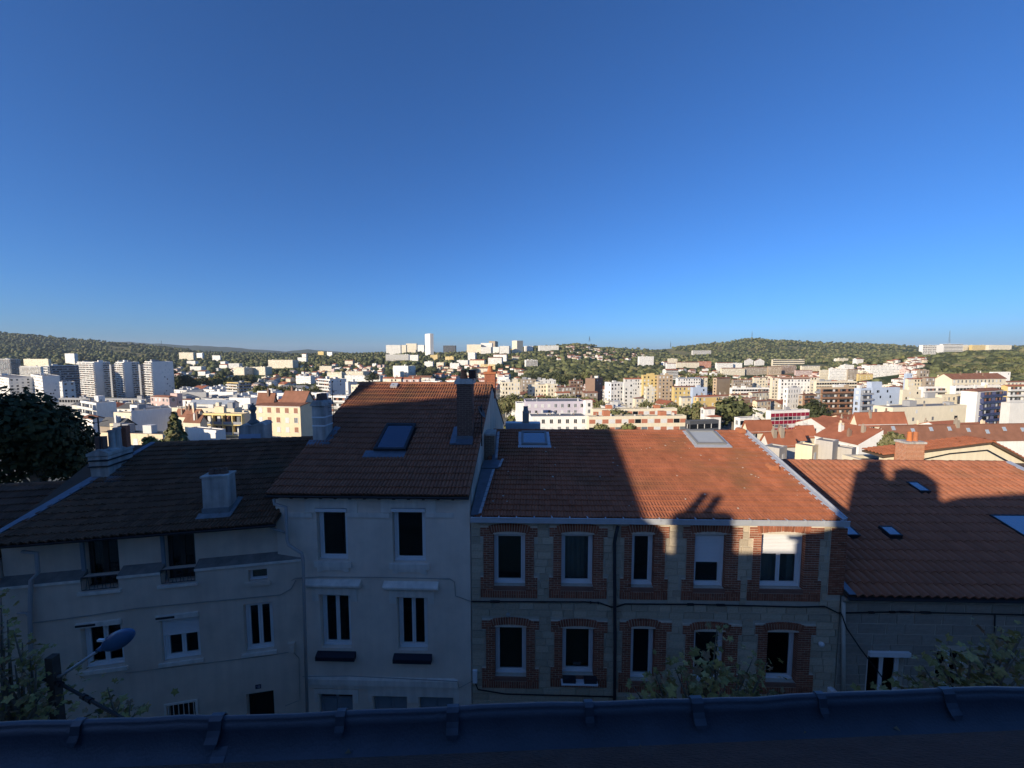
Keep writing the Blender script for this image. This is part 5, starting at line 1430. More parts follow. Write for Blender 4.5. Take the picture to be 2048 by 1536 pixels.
# ------------------------------------------------------------------ the town beyond
def wallm(n, c, var=.08): return pm('wall_' + n, c, var=var, scale=.25, rough=.95, spec=.1, streak=.12)
WALL = {'W': wallm('white', (.81, .78, .72)), 'C': wallm('cream', (.72, .64, .48)), 'Y': wallm('yellow', (.64, .48, .2)), 'L': wallm('lilac', (.52, .48, .53)), 'B': wallm('pale_blue', (.44, .51, .62)),
        'T': wallm('tan', (.44, .33, .22)), 'S': wallm('salmon', (.76, .62, .42)), 'N': wallm('brown', (.25, .165, .12)), 'G': wallm('grey', (.34, .34, .34)), 'P': wallm('pink', (.56, .42, .38)),
        'O': wallm('orange', (.46, .185, .105)), 'D': wallm('dark', (.09, .095, .105)), 'St': wallm('stone', (.34, .28, .215)), 'U': wallm('plant_box_grey', (.44, .41, .37)), 'X': wallm('offwhite', (.66, .64, .59))}
ROOFM = {'r': pm('far_red_tiles', (.34, .125, .07), var=.22, scale=.5, rough=.95, spec=.1, rand=.15), 'b': pm('far_brown_tiles', (.24, .115, .075), var=.22, scale=.5, rough=.95, spec=.1, rand=.15), 'g': pm('far_grey_roof', (.2, .2, .2), var=.2, scale=.5, rough=.95), 'k': pm('far_bitumen', (.10, .10, .10), var=.2, scale=.5, rough=.95), 'z': pm('far_sheet_roof', (.30, .33, .37), var=.12, scale=.4, rough=.7)}
M_WIN = [M_DARKGLASS, pm('far_pane_grey', (.14, .15, .165), var=.2, rough=.35), pm('far_shutter_white', (.6, .6, .58), rough=.8), pm('far_shutter_brown', (.3, .15, .10), rough=.8), pm('far_panel_red', (.40, .155, .095), rough=.8), pm('far_panel_crimson', (.25, .012, .035), rough=.6), pm('far_recess_shade', (.06, .06, .065), rough=.9), pm('far_window_blend', (.32, .31, .29), rough=.6)]  # the near-black entry paints the shade of recesses that are not cut in
M_BALC = [pm('far_balcony_white', (.6, .58, .54), rough=.9), pm('far_balcony_grey', (.26, .27, .29), rough=.8), pm('far_balcony_blue', (.05, .06, .13), rough=.7), pm('far_balcony_brown', (.24, .13, .08), rough=.9), pm('far_frame_yellow', (.76, .60, .27), rough=.9)]
OCC = []          # what the named buildings cover, so that the rest of the town keeps clear of them

def bld(name, cat, label, pl, pc, pr, yt, yb, d, r, fh, wall, roof, sL='n', sR='w', group=None, **o):
    """corner at pixel column pc and depth d, left face to pl, right face to pr; real size follows from the place"""
    r = R(r)
    if d >= 420 and not o.get('fix'):                     # stand it where the slope meets its foot
        best = None
        for q in np.geomspace(300, 2500, 120):
            e = gpx(pc, q)[2] - yb
            if best is None or abs(e) < best[0]: best = (abs(e), q)
            if e <= 0: break
        d = best[1]
    C = atY(pc, yt, d); top = C[2]
    ul = np.array([-math.sin(r), math.cos(r)]); ur = np.array([math.cos(r), math.sin(r)])
    def ln(u, p, dv):
        if p is None or p == pc: return dv
        k = (p - 1024) / FPX; den = u[0] - k * u[1]
        t = (k * C[1] - C[0]) / den if abs(den) > 1e-4 else dv
        return float(min(max(t, 2.5), 110)) if t > 0 else dv
    wr = ln(ur, pr, o.get('wr', 12.)); wl = ln(ul, pl, o.get('wl', 12.))
    gz = min(ground(C[0], C[1]), ground(C[0] + ur[0] * wr, C[1] + ur[1] * wr), ground(C[0] + ul[0] * wl, C[1] + ul[1] * wl)) - 1.0
    nmin = o.get('h', 5.0)
    if top - gz < nmin: gz = top - nmin
    px_left = pc < 1024
    root = empty(name, (C[0], C[1], gz), r); tag(root, label, cat, group)
    H = top - gz
    if roof[0] == 'G' and R(45) < r and px_left: roof = 'g' + roof[1]
    rs = random.Random(label + str(pl) + str(yt)); wm = WALL[wall]
    ppm = FPX / d
    m = MB()
    rh = o.get('rh', 0)
    if roof[0] == 'F':                                    # flat with parapet
        m.box(0, wr, 0, wl, 0, H - .35)
        for (a, b, c, e) in ((0, wr, 0, .3), (0, wr, wl - .3, wl), (0, .3, .301, wl - .301), (wr - .3, wr, .301, wl - .301)): m.box(a, b, c, e, H - .349, H)
        m.build('wall', wm, root)
        m = MB(); m.box(.31, wr - .31, .31, wl - .31, H - .34, H - .2); rf = m.build('roof', ROOFM[roof[1]], root)
        nb = o.get('boxes', rs.choice((1, 2, 3)) if wr * wl > 90 else rs.choice((0, 1)))
        for i in range(nb):
            bw, bl, bh = rs.uniform(1.5, min(5, wr * .35)), rs.uniform(1.5, min(4, wl * .4)), rs.uniform(1.0, 2.6); x, y = rs.uniform(.6, max(.7, wr - bw - .6)), rs.uniform(.8, max(.9, wl - bl - .6))
            q = MB(); q.box(x, x + bw, y, y + bl, H - .21, H - .2 + bh); q.build('roof_box', WALL[rs.choice(('X', wall, 'G'))], root)
        q = MB()
        for i in range(o.get('clutter', int(wr * wl / 60) if d < 420 and wr * wl < 900 else 4 if d < 420 else 0)):
            x, y = rs.uniform(.6, max(.7, wr - 1.2)), rs.uniform(.6, max(.7, wl - 1.2)); e = rs.uniform(.2, .5); q.mat(rs.randrange(2)); q.box(x, x + e, y, y + rs.uniform(.3, 1.0), H - .21, H + rs.uniform(.2, 1.0))
        if q.f: q.build('roof_vent', [WALL['X'], WALL['St']], root)['kind'] = 'stuff'
    else:
        ov = .35; t = .18; kind = roof[0]; rm = ROOFM[roof[1]]
        rise = o.get('rise', None)
        rf = MB()
        if kind == 'G':                                   # ridge along local x
            rise = rise or wl * .5 * .42
            m.box(0, wr, 0, wl, 0, H); m.prism([(0, H + .001), (wl, H + .001), (wl / 2, H + rise - .02)], 0, wr, 'x'); k = rise / (wl / 2)
            rf.slab((-ov, -ov, H - ov * k + .1), (wr + ov, -ov, H - ov * k + .1), (wr + ov, wl / 2, H + rise + .1), (-ov, wl / 2, H + rise + .1), t)
            rf.slab((wr + ov, wl + ov, H - ov * k + .1), (-ov, wl + ov, H - ov * k + .1), (-ov, wl / 2 + .002, H + rise + .1), (wr + ov, wl / 2 + .002, H + rise + .1), t)
            zr_ = lambda x, y: H + rise * (1 - abs(y - wl / 2) / (wl / 2))
        elif kind == 'g':                                 # ridge along local y
            rise = rise or wr * .5 * .42
            m.box(0, wr, 0, wl, 0, H); m.prism([(0, H + .001), (wr, H + .001), (wr / 2, H + rise - .02)], 0, wl, 'y'); k = rise / (wr / 2)
            rf.slab((-ov, wl + ov, H - ov * k + .1), (-ov, -ov, H - ov * k + .1), (wr / 2, -ov, H + rise + .1), (wr / 2, wl + ov, H + rise + .1), t)
            rf.slab((wr + ov, -ov, H - ov * k + .1), (wr + ov, wl + ov, H - ov * k + .1), (wr / 2 + .002, wl + ov, H + rise + .1), (wr / 2 + .002, -ov, H + rise + .1), t)
            zr_ = lambda x, y: H + rise * (1 - abs(x - wr / 2) / (wr / 2))
        elif kind == 'H':                                 # hipped
            rise = rise or min(wl, wr) * .5 * .42; e = min(wl, wr) / 2
            m.box(0, wr, 0, wl, 0, H)
            if wr >= wl: A, B = (e, wl / 2, H + rise), (wr - e, wl / 2, H + rise)
            else: A, B = (wr / 2, e, H + rise), (wr / 2, wl - e, H + rise)
            z = H - .05; c = [(-ov, -ov, z), (wr + ov, -ov, z), (wr + ov, wl + ov, z), (-ov, wl + ov, z)]
            if wr >= wl: rf.add(c + [A, B], [(0, 1, 5, 4), (1, 2, 5), (2, 3, 4, 5), (3, 0, 4), (3, 2, 1, 0)])
            else: rf.add(c + [A, B], [(0, 1, 4), (1, 2, 5, 4), (2, 3, 5), (3, 0, 4, 5), (3, 2, 1, 0)])
            zr_ = lambda x, y: H + rise * min(1, min(x, wr - x, y, wl - y) / e)
        else:                                             # 'S' one slope rising along local x
            rise = rise or wr * .35; m.prism([(0, 0), (wr, 0), (wr, H + rise), (0, H)], 0, wl, 'y'); k = rise / wr
            rf.slab((-ov, wl + .1, H - ov * k + .12), (-ov, .02, H - ov * k + .12), (wr - .02, .02, H + rise + .12), (wr - .02, wl + .1, H + rise + .12), .1)
            zr_ = lambda x, y: H + rise * x / wr
        m.build('wall', wm, root); rfo = rf.build('roof', rm, root)
        for i in range(o.get('chim', rs.choice((0, 1, 1, 2)))):
            x, y = rs.uniform(.15, .85) * wr, rs.uniform(.2, .8) * wl; z = zr_(x, y)
            q = MB(); s = rs.uniform(.3, .55); q.box(x - s, x + s, y - .3, y + .3, z - .8, z + rs.uniform(.9, 1.7)); q.box(x - s * .8, x - s * .2, y - .15, y + .15, z + .8, z + 2.0); q.build('chimney', WALL[rs.choice(('St', 'S', 'X', 'N'))], rfo)
        for i in range(o.get('velux', 0)):
            x, y = (i + .5) / o['velux'] * wr, wl * rs.uniform(.15, .4); z = zr_(x, y)
            q = MB(); q.box(-.4, .4, -.5, .5, .1, .26); q.build('roof_light', pm('far_roof_light', (.35, .4, .45), rough=.1, spec=.8), rfo, loc=(x, y, z), rot=(math.atan(rise / (wl / 2)) if kind in 'GH' else 0, 0, 0))
    # facades
    single = d < 100
    glob = [MB() for _ in M_WIN]; gb = MB()
    def fb(face, u0_, u1_, o0, o1, z0, z1, mat, tgt=None):
        t_ = tgt if tgt is not None else wmb
        t_.mat(mat)
        if face == 'R': t_.box(u0_, u1_, -o1, -o0, z0, z1)
        else: t_.box(-o1, -o0, u0_, u1_, z0, z1)
    wmb = MB(); bmb = MB()
    for face, st, L_ in (('L', sL, wl), ('R', sR, wr)):
        if st == 'n' or L_ < 2: continue
        n = max(1, min(int((H - .6) / fh), o.get('nf', 22)))
        key = st[0]; bal = int(st[1]) if len(st) > 1 and st[1].isdigit() else 0
        lo, hi = o.get('span' + face, (0., 1.)); A, B = L_ * lo, L_ * hi
        for f in range(n):
            z1 = H - .75 - f * fh - (.5 if roof[0] == 'F' else 0); z0 = z1 - fh * .52
            if z0 < .5: break
            if key in 'wW':
                soft = d > 430
                sp = 2.9 if key == 'w' else 2.1; k = max(1, int((B - A) / sp)); ww = min(1.3, sp * .45) if key == 'w' else .95
                for i in range(k):
                    if key == 'w' and rs.random() < .06: continue
                    u = A + (i + .5) * (B - A) / k; mt = rs.choice((0, 0, 0, 1, 1, 2, 2) if wall != 'S' else (3, 3, 1, 2, 3))
                    if soft: mt = rs.choice((1, 7, 7, 2))
                    fb(face, u - ww / 2, u + ww / 2, .0, .04, z0, z1, mt)
                    if mt in (0, 1) and ppm > 2.6: fb(face, u - ww / 2, u - ww / 2 + .14, .041, .09, z0, z1, 2); fb(face, u - .05, u + .05, .041, .07, z0, z1, 2)
                    if ppm > 2.2: fb(face, u - ww / 2 - .1, u + ww / 2 + .1, .0, .14, z0 - .14, z0 - .005, 0, bmb)
            elif key == 'b':
                fb(face, A + .2, B - .2, .0, .04, z0 - .3, z1 + .25, rs.choice((6, 6, 0)))  # flat dark band painted for the shade behind the balcony
                k = max(1, int((B - A) / 3.2))
                for i in range(k):
                    u = A + (i + rs.uniform(.3, .7)) * (B - A) / k; fb(face, u - .9, u + .5, .041, .08, z0 - .3, z1 + .1, rs.choice((0, 1, 2, 2, 3)) if wall != 'N' else rs.choice((0, 3, 3, 1)))
                fb(face, A, B, .0, 1.25, z0 - .5, z0 - .31, bal, bmb); fb(face, A, B, 1.17, 1.25, z0 - .305, z0 + .55, bal, bmb)
                for i in range(0, k + 1, 3): u = A + i * (B - A) / k; fb(face, max(A, u - .08), min(B, u + .08), .05, 1.16, z0 - .3, z1 + .3, bal, bmb)
            elif key == 'r':
                fb(face, A + .3, B - .3, .0, .05, z0, z1, 0)
                k = max(2, int((B - A) / 2.4))
                for i in range(1, k): u = A + .3 + i * (B - A - .6) / k; fb(face, u - .12, u + .12, .051, .1, z0, z1, 0, bmb)
            elif key == 'p':                              # coloured panels between windows
                k = max(2, int((B - A) / 2.6)); c = o.get('panel', 4)
                for i in range(k):
                    u = A + i * (B - A) / k; w_ = (B - A) / k
                    mt = c if (i + f) % 2 == 0 else rs.choice((0, 2, 2, 1)); fb(face, u + .12, u + w_ - .12, .0, .05, z0, z1, mt)
            elif key == 'o':                              # office: full panel band under each window band
                k = max(3, int((B - A) / 2.2))
                for i in range(k):
                    u = A + i * (B - A) / k; w_ = (B - A) / k
                    fb(face, u + .1, u + w_ - .1, .0, .05, z1 - fh * .46, z1 + .1, o.get('panel', 5)); fb(face, u + .12, u + w_ - .12, .0, .05, z1 - fh * .9, z1 - fh * .5, rs.choice((0, 1, 1, 2, 1)))
            elif key == 'f':                              # loggias in a coloured frame
                k = max(2, int((B - A) / 3.6)); w_ = (B - A) / k
                fb(face, A, B, 0, .04, z0 - .7, z1 + .3, 6)  # loggia depth shaded by a dark sheet on the wall
                fb(face, A, B, 0, 1.1, z0 - 1.0, z0 - .71, 4, bmb)
                for i in range(k + 1): u = A + i * w_; fb(face, max(A, u - .16), min(B, u + .16), .041, 1.12, z0 - .7, z1 + .6, 4, bmb)
                for i in range(k): u = A + (i + .5) * w_; fb(face, u - .2, u + 1.0, .041, .1, z0 - .65, z1 + .1, rs.choice((2, 3, 2, 1))); fb(face, u - w_ * .44, u + w_ * .44, .95, 1.0, z0 - .7, z0 + .3, 1, bmb)
                if f == 0: fb(face, A, B, .0, 1.12, z1 + .61, z1 + 1.2, 4, bmb)
            elif key == 's':
                for i in range(max(1, int((B - A) / 5))):
                    if rs.random() < .55: u = A + rs.uniform(1, max(1.1, B - A - 1)); fb(face, u - .5, u + .5, 0, .04, z0 + .2, z1, rs.choice((0, 1, 2)))
        if key in 'wW' and ppm > 1.5 and roof[0] != 'F': fb(face, 0, L_, .0, .18, H - .45, H - .2, 0, bmb)
    if wmb.f:
        if single:
            for bx in range(0, len(wmb.f), 6):
                q = MB(); q.v = wmb.v[bx // 6 * 8: bx // 6 * 8 + 8]; q.f = [[i - bx // 6 * 8 for i in f] for f in wmb.f[bx:bx + 6]]; q.m = [0] * 6
                q.build('window', M_WIN[wmb.m[bx]], root)
        else:
            x = wmb.build('window', M_WIN, root); x['kind'] = 'stuff'
    if bmb.f:
        x = bmb.build('balcony' if ('b' in sL or 'b' in sR) else 'trim', M_BALC, root); x['kind'] = 'stuff'
    xs_ = [p for p in (pl, pc, pr) if p is not None]
    rpx = (rh or (o.get('rise') or 3)) * ppm if roof[0] != 'F' else 1
    OCC.append((min(xs_) - 1, max(xs_) + 1, yt - rpx, yb, d))
    return root

AB, HO, TB, OF = ('apartment_block', 'apartment block'), ('house', 'house'), ('tower_block', 'tower block'), ('office_building', 'office building')
def ab(l, *a, **k): return bld(*AB, l, *a, **k)
def ho(l, *a, **k): return bld(*HO, l, *a, **k)
def tb(l, *a, **k): return bld(*TB, l, *a, **k)
def of(l, *a, **k): return bld(*OF, l, *a, **k)

# ---- the near edge of the town, right to left
ho('long low building with brown red roof and row of skylights', 1760, 1775, 2120, 880, 888, 92, 4, 3, 'W', 'Gb', 'n', 'n', rise=3.3, wl=12, chim=3, velux=9)
ho('cream walled house with tan gable and black cable', 1772, 1772, 2120, 934, 945, 23.5, 3, 3, 'C', 'Fk', 'n', 'n', boxes=0, wl=3, h=6)
ho('long red roofed house with cream eaves behind the white gable', 1710, 1716, 1822, 848, 853, 118, 5, 3, 'C', 'Gr', 'n', 'w', rise=3.4, wl=11, chim=2)
ho('white house with tall blank sunlit gable and red roof', 1638, 1718, 1776, 889, 925, 84, 10, 3, 'W', 'Sr', 'w', 'n', rise=3.0, chim=4)
ho('pale house with glazed dormer below the red roofs', 1577, 1582, 1618, 878, 900, 88, 8, 3, 'X', 'Gr', 'n', 'w', chim=1, rise=2)
ho('red roofed house behind the grey roof boxes', 1596, 1600, 1640, 872, 890, 97, 8, 3, 'C', 'Gr', 'n', 'w', chim=2, rise=2.4)
ho('small cream house with brown hipped roof near the office', 1528, 1530, 1562, 866, 885, 104, 10, 3, 'C', 'Hb', 'n', 'w', chim=1)
ho('red roofed house just beyond the zinc verge', 1492, 1498, 1552, 862, 890, 96, 8, 3, 'C', 'Gr', 'n', 'w', chim=2, rise=2.5)
ho('house with two terracotta chimneys under the office block', 1534, 1540, 1600, 890, 915, 74, 8, 3, 'X', 'Gr', 'n', 'w', chim=2, rise=2.2)
ho('cream gabled house under the crimson office block', 1562, 1566, 1590, 868, 884, 110, 20, 3, 'C', 'gr', 'n', 's', chim=1)
for lab, pl, pc, pr, yt, yb, w in (('grey roof plant box with dark top nearest the zinc verge', 1541, 1559, 1583, 897, 922, 'U'), ('beige roof plant box with sloped dark top', 1606, 1625, 1646, 893, 922, 'S'), ('tall grey roof box against the white house', 1643, 1666, 1687, 884, 922, 'U'), ('grey roof box in front of the white gable', 1692, 1704, 1722, 898, 922, 'U')):
    bld('roof_cabin', 'roof cabin', lab, pl, pc, pr, yt, yb, 66, 35, 3, w, 'Fg', 'n', 's', boxes=0)
ab('cream block with few small windows and tan middle bay', 1752, 1786, 1940, 815, 855, 150, 12, 3.1, 'C', 'Fg', 's', 's', boxes=3)
ab('tan gabled block with dark blue balcony front', 1926, 1955, 2011, 783, 855, 178, 20, 2.9, 'W', 'Hb', 'n', 'b2', spanR=(.12, 1))
ab('blank white end wall at the far edge of the town', 2019, 2021, 2110, 806, 857, 140, 6, 3, 'X', 'Fg', 'n', 'n')
ab('yellow banded block at the far edge behind the blue balconies', 2012, 2016, 2110, 772, 812, 205, 10, 2.9, 'Y', 'Gr', 'n', 'b0')
ab('pale blue block with rooftop tower', 1738, 1745, 1803, 776, 812, 205, 12, 3, 'B', 'Fg', 'n', 's', boxes=0)
ab('square pale blue tower on the roof of the blue block', 1742, 1744, 1766, 764, 780, 207, 12, 3, 'B', 'Fg', 'n', 's', boxes=0)
ab('pale blue wing with stacked grey balconies', 1711, 1722, 1746, 777, 835, 195, 12, 2.9, 'B', 'Fg', 'w', 'b1')
ab('brown block ringed with long balconies on eight floors', 1638, 1642, 1713, 775, 834, 212, 8, 2.95, 'T', 'Fg', 'b1', 'b3', boxes=4)
of('office block with crimson panels and white windows', 1536, 1542, 1624, 822, 864, 168, 12, 3.3, 'W', 'Fg', 'n', 'o5')
ab('tan block with brown roof beside the ringed brown block', 1603, 1606, 1637, 790, 815, 225, 15, 2.9, 'T', 'Hb', 'w', 'b3')
ab('white ornate corner block with many small windows', 1571, 1576, 1604, 776, 816, 235, 20, 3.1, 'W', 'Fg', 'W', 'W')
ab('white tall slab at the wood edge behind the red roof', 1512, 1514, 1536, 817, 852, 172, 10, 3, 'W', 'Fg', 'n', 's')
of('low white modern pavilion with slatted side', 1473, 1480, 1522, 836, 853, 160, 15, 3.4, 'W', 'Fg', 'w', 'r')
of('low dark glazed building beyond the orange panels', 1376, 1380, 1442, 842, 860, 132, 12, 3, 'D', 'Fg', 'r', 'r')
ho('round white house with red cone like roof', 1418, 1421, 1446, 834, 848, 150, 12, 3, 'W', 'Hr', 'n', 's', chim=0)
ho('white house with brown roof below the yellow mansion', 1406, 1409, 1433, 817, 832, 165, 10, 3, 'W', 'Gb', 'w', 'w', chim=1)
ab('long white block with brick red panels, front row', 1175, 1178, 1376, 833, 862, 148, 4, 3.1, 'C', 'Fk', 'n', 'p', boxes=0, clutter=7)
ab('long white block with brick red panels, rear row', 1183, 1186, 1357, 818, 835, 172, 4, 3.1, 'C', 'Fk', 'n', 'p', boxes=0, clutter=7)
for lab, x0, x1, yt, yb, d in (('orange stair tower on the rear panel block', 1213, 1225, 811, 820, 173), ('orange stair tower on the front panel block', 1207, 1221, 822, 834, 150), ('second orange stair tower on the front panel block', 1320, 1334, 823, 834, 150), ('orange and white chimney tower on the rear panel block', 1309, 1323, 811, 820, 174)):
    bld('roof_tower', 'stair tower', lab, x0, x0 + 1, x1, yt, yb, d, 5, 3, 'O', 'Fk', 'n', 'n', boxes=0, h=4.2)
ab('low white block with white balconies in front of the lilac block', 1058, 1062, 1176, 833, 864, 152, 3, 3.0, 'W', 'Fg', 'n', 'w', boxes=0, clutter=7)
ab('lilac block with flower balconies', 1048, 1052, 1171, 803, 834, 178, 3, 3.0, 'L', 'Fg', 'n', 'w', boxes=0, clutter=7)
ab('white end bay of the lilac block', 1170, 1171, 1186, 801, 832, 177, 10, 3, 'W', 'Fg', 'n', 'w', boxes=0)
ab('narrow blank white tower at the lilac block', 1031, 1033, 1049, 806, 852, 160, 4, 3, 'W', 'Fg', 'n', 'n', boxes=0)
# ---- middle distance, centre
ab('yellow tower with white chimneys', 1283, 1286, 1316, 750, 795, 345, 8, 2.9, 'Y', 'Fg', 'n', 'w', boxes=3)
ab('brown half of the yellow tower', 1315, 1317, 1346, 750, 795, 342, 8, 2.9, 'T', 'Fg', 'n', 'w', boxes=3)
ab('slim cream block in front of the yellow tower', 1289, 1292, 1311, 774, 815, 285, 10, 2.9, 'C', 'Fg', 'w', 'w', boxes=1)
ab('white block with three stepped faces', 1210, 1222, 1247, 765, 808, 300, 22, 2.9, 'W', 'Fg', 'w', 'w')
ab('white wing joined to the stepped white block', 1246, 1248, 1268, 766, 808, 298, 8, 2.9, 'X', 'Fg', 'n', 'w')
ab('grey fronted block behind the stepped white block', 1247, 1250, 1285, 758, 790, 345, 8, 2.9, 'X', 'Gr', 'n', 'W')
ab('yellow block with brown roof', 1345, 1348, 1391, 774, 795, 290, 8, 3, 'Y', 'Gb', 'n', 'w')
ab('pale blue narrow block beside the yellow mansion', 1382, 1386, 1416, 775, 822, 262, 12, 3, 'B', 'Fg', 'n', 's')
ho('yellow mansion with red hipped roof', 1389, 1396, 1441, 794, 818, 235, 14, 3.2, 'Y', 'Hr', 'w', 'w', chim=1)
ho('low yellow wing of the mansion', 1440, 1442, 1457, 802, 818, 233, 10, 3.2, 'Y', 'Fg', 'n', 'w', boxes=0)
ho('cream villa among trees before the yellow tower', 1267, 1270, 1291, 797, 815, 250, 10, 3, 'C', 'Hb', 'n', 'w')
ho('cream villa with grey roof below the yellow block', 1360, 1363, 1384, 795, 815, 240, 10, 3, 'C', 'Gg', 'n', 'w')
ab('ornate cream corner block with domed bays', 1000, 1004, 1040, 764, 793, 300, 8, 3.2, 'C', 'Fg', 'W', 'W')
ab('second ornate cream block beside the gap of trees', 1056, 1059, 1093, 769, 790, 314, 8, 3.2, 'C', 'Fg', 'n', 'W')
ab('third ornate cream block with attic floor', 1092, 1095, 1114, 768, 790, 312, 8, 3.2, 'C', 'Fg', 'n', 'W')
ho('grey roofed terrace behind the ornate blocks', 1041, 1044, 1072, 759, 772, 365, 6, 3, 'St', 'Fg', 'n', 'w')
ho('green grey flat topped terrace behind the ornate blocks', 1070, 1073, 1112, 760, 772, 370, 6, 3, 'X', 'Fg', 'n', 'W')
ho('red brown roofed cluster house beside the ornate blocks', 1112, 1116, 1152, 775, 792, 300, 15, 3, 'St', 'Gb', 'n', 'w', chim=3)
ho('long red roof under the brown cluster', 1110, 1113, 1140, 786, 797, 275, 15, 3, 'C', 'Gr', 'n', 'w', chim=2)
ho('dark brown town house with tall chimneys', 1138, 1141, 1166, 762, 785, 345, 15, 3, 'N', 'Gb', 'n', 'w', chim=3)
ab('brown blank gable with white side', 1171, 1190, 1206, 757, 790, 330, 50, 3, 'N', 'Fg', 'n', 's', boxes=3)
ho('low red roofs before the brown blank gable', 1164, 1168, 1196, 786, 799, 270, 12, 3, 'St', 'Gb', 'n', 'w', chim=2)
ab('white long block with blue grey roof', 1352, 1356, 1402, 757, 772, 400, 10, 3, 'W', 'Gz', 'n', 'w')
ho('cream row with red roof next to the blue grey roof', 1390, 1394, 1416, 755, 771, 410, 10, 3, 'C', 'Gr', 'n', 'w')
ab('brown gable end house with cream side', 1427, 1434, 1462, 757, 772, 390, 30, 3, 'T', 'Gb', 'w', 'n')
ab('long stone house with brown roof', 1464, 1467, 1506, 760, 772, 385, 8, 3, 'St', 'Gb', 'n', 'W', chim=3)
ho('stone house row end with white side', 1505, 1508, 1537, 755, 768, 400, 8, 3, 'C', 'Gb', 'n', 'w', chim=2)
ab('long low white block in mid town', 1461, 1464, 1540, 776, 788, 320, 6, 3, 'W', 'Fg', 'n', 'r', boxes=3)
for i, (x0, x1, yt, d) in enumerate(((1430, 1462, 792, 250), (1460, 1500, 790, 245), (1485, 1520, 797, 225), (1448, 1480, 803, 215), (1500, 1540, 786, 262), (1510, 1545, 803, 215))):
    ho(('stone house farthest up among the old town houses below the long white block', 'cream house in the upper row of old town houses', 'dark brown house in the old town cluster', 'stone house lowest in the old town cluster', 'cream house at the far end of the old town cluster', 'salmon house at the low end of the old town cluster')[i], x0, x0 + 4, x1, yt, yt + 12, d, 6 + i * 4, 3, ('St', 'C', 'N', 'St', 'C', 'S')[i], 'Gb', 'n', 'w', group='old town houses below the long white block', chim=3)
# ---- upper town, right
ab('long school like block with orange spandrels', 1542, 1546, 1652, 719, 733, 700, 6, 6.5, 'C', 'Fg', 'n', 'r', boxes=4)
ab('white slab with four floors of balconies before the wood', 1738, 1740, 1804, 731, 757, 480, 5, 3.0, 'W', 'Fg', 'n', 'w', boxes=2)
ab('white ornate town house with tall windows', 1658, 1660, 1696, 737, 762, 430, 6, 3.3, 'W', 'Fg', 'n', 'W', boxes=2)
ab('cream town house left of the ornate one', 1639, 1641, 1659, 740, 760, 432, 6, 3.2, 'C', 'Fg', 'n', 'W')
ab('stone town house right of the ornate one', 1695, 1697, 1716, 739, 762, 430, 6, 3.2, 'St', 'Gb', 'n', 'W')
ho('yellow house with orange roof in the upper town', 1714, 1717, 1747, 748, 763, 420, 6, 3.2, 'Y', 'Gr', 'n', 'w')
ho('brown stone terrace at the bend', 1562, 1566, 1592, 731, 748, 560, 8, 3.2, 'N', 'Fg', 'W', 'W')
ho('long tan terrace in the upper town', 1534, 1537, 1563, 733, 750, 565, 8, 3.2, 'T', 'Gb', 'n', 'W')
ho('white house with crimson shutters under the school', 1589, 1592, 1625, 741, 752, 520, 8, 3.2, 'P', 'Gb', 'n', 'w')
ho('cream gabled terrace under the school', 1600, 1604, 1640, 732, 744, 600, 8, 3.2, 'C', 'Gg', 'n', 'w')
ab('white low block with ribbon windows in the middle town', 1558, 1562, 1622, 758, 774, 340, 6, 3.0, 'W', 'Gb', 'n', 'w')
ab('pale block below the ornate town house', 1630, 1633, 1716, 763, 772, 330, 6, 3.0, 'C', 'Fg', 'n', 'r', boxes=3)
ho('long red roof in the middle town', 1541, 1545, 1640, 755, 762, 380, 6, 3.0, 'C', 'Gr', 'n', 'w', chim=4)
ab('cream stepped block behind the cream block', 1822, 1830, 1895, 797, 818, 185, 12, 3, 'C', 'Fg', 's', 's')
ab('cream cube with rooftop shed', 1876, 1884, 1936, 790, 820, 190, 12, 3, 'C', 'Fg', 'n', 'w')
ab('white terraced block with planted balconies', 1842, 1847, 1908, 774, 790, 235, 10, 3, 'W', 'Fg', 'n', 'b0')
ab('cream arcade block below the brown roofs', 1802, 1806, 1846, 780, 805, 225, 10, 3, 'C', 'Fg', 'n', 's')
ab('long cream block with four brown roofs', 1872, 1905, 2014, 758, 790, 235, 10, 3, 'C', 'Gb', 'n', 'w', chim=3, rise=3)
ab('white block under the brown roofed one', 1905, 1912, 2016, 772, 800, 215, 10, 3, 'W', 'Fg', 'n', 'r')
ho('brown roofed block before the wood at the edge', 2010, 2014, 2100, 764, 775, 250, 8, 3, 'C', 'Gb', 'n', 'w')
ho('stone villa with brown roof at the foot of the wood', 1813, 1817, 1848, 758, 771, 330, 8, 3.1, 'C', 'Gr', 'n', 'w')
ho('tall stone villa with brown roof at the foot of the wood', 1848, 1852, 1896, 756, 771, 325, 8, 3.1, 'St', 'Gb', 'n', 'w')
ho('stone tower house above the villas', 1838, 1840, 1859, 740, 752, 380, 8, 3.1, 'St', 'Fg', 'n', 'w')
ho('low white villa before the wood with red roof', 1948, 1952, 1984, 747, 757, 370, 8, 3, 'W', 'Gb', 'n', 'w')
ho('white villa end before the wood', 1982, 1986, 2022, 744, 756, 365, 8, 3, 'W', 'Fg', 'n', 's')
ho('small pale blue villa left of the stone villas', 1812, 1814, 1826, 747, 758, 378, 8, 3, 'B', 'Fg', 'n', 's')
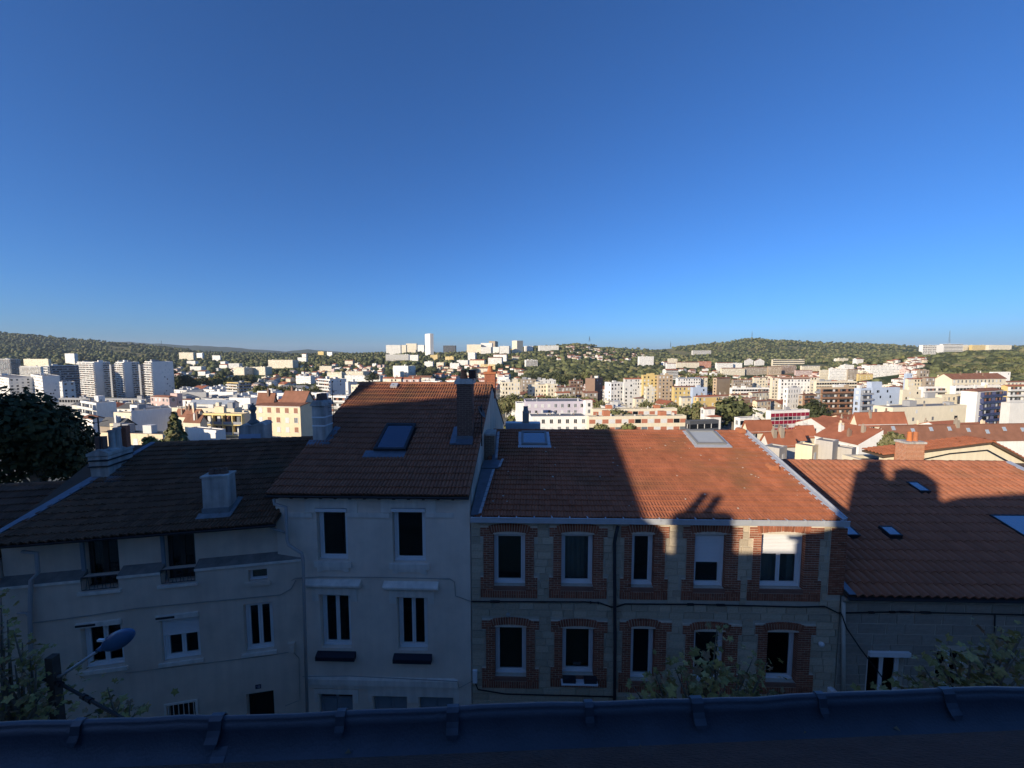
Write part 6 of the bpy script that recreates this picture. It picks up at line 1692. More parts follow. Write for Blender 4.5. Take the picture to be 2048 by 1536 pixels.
# hill crest, right
ab('white and dark banded block on the crest', 1843, 1846, 1869, 690, 710, 880, 6, 6.5, 'W', 'Fg', 'n', 'b0')
ab('blank white end of the banded crest block', 1868, 1869, 1884, 690, 706, 878, 6, 3.2, 'W', 'Fg', 'n', 'n')
ab('long white ribbon block on the crest', 1883, 1886, 1922, 688, 705, 890, 6, 6.0, 'W', 'Fg', 'n', 'r')
ab('cream block on the crest beside the ribbon block', 1921, 1923, 1944, 690, 702, 895, 6, 3.2, 'C', 'Fg', 'n', 'w')
ab('yellow dark windowed block on the crest', 1943, 1945, 1974, 690, 702, 890, 6, 3.2, 'Y', 'Fg', 'n', 'W')
ab('cream terrace at the end of the crest', 1976, 1979, 2032, 690, 701, 900, 6, 3.2, 'C', 'Fg', 'n', 'w')
ab('white villa on the far hillside', 1382, 1385, 1421, 701, 708, 1500, 6, 3.4, 'W', 'Fg', 'n', 'r')
# centre hill foot
ab('white apartment cube in the wood', 1275, 1279, 1307, 713, 731, 800, 8, 3, 'W', 'Fg', 'n', 'w')
ab('pink orange block in the upper row', 1396, 1398, 1422, 723, 735, 720, 6, 3, 'O', 'Gr', 'n', 'w')
ab('long pale block with brown roof in the upper row', 1350, 1354, 1398, 725, 735, 730, 6, 3, 'C', 'Gb', 'n', 'w')
ho('pale house at the start of the upper row', 1331, 1334, 1352, 727, 738, 720, 6, 3, 'W', 'Gb', 'n', 'w')
ab('white block with brown roof in the upper row', 1430, 1434, 1466, 726, 736, 700, 6, 3, 'W', 'Gb', 'n', 'w')
ab('white flat block ending the upper row', 1462, 1466, 1484, 726, 737, 690, 6, 3, 'W', 'Fg', 'n', 's')
ab('long cream terrace under the upper row', 1440, 1444, 1490, 737, 750, 560, 6, 3.1, 'C', 'Gb', 'n', 'W')
ab('long stone terrace under the upper row', 1488, 1492, 1538, 735, 750, 565, 6, 3.1, 'St', 'Gb', 'n', 'W')
ho('first pointed white villa on the slope above the long terraces', 1488, 1490, 1506, 721, 730, 760, 14, 3, 'W', 'gb', 'n', 's')
ho('second pointed white villa on the slope above the long terraces', 1508, 1510, 1528, 722, 732, 760, 14, 3, 'W', 'gb', 'n', 's')
ab('white slab in the wood with balconies', 1049, 1052, 1075, 720, 733, 640, 8, 3, 'W', 'Fg', 'n', 'b0')
# ---- crest of the centre hill
tb('tall white tower on the crest with dark stripe', 851, 860, 868, 667, 710, 1250, 35, 2.9, 'W', 'Fg', 'w', 's')
for lab, a, b, c, yt, yb, w in (('long pale slab at the start of the crest row', 773, 801, 804, 690, 708, 'X'), ('second pale slab in the crest row with green tint', 803, 812, 815, 690, 706, 'C'), ('taller cream slab in the crest row', 813, 833, 836, 687, 704, 'C'), ('low white slab left of the tall tower', 836, 848, 851, 690, 703, 'W')):
    tb(lab, a, b, c, yt, yb, 1300, 82, 2.9, w, 'Fg', 'w', 'w')
ab('dark teal slab right of the tall tower', 887, 911, 913, 691, 698, 1350, 84, 2.9, 'D', 'Fg', 'r', 'n')
for lab, a, b, c, yt, yb, w in (('pale long slab in the second crest row', 934, 962, 966, 689, 706, 'C'), ('white slab in the middle of the second crest row', 962, 984, 986, 686, 704, 'W'), ('tall beige tower of the second crest row', 978, 990, 998, 682, 698, 'T'), ('low beige slab before the beige tower', 962, 982, 986, 694, 708, 'X'), ('white slab with brown gables in the second crest row', 986, 998, 1001, 694, 706, 'W'), ('pale grey slab at the end of the second crest row', 999, 1018, 1021, 692, 708, 'X')):
    tb(lab, a, b, c, yt, yb, 1150, 82, 2.9, w, 'Fg', 'w', 'w')
tb('grey and cream tower right of the second crest row', 1024, 1034, 1046, 681, 706, 1150, 40, 2.9, 'C', 'Fg', 'w', 'w')
ab('white low slab at the foot of the grey and cream tower', 1048, 1050, 1066, 692, 704, 1150, 6, 2.9, 'W', 'Fg', 'n', 'w')
ab('pale long slab at the start of the village hill', 1076, 1079, 1117, 691, 703, 1200, 6, 2.9, 'X', 'Fg', 'n', 'w')
ab('small white block below the second crest row', 936, 950, 953, 705, 719, 900, 82, 2.9, 'W', 'Fg', 'w', 'n')
ab('long white clinic like block below the crest', 772, 817, 822, 709, 721, 900, 84, 3.1, 'W', 'Fg', 'r', 'n')
ab('white wing of the clinic like block', 820, 836, 838, 710, 722, 880, 84, 3, 'W', 'Fg', 'w', 'n')
# ---- centre left
ab('white stepped apartment block in the wood', 786, 816, 831, 732, 754, 560, 60, 2.9, 'W', 'Fg', 'w', 's')
ab('white low front of the stepped apartment block', 786, 800, 808, 743, 755, 540, 60, 2.9, 'W', 'Fg', 'w', 's')
ab('white institute with round dome', 591, 621, 629, 752, 768, 470, 70, 3.1, 'W', 'Fg', 'w', 's')
ab('cream block with dark window bays', 654, 683, 691, 745, 759, 500, 72, 3, 'C', 'Fk', 'w', 'w')
ab('long cream wing of the dark bay block', 690, 726, 738, 743, 754, 520, 80, 3, 'C', 'Fg', 'w', 'n')
ab('long white block with few windows', 689, 760, 766, 751, 763, 440, 84, 3, 'W', 'Fg', 's', 'n')
ab('white terraced block with shaded side', 634, 660, 692, 759, 784, 330, 55, 3, 'W', 'Fg', 'b0', 's')
ab('grey shaded block between white ones', 690, 696, 714, 764, 786, 320, 55, 3, 'X', 'Fg', 'w', 's')
ab('pale stucco block over the tall house ridge', 701, 716, 725, 770, 790, 280, 70, 3, 'C', 'Fg', 'w', 'w')
ho('row of cream houses with red roofs above the sunlit ridge', 765, 802, 806, 757, 768, 330, 84, 3, 'C', 'Gr', 'w', 'n', chim=3)
ho('second row of cream houses above the sunlit ridge', 803, 838, 842, 758, 768, 330, 84, 3, 'P', 'Gr', 'w', 'n', chim=3)
ho('white low houses just over the ridge', 842, 880, 884, 762, 769, 330, 84, 3, 'W', 'Fg', 'w', 'n')
ab('salmon block with brown shutters and two pitched roofs', 508, 600, 628, 812, 880, 122, 82, 3.1, 'S', 'Gb', 'w', 'n', rise=.6, chim=0, boxes=0)
ho('attic with brown red roof on the salmon block', 510, 545, 550, 811, 815, 126, 84, 3, 'C', 'gb', 'w', 'n', rise=4.0, wr=12, chim=2, h=4)
ho('larger attic with brown red roof on the salmon block', 556, 606, 628, 811, 815, 125, 82, 3, 'C', 'gb', 'w', 'n', rise=4.4, chim=3, h=4)
ab('yellow framed block with open loggias', 405, 488, 492, 827, 865, 135, 84, 3.7, 'S', 'Fk', 'f', 'n', boxes=1, nf=3)
ab('white gable wall in shade before the yellow block', 368, 432, 438, 861, 880, 105, 70, 3, 'W', 'Fg', 'n', 'n', boxes=0)
ab('pink shuttered block beyond the strapped chimney', 655, 692, 700, 792, 832, 200, 78, 3, 'W', 'Fg', 'b0', 'w')
ab('white flats beyond the strapped chimney', 612, 650, 656, 786, 800, 240, 80, 3, 'W', 'Fz', 'w', 'n')
ab('low white works with flat roofs', 512, 545, 562, 783, 797, 250, 75, 3, 'W', 'Fg', 's', 's')
ab('white shed roofs behind the salmon block', 552, 600, 612, 787, 798, 235, 80, 3, 'W', 'Fz', 's', 'n')
ho('red roofs behind the yellow framed block', 345, 396, 404, 832, 842, 145, 80, 3, 'C', 'Gb', 'n', 'n', rise=2.4, chim=4)
ho('lower red roofs beside the yellow framed block', 362, 400, 406, 843, 852, 128, 80, 3, 'C', 'Gb', 'n', 'n', rise=2.0, chim=3)
ab('large blue white blank wall with slanting edge', 254, 262, 338, 822, 852, 140, 45, 3, 'W', 'Fg', 'n', 'n', boxes=1)
ab('cream block with brown windows left of the blank wall', 220, 270, 282, 826, 848, 150, 78, 3.1, 'C', 'Fk', 'w', 'n')
ab('white cube above the cream block', 254, 274, 286, 811, 828, 165, 65, 3, 'W', 'Fg', 's', 'n', boxes=0)
ab('white block with cream balconies', 155, 192, 227, 806, 832, 170, 62, 2.9, 'W', 'Fg', 'b0', 's')
ho('cream edged flat roof with three dark topped chimneys', 185, 325, 345, 869, 884, 92, 82, 3, 'S', 'Fk', 'w', 'n', boxes=4)
ho('white walled house with brown roof beside the big tree', 160, 185, 196, 838, 850, 110, 60, 3, 'W', 'gb', 'n', 'n', chim=0)
ho('low dark roof between the big tree and the banded chimney', 190, 240, 262, 852, 866, 95, 75, 3, 'St', 'Gk', 'n', 'n', rise=1.6, chim=1)
ho('pink white house with red brown hipped roof', 297, 338, 350, 795, 812, 205, 72, 3, 'P', 'Hb', 'w', 'w', chim=0)
ho('pink white tower house behind the hipped roof', 337, 354, 360, 787, 812, 210, 72, 3, 'P', 'Fg', 'n', 's', boxes=0)
ho('small white house with brown roof at the long shed', 361, 382, 386, 800, 812, 205, 76, 3, 'W', 'Hb', 's', 's', chim=0)
bld('warehouse', 'warehouse', 'long pale metal roofed shed', 374, 462, 474, 808, 818, 190, 84, 4, 'X', 'Gz', 'n', 'n', rise=1.6, chim=0, h=6)
bld('warehouse', 'warehouse', 'long low cream building with small roof lights', 330, 468, 480, 817, 830, 165, 84, 4, 'C', 'Fg', 's', 'n', boxes=6, h=6)
bld('warehouse', 'warehouse', 'flat grey shed below the white towers', 112, 180, 186, 797, 806, 300, 84, 4, 'G', 'Fg', 'r', 'n', h=6)
bld('warehouse', 'warehouse', 'second flat grey shed below the white towers', 186, 292, 298, 798, 806, 290, 84, 4, 'G', 'Fg', 'r', 'n', h=6)
bld('warehouse', 'warehouse', 'white low hall right of the towers', 415, 466, 472, 784, 792, 330, 84, 4, 'W', 'Fz', 'n', 'n', h=6)
bld('warehouse', 'warehouse', 'grey low hall right of the towers', 361, 412, 416, 785, 793, 340, 84, 4, 'G', 'Fz', 'n', 'n', h=6)
ab('white long flats before the salmon roofs', 406, 452, 462, 799, 809, 225, 80, 3, 'W', 'Fg', 'n', 'n')
ab('white flats with shaded end near the salmon roofs', 455, 500, 512, 796, 808, 215, 78, 3, 'W', 'Fg', 's', 'n')
# ---- far left
for i, (a, b, c) in enumerate(((155, 188, 221), (232, 247, 279), (290, 304, 347))):
    lab = ('first of three white towers with broad lit balcony side', 'middle one of three white towers', 'last of three white towers with windowed broad side')[i]
    tb(lab, a, b, c, 724 - (i == 2), 795, 440, 66, 2.8, 'W', 'Fg', 'b0', ('b0', 'b0', 's')[i], spanR=((.52, .98), (.5, .98), (.4, .98))[i], boxes=3)
for i, (a, b, c) in enumerate(((219, 221, 234), (277, 279, 292))):
    tb(('dark recessed stair bay between the first two white towers', 'dark recessed stair bay between the last two white towers')[i], a, b, c, 729, 795, 455, 70, 2.8, 'G', 'Fg', 'n', 'b1', boxes=0)
ab('dark balcony slab left of the white towers', 90, 98, 158, 731, 795, 480, 66, 2.8, 'X', 'Fg', 'b0', 'b1')
ab('cream banded slab left of the dark balcony slab', 40, 82, 98, 733, 758, 500, 70, 2.8, 'W', 'Fg', 'b0', 'n')
ab('cream stepped roofs over the banded slab', 42, 96, 104, 718, 734, 580, 76, 2.8, 'C', 'Fg', 's', 'n', boxes=4)
ab('pale slab with grey balconies at the far edge', -40, 20, 42, 718, 752, 520, 72, 2.8, 'X', 'Fg', 'b1', 'b1')
ab('white blue block behind the big tree', -30, 17, 70, 756, 800, 360, 60, 2.9, 'W', 'Fg', 'w', 'w')
ab('white blue stepped block right of the big tree', 60, 84, 118, 752, 800, 350, 58, 2.9, 'W', 'Fg', 'w', 's')
ab('narrow white block before the dark balcony slab', 116, 124, 148, 764, 797, 345, 60, 2.9, 'X', 'Fg', 'w', 'w')
tb('lone white tower under the wooded hill', 132, 148, 158, 707, 728, 720, 66, 2.9, 'W', 'Fg', 'w', 'w')
ab('pale slab on the far slope with grey side', 360, 386, 392, 705, 719, 950, 80, 2.9, 'C', 'Fg', 'w', 'w')
ab('white small tower on the far slope', 395, 404, 410, 706, 717, 960, 70, 2.9, 'W', 'Fg', 'n', 's')
ab('white pair on the far slope', 426, 440, 444, 711, 721, 900, 78, 2.9, 'W', 'Fg', 'w', 'n')
ab('cream block with dark windows in the trees', 467, 488, 505, 735, 751, 600, 72, 2.9, 'C', 'Fg', 'w', 'w')
ab('yellow and dark unfinished looking block', 452, 476, 501, 765, 781, 390, 68, 2.9, 'Y', 'Fg', 'b0', 'b1')
ho('white house with long red roof right of the towers', 378, 424, 440, 763, 773, 440, 74, 3, 'W', 'Gr', 'w', 'n', chim=2)
ab('dark grey cube right of the towers', 346, 361, 364, 754, 772, 460, 76, 3, 'D', 'Fk', 'n', 'n')
ho('white villa with grey roof above the red roof', 380, 402, 412, 733, 742, 640, 74, 3, 'X', 'Fg', 's', 'n')
ab('long cream slab on the wooded slope', 537, 585, 597, 720, 736, 700, 80, 3, 'C', 'Fg', 'w', 'w')
ab('white slab at the end of the cream slab', 596, 612, 616, 715, 724, 760, 78, 3, 'W', 'Fg', 'w', 'n')
ab('cream block in the trees below the cream slab', 500, 530, 544, 734, 750, 600, 76, 3, 'C', 'Fg', 'w', 'n')
ab('yellow white cube on the ridge', 637, 647, 651, 703, 711, 1000, 78, 3, 'Y', 'Fg', 's', 'n')
ab('white cube on the ridge', 655, 664, 667, 704, 712, 1000, 78, 3, 'W', 'Fg', 's', 'n')
ho('white house on a knoll of the ridge', 605, 612, 616, 708, 716, 950, 78, 3, 'W', 'gr', 's', 'n')

# special features
c = atY(608, 748, 476); m = MB(); pr = [(3.4, 0), (3.3, 1.2), (2.6, 2.6), (1.4, 3.5), (.2, 3.8)]; m.lathe(pr, 0, 0, 14); o = m.build('dome', WALL['G'], loc=(c[0], c[1] + 5, c[2] - 3.0), smooth=True); tag(o, 'grey dome on the white institute', 'dome')
def mast(label, px, y0, y1, Y, w):
    b = atY(px, y1, Y); h = atY(px, y0, Y)[2] - b[2]; o = empty('radio_mast', tuple(b)); tag(o, label, 'mast')
    m = MB(); n = 9
    for s in ((-1, -1), (1, -1), (1, 1), (-1, 1)): m.tube([(s[0] * w, s[1] * w, -8), (0, 0, h)], .35, 4)
    for i in range(n):
        f = i / n; f2 = (i + 1) / n; a = w * (1 - f); b_ = w * (1 - f2)
        m.tube([(-a, -a, h * f), (b_, -b_, h * f2)], .22, 4); m.tube([(a, -a, h * f), (-b_, -b_, h * f2)], .22, 4); m.tube([(-a, -a, h * f), (a, -a, h * f)], .22, 4)
    m.build('lattice', M_METAL, o)
mast('tall lattice mast on the hill crest behind the white blocks', 1898, 660, 686, 2300, 4.0)
mast('thin mast on the wooded hill', 1504, 662, 672, 2500, 2.0)
mast('small mast in the saddle between the hills', 1341, 682, 692, 2300, 1.6)
mast('mast on the village hill', 1179, 672, 680, 2000, 3.0)
mast('thin mast on the long wooded hill', 323, 680, 688, 2500, 2.0)
# chimney with two orange pots before the cream gable
Y9 = 22.6; a, b = atY(1813, 900, Y9)[0], atY(1850, 900, Y9)[0]; zt = atY(1830, 888, Y9)[2]
o = empty('brick_chimney', ((a + b) / 2, Y9, zt - 4)); tag(o, 'thin coursed brick chimney with two orange clay pots', 'chimney'); off = ((a + b) / 2, Y9, zt - 4)
m = MB(off); m.box(a + .02, b - .02, Y9 + .02, Y9 + .68, zt - 4, zt); m.build('core', M_MORTAR, o)
class _H: pass
hh_ = _H(); hh_.mb = lambda: MB(off); hh_.root = o
brick_courses(hh_, o, a, b, Y9, Y9 + .7, zt - 2.6, zt, pm('orange_brick', (.40, .16, .085), var=.25, scale=6, rough=.95, rand=.2), M_MORTAR, bh=.055, j=.022)
m = MB(off); m.box(a - .05, b + .05, Y9 - .05, Y9 + .75, zt, zt + .12); m.build('chimney_cap', M_CHIM, o)
for x in (1829, 1841):
    m = MB(off); u = atY(x, 880, Y9)[0]; pot(m, u, Y9 + .3, zt + .12, .12, .55, .92); m.build('pot', M_CLAY if x > 1835 else pm('bright_clay', (.5, .17, .06), rough=.9), o)
# tiled slopes of the cream gabled house
gh = empty('gabled_house', (26, 24, 0)); tag(gh, 'cream gable with red tile verges behind the low roof', 'house'); goff = (26, 24, 0)
YG = 23.6; gl, ga_, gr_ = atY(1768, 908, YG), atY(1975, 882, YG), atY(2130, 965, YG)
m = MB(goff); m.prism([(gl[0], -1), (gl[0], gl[2] - .1), (ga_[0], ga_[2] - .12), (gr_[0], gr_[2] - .1), (gr_[0], -1)], YG, YG + .3); m.build('gable_wall', WALL['C'], gh)
m = MB(goff); m.box(gl[0], gr_[0], YG + .9, YG + 1.1, -1, gr_[2]); m.build('rear_wall', WALL['C'], gh)
m = MB(goff); m.slab((gl[0] - .3, YG - .25, gl[2] - .05), (ga_[0], YG - .25, ga_[2]), (ga_[0], YG + 1.2, ga_[2]), (gl[0] - .3, YG + 1.2, gl[2] - .05), .12)
m.slab((ga_[0] + .002, YG - .25, ga_[2]), (gr_[0] + .3, YG - .25, gr_[2] - .05), (gr_[0] + .3, YG + 1.2, gr_[2] - .05), (ga_[0] + .002, YG + 1.2, ga_[2]), .12); rf = m.build('roof', M_DECK, gh)
hh_ = _H(); hh_.off = goff; hh_.root = gh
for (A, B, nn) in ((gl, ga_, 20), (ga_, gr_, 22)):
    e0, e1 = (np.array([A[0] - (.35 if A is gl else 0), YG - .3, A[2]]), np.array([B[0], YG - .3, B[2]]))
    if A is gl: roof_tiles(hh_, rf, e0 + [0, 1.45, 0], e0, e1 + [0, 1.45, 0], e1, nn, 6, 'roll', M_TILE_RED, nmax=130)
    else: roof_tiles(hh_, rf, e1 + [0, 0, 0], e1 + [0, 1.45, 0], e0, e0 + [0, 1.45, 0], nn, 6, 'roll', M_TILE_RED, nmax=130)
ridge_tiles(hh_, rf, np.array([ga_[0], YG - .3, ga_[2]]), np.array([ga_[0], YG + 1.1, ga_[2]]), M_TILE_RED, r=.14)
# ------------------------------------------------------------------ houses and trees that fill the slopes
OCCA = np.array([(a, b, c, e, d) for a, b, c, e, d in OCC], float)
def blocks(x0, x1, y0, d, slack=1.5):
    """would something at depth d covering x0..x1 from row y0 down hide a named building?"""
    k = (OCCA[:, 4] > d) & (OCCA[:, 0] < x1) & (OCCA[:, 1] > x0) & (OCCA[:, 3] > y0 + slack)
    return bool(k.any())
def inside(x0, x1, d):
    k = (np.abs(OCCA[:, 4] - d) < 22 + d * .02) & (OCCA[:, 0] < x1 + 1) & (OCCA[:, 1] > x0 - 1)
    return bool(k.any())
PLACED = []
def spread(x, y, r):
    for (a, b, c) in PLACED:
        if (a - x) ** 2 + (b - y) ** 2 < (c + r) ** 2: return False
    PLACED.append((x, y, r)); return True

CN = {'W': 'white', 'C': 'cream', 'X': 'off white', 'P': 'pink', 'St': 'stone coloured', 'S': 'salmon', 'G': 'grey', 'N': 'brown'}
RN = {'r': 'red', 'b': 'brown', 'g': 'grey', 'z': 'metal', 'k': 'dark'}
KN = {'F': 'flat %s roof', 'G': 'long %s roof', 'g': 'gabled %s roof', 'H': 'hipped %s roof'}
def small_houses(n, label, group, pxr, dr, walls, roofs, fl=(1, 2), size=(8, 13), seed=1, flat=.15, tries=90, name='house', cat='house', slack=1.5):
    rr = random.Random(seed); done = 0
    for _ in range(n * tries):
        if done >= n: break
        px = rr.uniform(*pxr); Y = math.exp(rr.uniform(math.log(dr[0]), math.log(dr[1]))); x, z, yg = gpx(px, Y)
        w, l = rr.uniform(*size), rr.uniform(size[0], size[1] * .9); nf = rr.choice(fl); h = nf * 3.0 + .6
        wp = w / Y * FPX; yt = yg - (h + 2.5) / Y * FPX
        if blocks(px - wp / 2, px + wp / 2, yt, Y, slack) or inside(px - wp / 2, px + wp / 2, Y): continue
        if not spread(x, Y, max(w, l) * .56): continue
        rf = ('F' + rr.choice('gz')) if rr.random() < flat else rr.choice('GgH') + rr.choice(roofs)
        cy = yg - h / Y * FPX
        front = px > 1024
        r_ = rr.uniform(4, 38) if front else rr.uniform(55, 86)
        ww, ll = (w, l) if front else (l, w)
        wc = rr.choice(walls); lb = '%s %s house with %s %s' % (('tiny', 'low', 'two storey', 'three storey', 'four storey')[nf], CN[wc], KN[rf[0]] % RN[rf[1]], label)
        bld(name, cat, lb, px, px, px, cy, yg, Y, r_, 3.0, wc, rf, 'w' if nf > 1 else 's', 'w' if nf > 1 else 's', group=group, wr=ww, wl=ll, h=h + 1.2, chim=rr.choice((0, 1)) if Y < 900 else 0, nf=nf, fix=1)
        OCC.pop(); OCC.append((px - wp * .55, px + wp * .55, yt, yg - 1.0 - .25 * (yg - yt), Y)); done += 1
    return done
WH = ['W', 'W', 'C', 'X', 'C', 'P']; 
n1 = small_houses(60, 'on the centre hill top', 'houses of the village on the centre hill top', (1095, 1290), (1150, 1900), WH, 'rb', name='villa', cat='villa', seed=11, size=(10, 17), flat=.05)
n2 = small_houses(76, 'below the tall white tower', 'houses on the slope under the tall white tower', (870, 1045), (480, 1000), WH, 'rrb', seed=12, size=(9, 14))
n3 = small_houses(60, 'before the crest towers', 'houses along the ridge left of the crest towers', (600, 770), (700, 1200), WH, 'rrb', name='villa', cat='villa', seed=13, size=(9, 14))
n4 = small_houses(48, 'past the white towers', 'houses on the green slope right of the white towers', (350, 600), (480, 1150), WH, 'rbg', seed=14, size=(9, 15))
n5 = small_houses(92, 'below the crest blocks', 'houses on the upper slope below the crest blocks', (1600, 1850), (620, 1050), WH, 'rrb', name='villa', cat='villa', seed=15, size=(10, 17))
n6 = small_houses(70, 'under the wooded hill', 'houses between the upper row and the wooded hill', (1330, 1620), (640, 1150), WH, 'rrb', seed=16, size=(10, 16))
n7 = small_houses(140, 'in the dense quarter', 'town houses of the dense quarter', (1400, 1880), (190, 600), ['C', 'W', 'St', 'X', 'C', 'S', 'W'], 'rbb', fl=(2, 3, 3), size=(9, 15), name='town_house', cat='town house', slack=5, seed=17, flat=.15)
n8 = small_houses(120, 'in mid valley', 'town houses in the middle of the valley', (1030, 1440), (200, 520), ['C', 'W', 'St', 'X', 'P'], 'rbb', fl=(2, 3, 3), size=(9, 14), name='town_house', cat='town house', slack=5, seed=18, flat=.2)
n9 = small_houses(64, 'on the valley floor', 'low buildings on the valley floor below the left slope', (350, 760), (180, 480), ['W', 'W', 'X', 'C', 'G'], 'rzg', fl=(2, 3, 3), size=(12, 24), name='low_building', cat='low building', slack=5, seed=19, flat=.75)
n10 = small_houses(24, 'before the white towers', 'low buildings before the white towers', (140, 420), (110, 330), ['W', 'X', 'C', 'St', 'S'], 'rbk', fl=(2, 3), size=(9, 15), name='town_house', cat='town house', slack=5, seed=20, flat=.4)
n11 = small_houses(26, 'beyond the low tiled roof', 'houses of the near right quarter', (1480, 2040), (75, 170), ['C', 'W', 'X'], 'rr', fl=(2, 3), size=(9, 14), slack=6, seed=21, flat=.1)
rr_b = random.Random(77); nb_ = 0
for _ in range(900):
    if nb_ >= 34: break
    px = rr_b.choice((rr_b.uniform(350, 770), rr_b.uniform(860, 1040), rr_b.uniform(1320, 1860))); Y = rr_b.uniform(560, 1350); x, z, yg = gpx(px, Y)
    w = rr_b.uniform(18, 46); h = rr_b.choice((10, 13, 13, 16, 20)); wp = w / Y * FPX
    if blocks(px - wp, px + wp, yg - h / Y * FPX, Y) or inside(px - wp, px + wp, Y) or not spread(x, Y, w * .6): continue
    wc = rr_b.choice('WWCXCY'); rf = rr_b.choice(('Fg', 'Fg', 'Gb', 'Gr'))
    fr_ = px > 1024
    bld('apartment_block', 'apartment block', '%s %s slope block with %s, %s' % ('long' if w > 32 else 'short', {'W': 'white', 'C': 'cream', 'X': 'off white', 'Y': 'yellow'}[wc], {'Fg': 'flat roof', 'Gb': 'brown roof', 'Gr': 'red roof'}[rf], 'below the wooded hill' if px > 1320 else 'below the crest towers' if px > 800 else 'past the white towers'), px, px, px, yg - h / Y * FPX, yg, Y, rr_b.uniform(3, 25) if fr_ else rr_b.uniform(65, 86), 3.1, wc, rf, 'w', rr_b.choice('wwr'), group='apartment blocks scattered over the slopes', wr=w if fr_ else 12, wl=12 if fr_ else w, h=h, fix=1)
    OCC.pop(); OCC.append((px - wp * .6, px + wp * .6, yg - h / Y * FPX, yg - 1.5, Y)); nb_ += 1
print('blocks', nb_)
print('houses', n1, n2, n3, n4, n5, n6, n7, n8, n9, n10, n11)

OCCA = np.array(OCC, float)
# ---- trees: a few shapes, copied
TREE = []
for k, (mats, lob, n) in enumerate(((G_DARK, 5, 900), (G_MID, 5, 900), (G_MID, 6, 1000), (G_LIGHT, 5, 850), ([G_DARK[0], G_MID[0]], 4, 800), (G_DARK, 0, 500))):
    rr = random.Random(k + 50)
    if lob: lobes = [(math.cos(i * 2.4) * .28, math.sin(i * 2.4) * .28, .5 + rr.uniform(-.12, .16), rr.uniform(.24, .32), rr.uniform(.24, .32), rr.uniform(.2, .28)) for i in range(lob)] + [(0, 0, .7, .26, .26, .28)]
    else: lobes = [(0, 0, .2 + i * .15, .24 - i * .04, .24 - i * .04, .1) for i in range(5)]
    cm_ = crown_mesh('crown', lobes, n, .052, mats, k + 90)
    core = bmesh.new(); bmesh.ops.create_icosphere(core, subdivisions=2, radius=1)
    for v in core.verts:
        if lob: v.co = Vector((v.co.x * .27, v.co.y * .27, .56 + v.co.z * .23)) * (1 + .12 * math.sin(v.co.x * 9 + v.co.y * 7 + v.co.z * 5))
        else: v.co = Vector((v.co.x * (.17 - .1 * v.co.z), v.co.y * (.17 - .1 * v.co.z), .48 + v.co.z * .42))
    core.from_mesh(cm_)
    me = bpy.data.meshes.new('crown'); core.to_mesh(me); core.free()
    for m_ in mats: me.materials.append(m_)
    tm = MB(); tm.tube([(0, 0, -.1), (.01, 0, .3), (0, 0, .55)], [.035, .025, .012], 5)
    TREE.append((me, tm.mesh('trunk', M_BARK)))

def tree_at(px, Y, h, k, label, group, dz=0, ww=None):
    x = (px - 1024) / FPX * Y; z = ground(x, Y)
    o = empty('tree', (x, Y, z - .3)); tag(o, label, 'tree', group); s = rnd.uniform(.85, 1.2) * (ww or 1)
    o.rotation_euler = (0, 0, rnd.uniform(0, 6.28)); o.scale = (h * s, h * s, h)
    link('crown', TREE[k][0], o); link('trunk', TREE[k][1], o)
    return o
def grove(n, label, group, pxr, dr, hr, kinds, seed, gap=.5, chk=True, slack=5):
    rr = random.Random(seed); done = 0
    for _ in range(n * 30):
        if done >= n: break
        px = rr.uniform(*pxr); Y = rr.uniform(*dr); h = rr.uniform(*hr); x, z, yg = gpx(px, Y); w = h * .4 / Y * FPX
        if chk and (blocks(px - w, px + w, yg - h / Y * FPX, Y, slack) or inside(px - w, px + w, Y)): continue
        if not spread(x, Y, h * gap * .5): continue
        k_ = rr.choice(kinds); tree_at(px, Y, h, k_, ('tall ' if h > sum(hr) / 2 else 'lower ') + ('dark green', 'mid green', 'olive green', 'light green', 'two tone green', 'conical dark')[k_] + ' ' + label.replace('yellowish green', ''), group); done += 1
    return done
t = []
t.append(grove(34, 'street tree with yellowish green crown in the avenue before the ornate blocks', 'trees of the avenue before the ornate blocks', (1000, 1215), (228, 264), (14, 18), [1, 2, 3, 3], 31, .5, slack=14))
t.append(grove(16, 'round tree in the green strip beside the lilac block', 'trees beside the lilac block', (1190, 1330), (205, 250), (11, 16), [1, 2, 3], 32, slack=16))
t.append(grove(14, 'tree in the garden around the small brown roofed house', 'trees around the small brown roofed house', (1385, 1500), (165, 215), (11, 17), [0, 1, 2, 4], 33, slack=12))
t.append(grove(34, 'tree in the park below the centre hill', 'trees of the park below the centre hill', (1040, 1330), (480, 640), (16, 24), [0, 0, 1, 2, 4, 3], 34, .6))
t.append(grove(34, 'tree in the wood at the right hand slope', 'trees of the wood on the right hand slope', (1800, 2090), (430, 720), (14, 22), [1, 2, 1, 3, 0], 35, .6))
t.append(grove(24, 'tree in the wood under the crest on the left slope', 'trees of the wood on the left slope', (430, 640), (480, 720), (14, 22), [0, 0, 1, 4, 5], 36, .6))
t.append(grove(24, 'tree in the wood under the tall white tower', 'trees of the wood under the tall white tower', (680, 960), (580, 840), (14, 22), [0, 0, 1, 2, 4], 37, .6))
t.append(grove(14, 'tree in the low green belt before the white institute', 'trees of the low green belt', (500, 640), (330, 400), (12, 16), [1, 2, 3], 38, .6, slack=12))
t.append(grove(10, 'tree between the white towers and the sheds', 'trees by the white towers', (350, 500), (230, 330), (9, 13), [1, 3, 0], 39, slack=10))
t.append(grove(14, 'tree between the office block and the ringed brown block', 'trees near the office block', (1600, 1720), (180, 200), (8, 15), [3, 1, 0], 40, slack=10))
t.append(grove(10, 'tree before the cream block on the right', 'trees near the cream block', (1960, 2048), (120, 150), (9, 13), [1, 2], 41, slack=10))
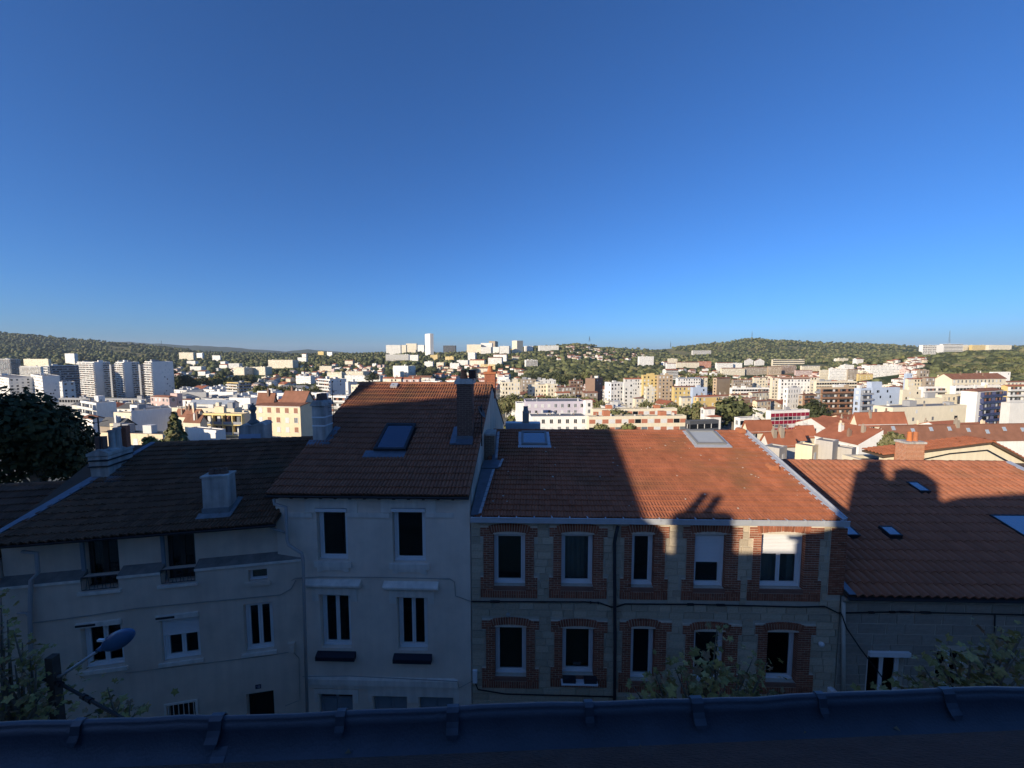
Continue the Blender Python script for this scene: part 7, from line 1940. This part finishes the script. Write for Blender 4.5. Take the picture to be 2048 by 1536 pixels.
def tree_top(px, yt, Y, k, label, group, ww=1.0):
    x, z, yg = gpx(px, Y); h = max(4, (yg - yt) * Y / FPX); PLACED.append((x, Y, h * .3)); return tree_at(px, Y, h, k, label, group, ww=ww)
rt = random.Random(5)
for i in range(22): tree_top(1002 + i * 8.8 + rt.uniform(-3, 3), 787 + rt.uniform(-4, 5), 236 + rt.uniform(-8, 8), rt.choice((1, 2, 3, 3)), 'yellowish green tree in the avenue before the ornate blocks', 'trees of the avenue before the ornate blocks', .8)
for i in range(15): tree_top(514 + i * 8.6 + rt.uniform(-3, 3), 767 + rt.uniform(-4, 6) + i * .4, 338 + rt.uniform(-12, 12), rt.choice((1, 3, 3, 2)), 'green tree in the belt between the white institute and the salmon block', 'trees of the belt before the white institute', .75)
for px, yt, Y, k in ((1192, 794, 218, 1), (1206, 797, 214, 2), (1296, 796, 214, 2), (1310, 800, 208, 3), (1331, 803, 206, 3), (1350, 800, 220, 1), (1362, 808, 200, 2)): tree_top(px, yt, Y, k, 'slim tree in the strip behind the rear panel block', 'trees behind the rear panel block', .6)
for i in range(12): tree_top(348 + i * 11 + rt.uniform(-4, 4), 748 + rt.uniform(-6, 8), 500 + rt.uniform(-30, 30), rt.choice((0, 1, 3, 4)), 'tree on the low slope just past the white towers', 'trees just past the white towers', .85)
for i in range(9): tree_top(1378 + i * 8 + rt.uniform(-3, 3), 746 + rt.uniform(-4, 6), 470 + rt.uniform(-20, 20), rt.choice((1, 2, 4)), 'tree among the houses above the blue grey roof', 'trees above the blue grey roof', .8)
for px, yt, Y, k in ((1612, 832, 200, 3), (1650, 834, 196, 3), (1668, 832, 200, 1), (1690, 834, 202, 3), (1706, 836, 200, 1)): tree_top(px, yt, Y, k, 'shrubby tree at the foot of the ringed brown block', 'trees at the foot of the ringed brown block', .9)
print('trees', t)
for px, Y, h, k, lab in ((1631, 195, 17, 0, 'tall dark conifer beside the office block'), (1471, 178, 19, 4, 'large spreading dark green tree near the white pavilion'), (1399, 190, 15, 2, 'round green tree left of the round white house'), (1235, 168, 12, 2, 'round green tree between the lilac block and the stepped block'), (1995, 125, 10, 2, 'green bush tree under the blue balconies'), (1329, 2250, 22, 5, 'lone conifer in the saddle'), (745, 650, 22, 0, 'dark cedar over the white wings'), (765, 1250, 26, 5, 'tall conifer left of the crest slabs')):
    tree_at(px, Y, h, k, lab, None)

# ---- woods too far or too many to count
def woods():
    bm0 = bmesh.new(); bmesh.ops.create_icosphere(bm0, subdivisions=2, radius=.5)
    bV0 = np.array([v.co[:] for v in bm0.verts]); bF0 = np.array([[v.index for v in f.verts] for f in bm0.faces]); bm0.free()
    lv, lf = [], []
    rr = np.random.RandomState(4)
    nv = len(bV0)
    nl = 34
    def one(x, y, z, h, w):
        V = bV0 * np.array([w, w, h * .8]); ph = rr.uniform(0, 6, 3)
        V = V * (1 + .2 * np.sin(V[:, [0]] / w * 9 + ph[0]) * np.sin(V[:, [1]] / w * 8 + ph[1]) + .12 * np.sin(V[:, [2]] / h * 15 + ph[2]))
        V[:, 2] += h * .55
        d = rr.normal(size=(nl, 3)); d /= np.linalg.norm(d, axis=1)[:, None]; d[:, 2] = np.abs(d[:, 2]) * 1.1 - .25
        p = d * np.array([w * .52, w * .52, h * .42]); p[:, 2] += h * .55
        t1 = rr.normal(size=(nl, 3)); t2 = rr.normal(size=(nl, 3)); s = h * .085
        tri = np.stack([p + t1 * s * .8, p + t2 * s * .8, p - (t1 + t2) * s * .6], 1).reshape(-1, 3)
        A = np.concatenate([V, tri]) + np.array([x, y, z - .5])
        Ft = np.arange(nl * 3).reshape(-1, 3) + nv
        return A, np.concatenate([bF0, Ft])
    layers = {'wood': ([], [], 0)}
    allV = {0: [], 1: [], 2: [], 3: []}; allF = {0: [], 1: [], 2: [], 3: []}; nb = {0: 0, 1: 0, 2: 0, 3: 0}; cnt = 0
    zones = [((-120, 380), (900, 2600), 2700, (10, 18)), ((330, 700), (560, 2500), 1500, (9, 17)), ((640, 1100), (520, 2000), 1700, (9, 17)), ((1040, 1345), (520, 2300), 1800, (10, 18)),
             ((1290, 1800), (700, 2600), 2800, (9, 16)), ((1560, 1860), (480, 1400), 450, (8, 14)), ((1790, 2250), (430, 1500), 1500, (12, 20)), ((1480, 2250), (1300, 2600), 700, (9, 15)), ((-120, 2200), (2500, 2640), 500, (9, 15)),
             ((350, 800), (260, 560), 130, (7, 12)), ((1040, 1800), (230, 520), 130, (7, 12))]
    rs = random.Random(9)
    for (pxr, dr, n, hr) in zones:
        k = 0
        for _ in range(n * 6):
            if k >= n: break
            px = rs.uniform(*pxr); Y = math.sqrt(rs.uniform(dr[0] ** 2, dr[1] ** 2)) if dr[0] > 600 else rs.uniform(*dr)
            x, z, yg = gpx(px, Y); h = rs.uniform(*hr) * .88
            if in_field(x, Y) or (_hash(x * .011 + 3, Y * .008) < -.5 and Y > 800 and rs.random() < .9): continue
            w_ = h * .5 / Y * FPX
            if blocks(px - w_, px + w_, yg - h / Y * FPX, Y, 2.5) or inside(px - w_, px + w_, Y): continue
            dd = (PN[:, 0] - x) ** 2 + (PN[:, 1] - Y) ** 2
            if (dd < (PN[:, 2] * .75 + h * .3) ** 2).any(): continue
            m_ = 0 if _hash(x * .03, Y * .02) > .1 else 1
            if rs.random() < .3: m_ = rs.choice((0, 1, 2, 2, 2, 3) if rs.random() < .4 else (0, 1, 2))
            A, Fx = one(x, Y, z, h, h * rs.uniform(.75, 1.15)); allV[m_].append(A); allF[m_].append(Fx + nb[m_]); nb[m_] += len(A); k += 1; cnt += 1
    mats = [G_MID[0], G_DARK[0], G_MID[1], pm('leaf_autumn', (.16, .15, .05), var=.3, rough=.8)]
    nm = 0
    for m_ in range(4):
        if not allV[m_]: continue
        V = np.concatenate(allV[m_]); F = np.concatenate(allF[m_])
        me = bpy.data.meshes.new('woods'); me.vertices.add(len(V)); me.vertices.foreach_set('co', V.astype(np.float32).ravel())
        me.loops.add(len(F) * 3); me.loops.foreach_set('vertex_index', F.astype(np.int32).ravel()); me.polygons.add(len(F))
        me.polygons.foreach_set('loop_start', np.arange(0, len(F) * 3, 3, dtype=np.int32)); me.polygons.foreach_set('loop_total', np.full(len(F), 3, np.int32))
        me.update(calc_edges=True); me.materials.append(mats[m_])
        o = link('woods', me); o['kind'] = 'stuff'; nm += len(F)
        tag(o, ('mid green woods on the hillsides', 'dark green woods on the hillsides', 'olive woods on the hillsides', 'yellowing trees scattered through the woods')[m_])
    print('woods', cnt, nm)
PN = np.array(PLACED)
woods()
print('objects', len(bpy.data.objects))

# ---- the air over the valley
hz = MB(); hz.box(-34000, 34000, -500, 13000, -200, 330)
hm = bpy.data.materials.new('haze'); hm.use_nodes = True
hn = hm.node_tree; hn.nodes.clear()
ho_ = hn.nodes.new('ShaderNodeOutputMaterial'); hv = hn.nodes.new('ShaderNodeVolumePrincipled')
hv.inputs['Color'].default_value = (.72, .85, 1, 1); hv.inputs['Density'].default_value = HAZE
hn.links.new(hv.outputs[0], ho_.inputs['Volume'])
hzo = hz.build('haze', hm); hzo['kind'] = 'stuff'
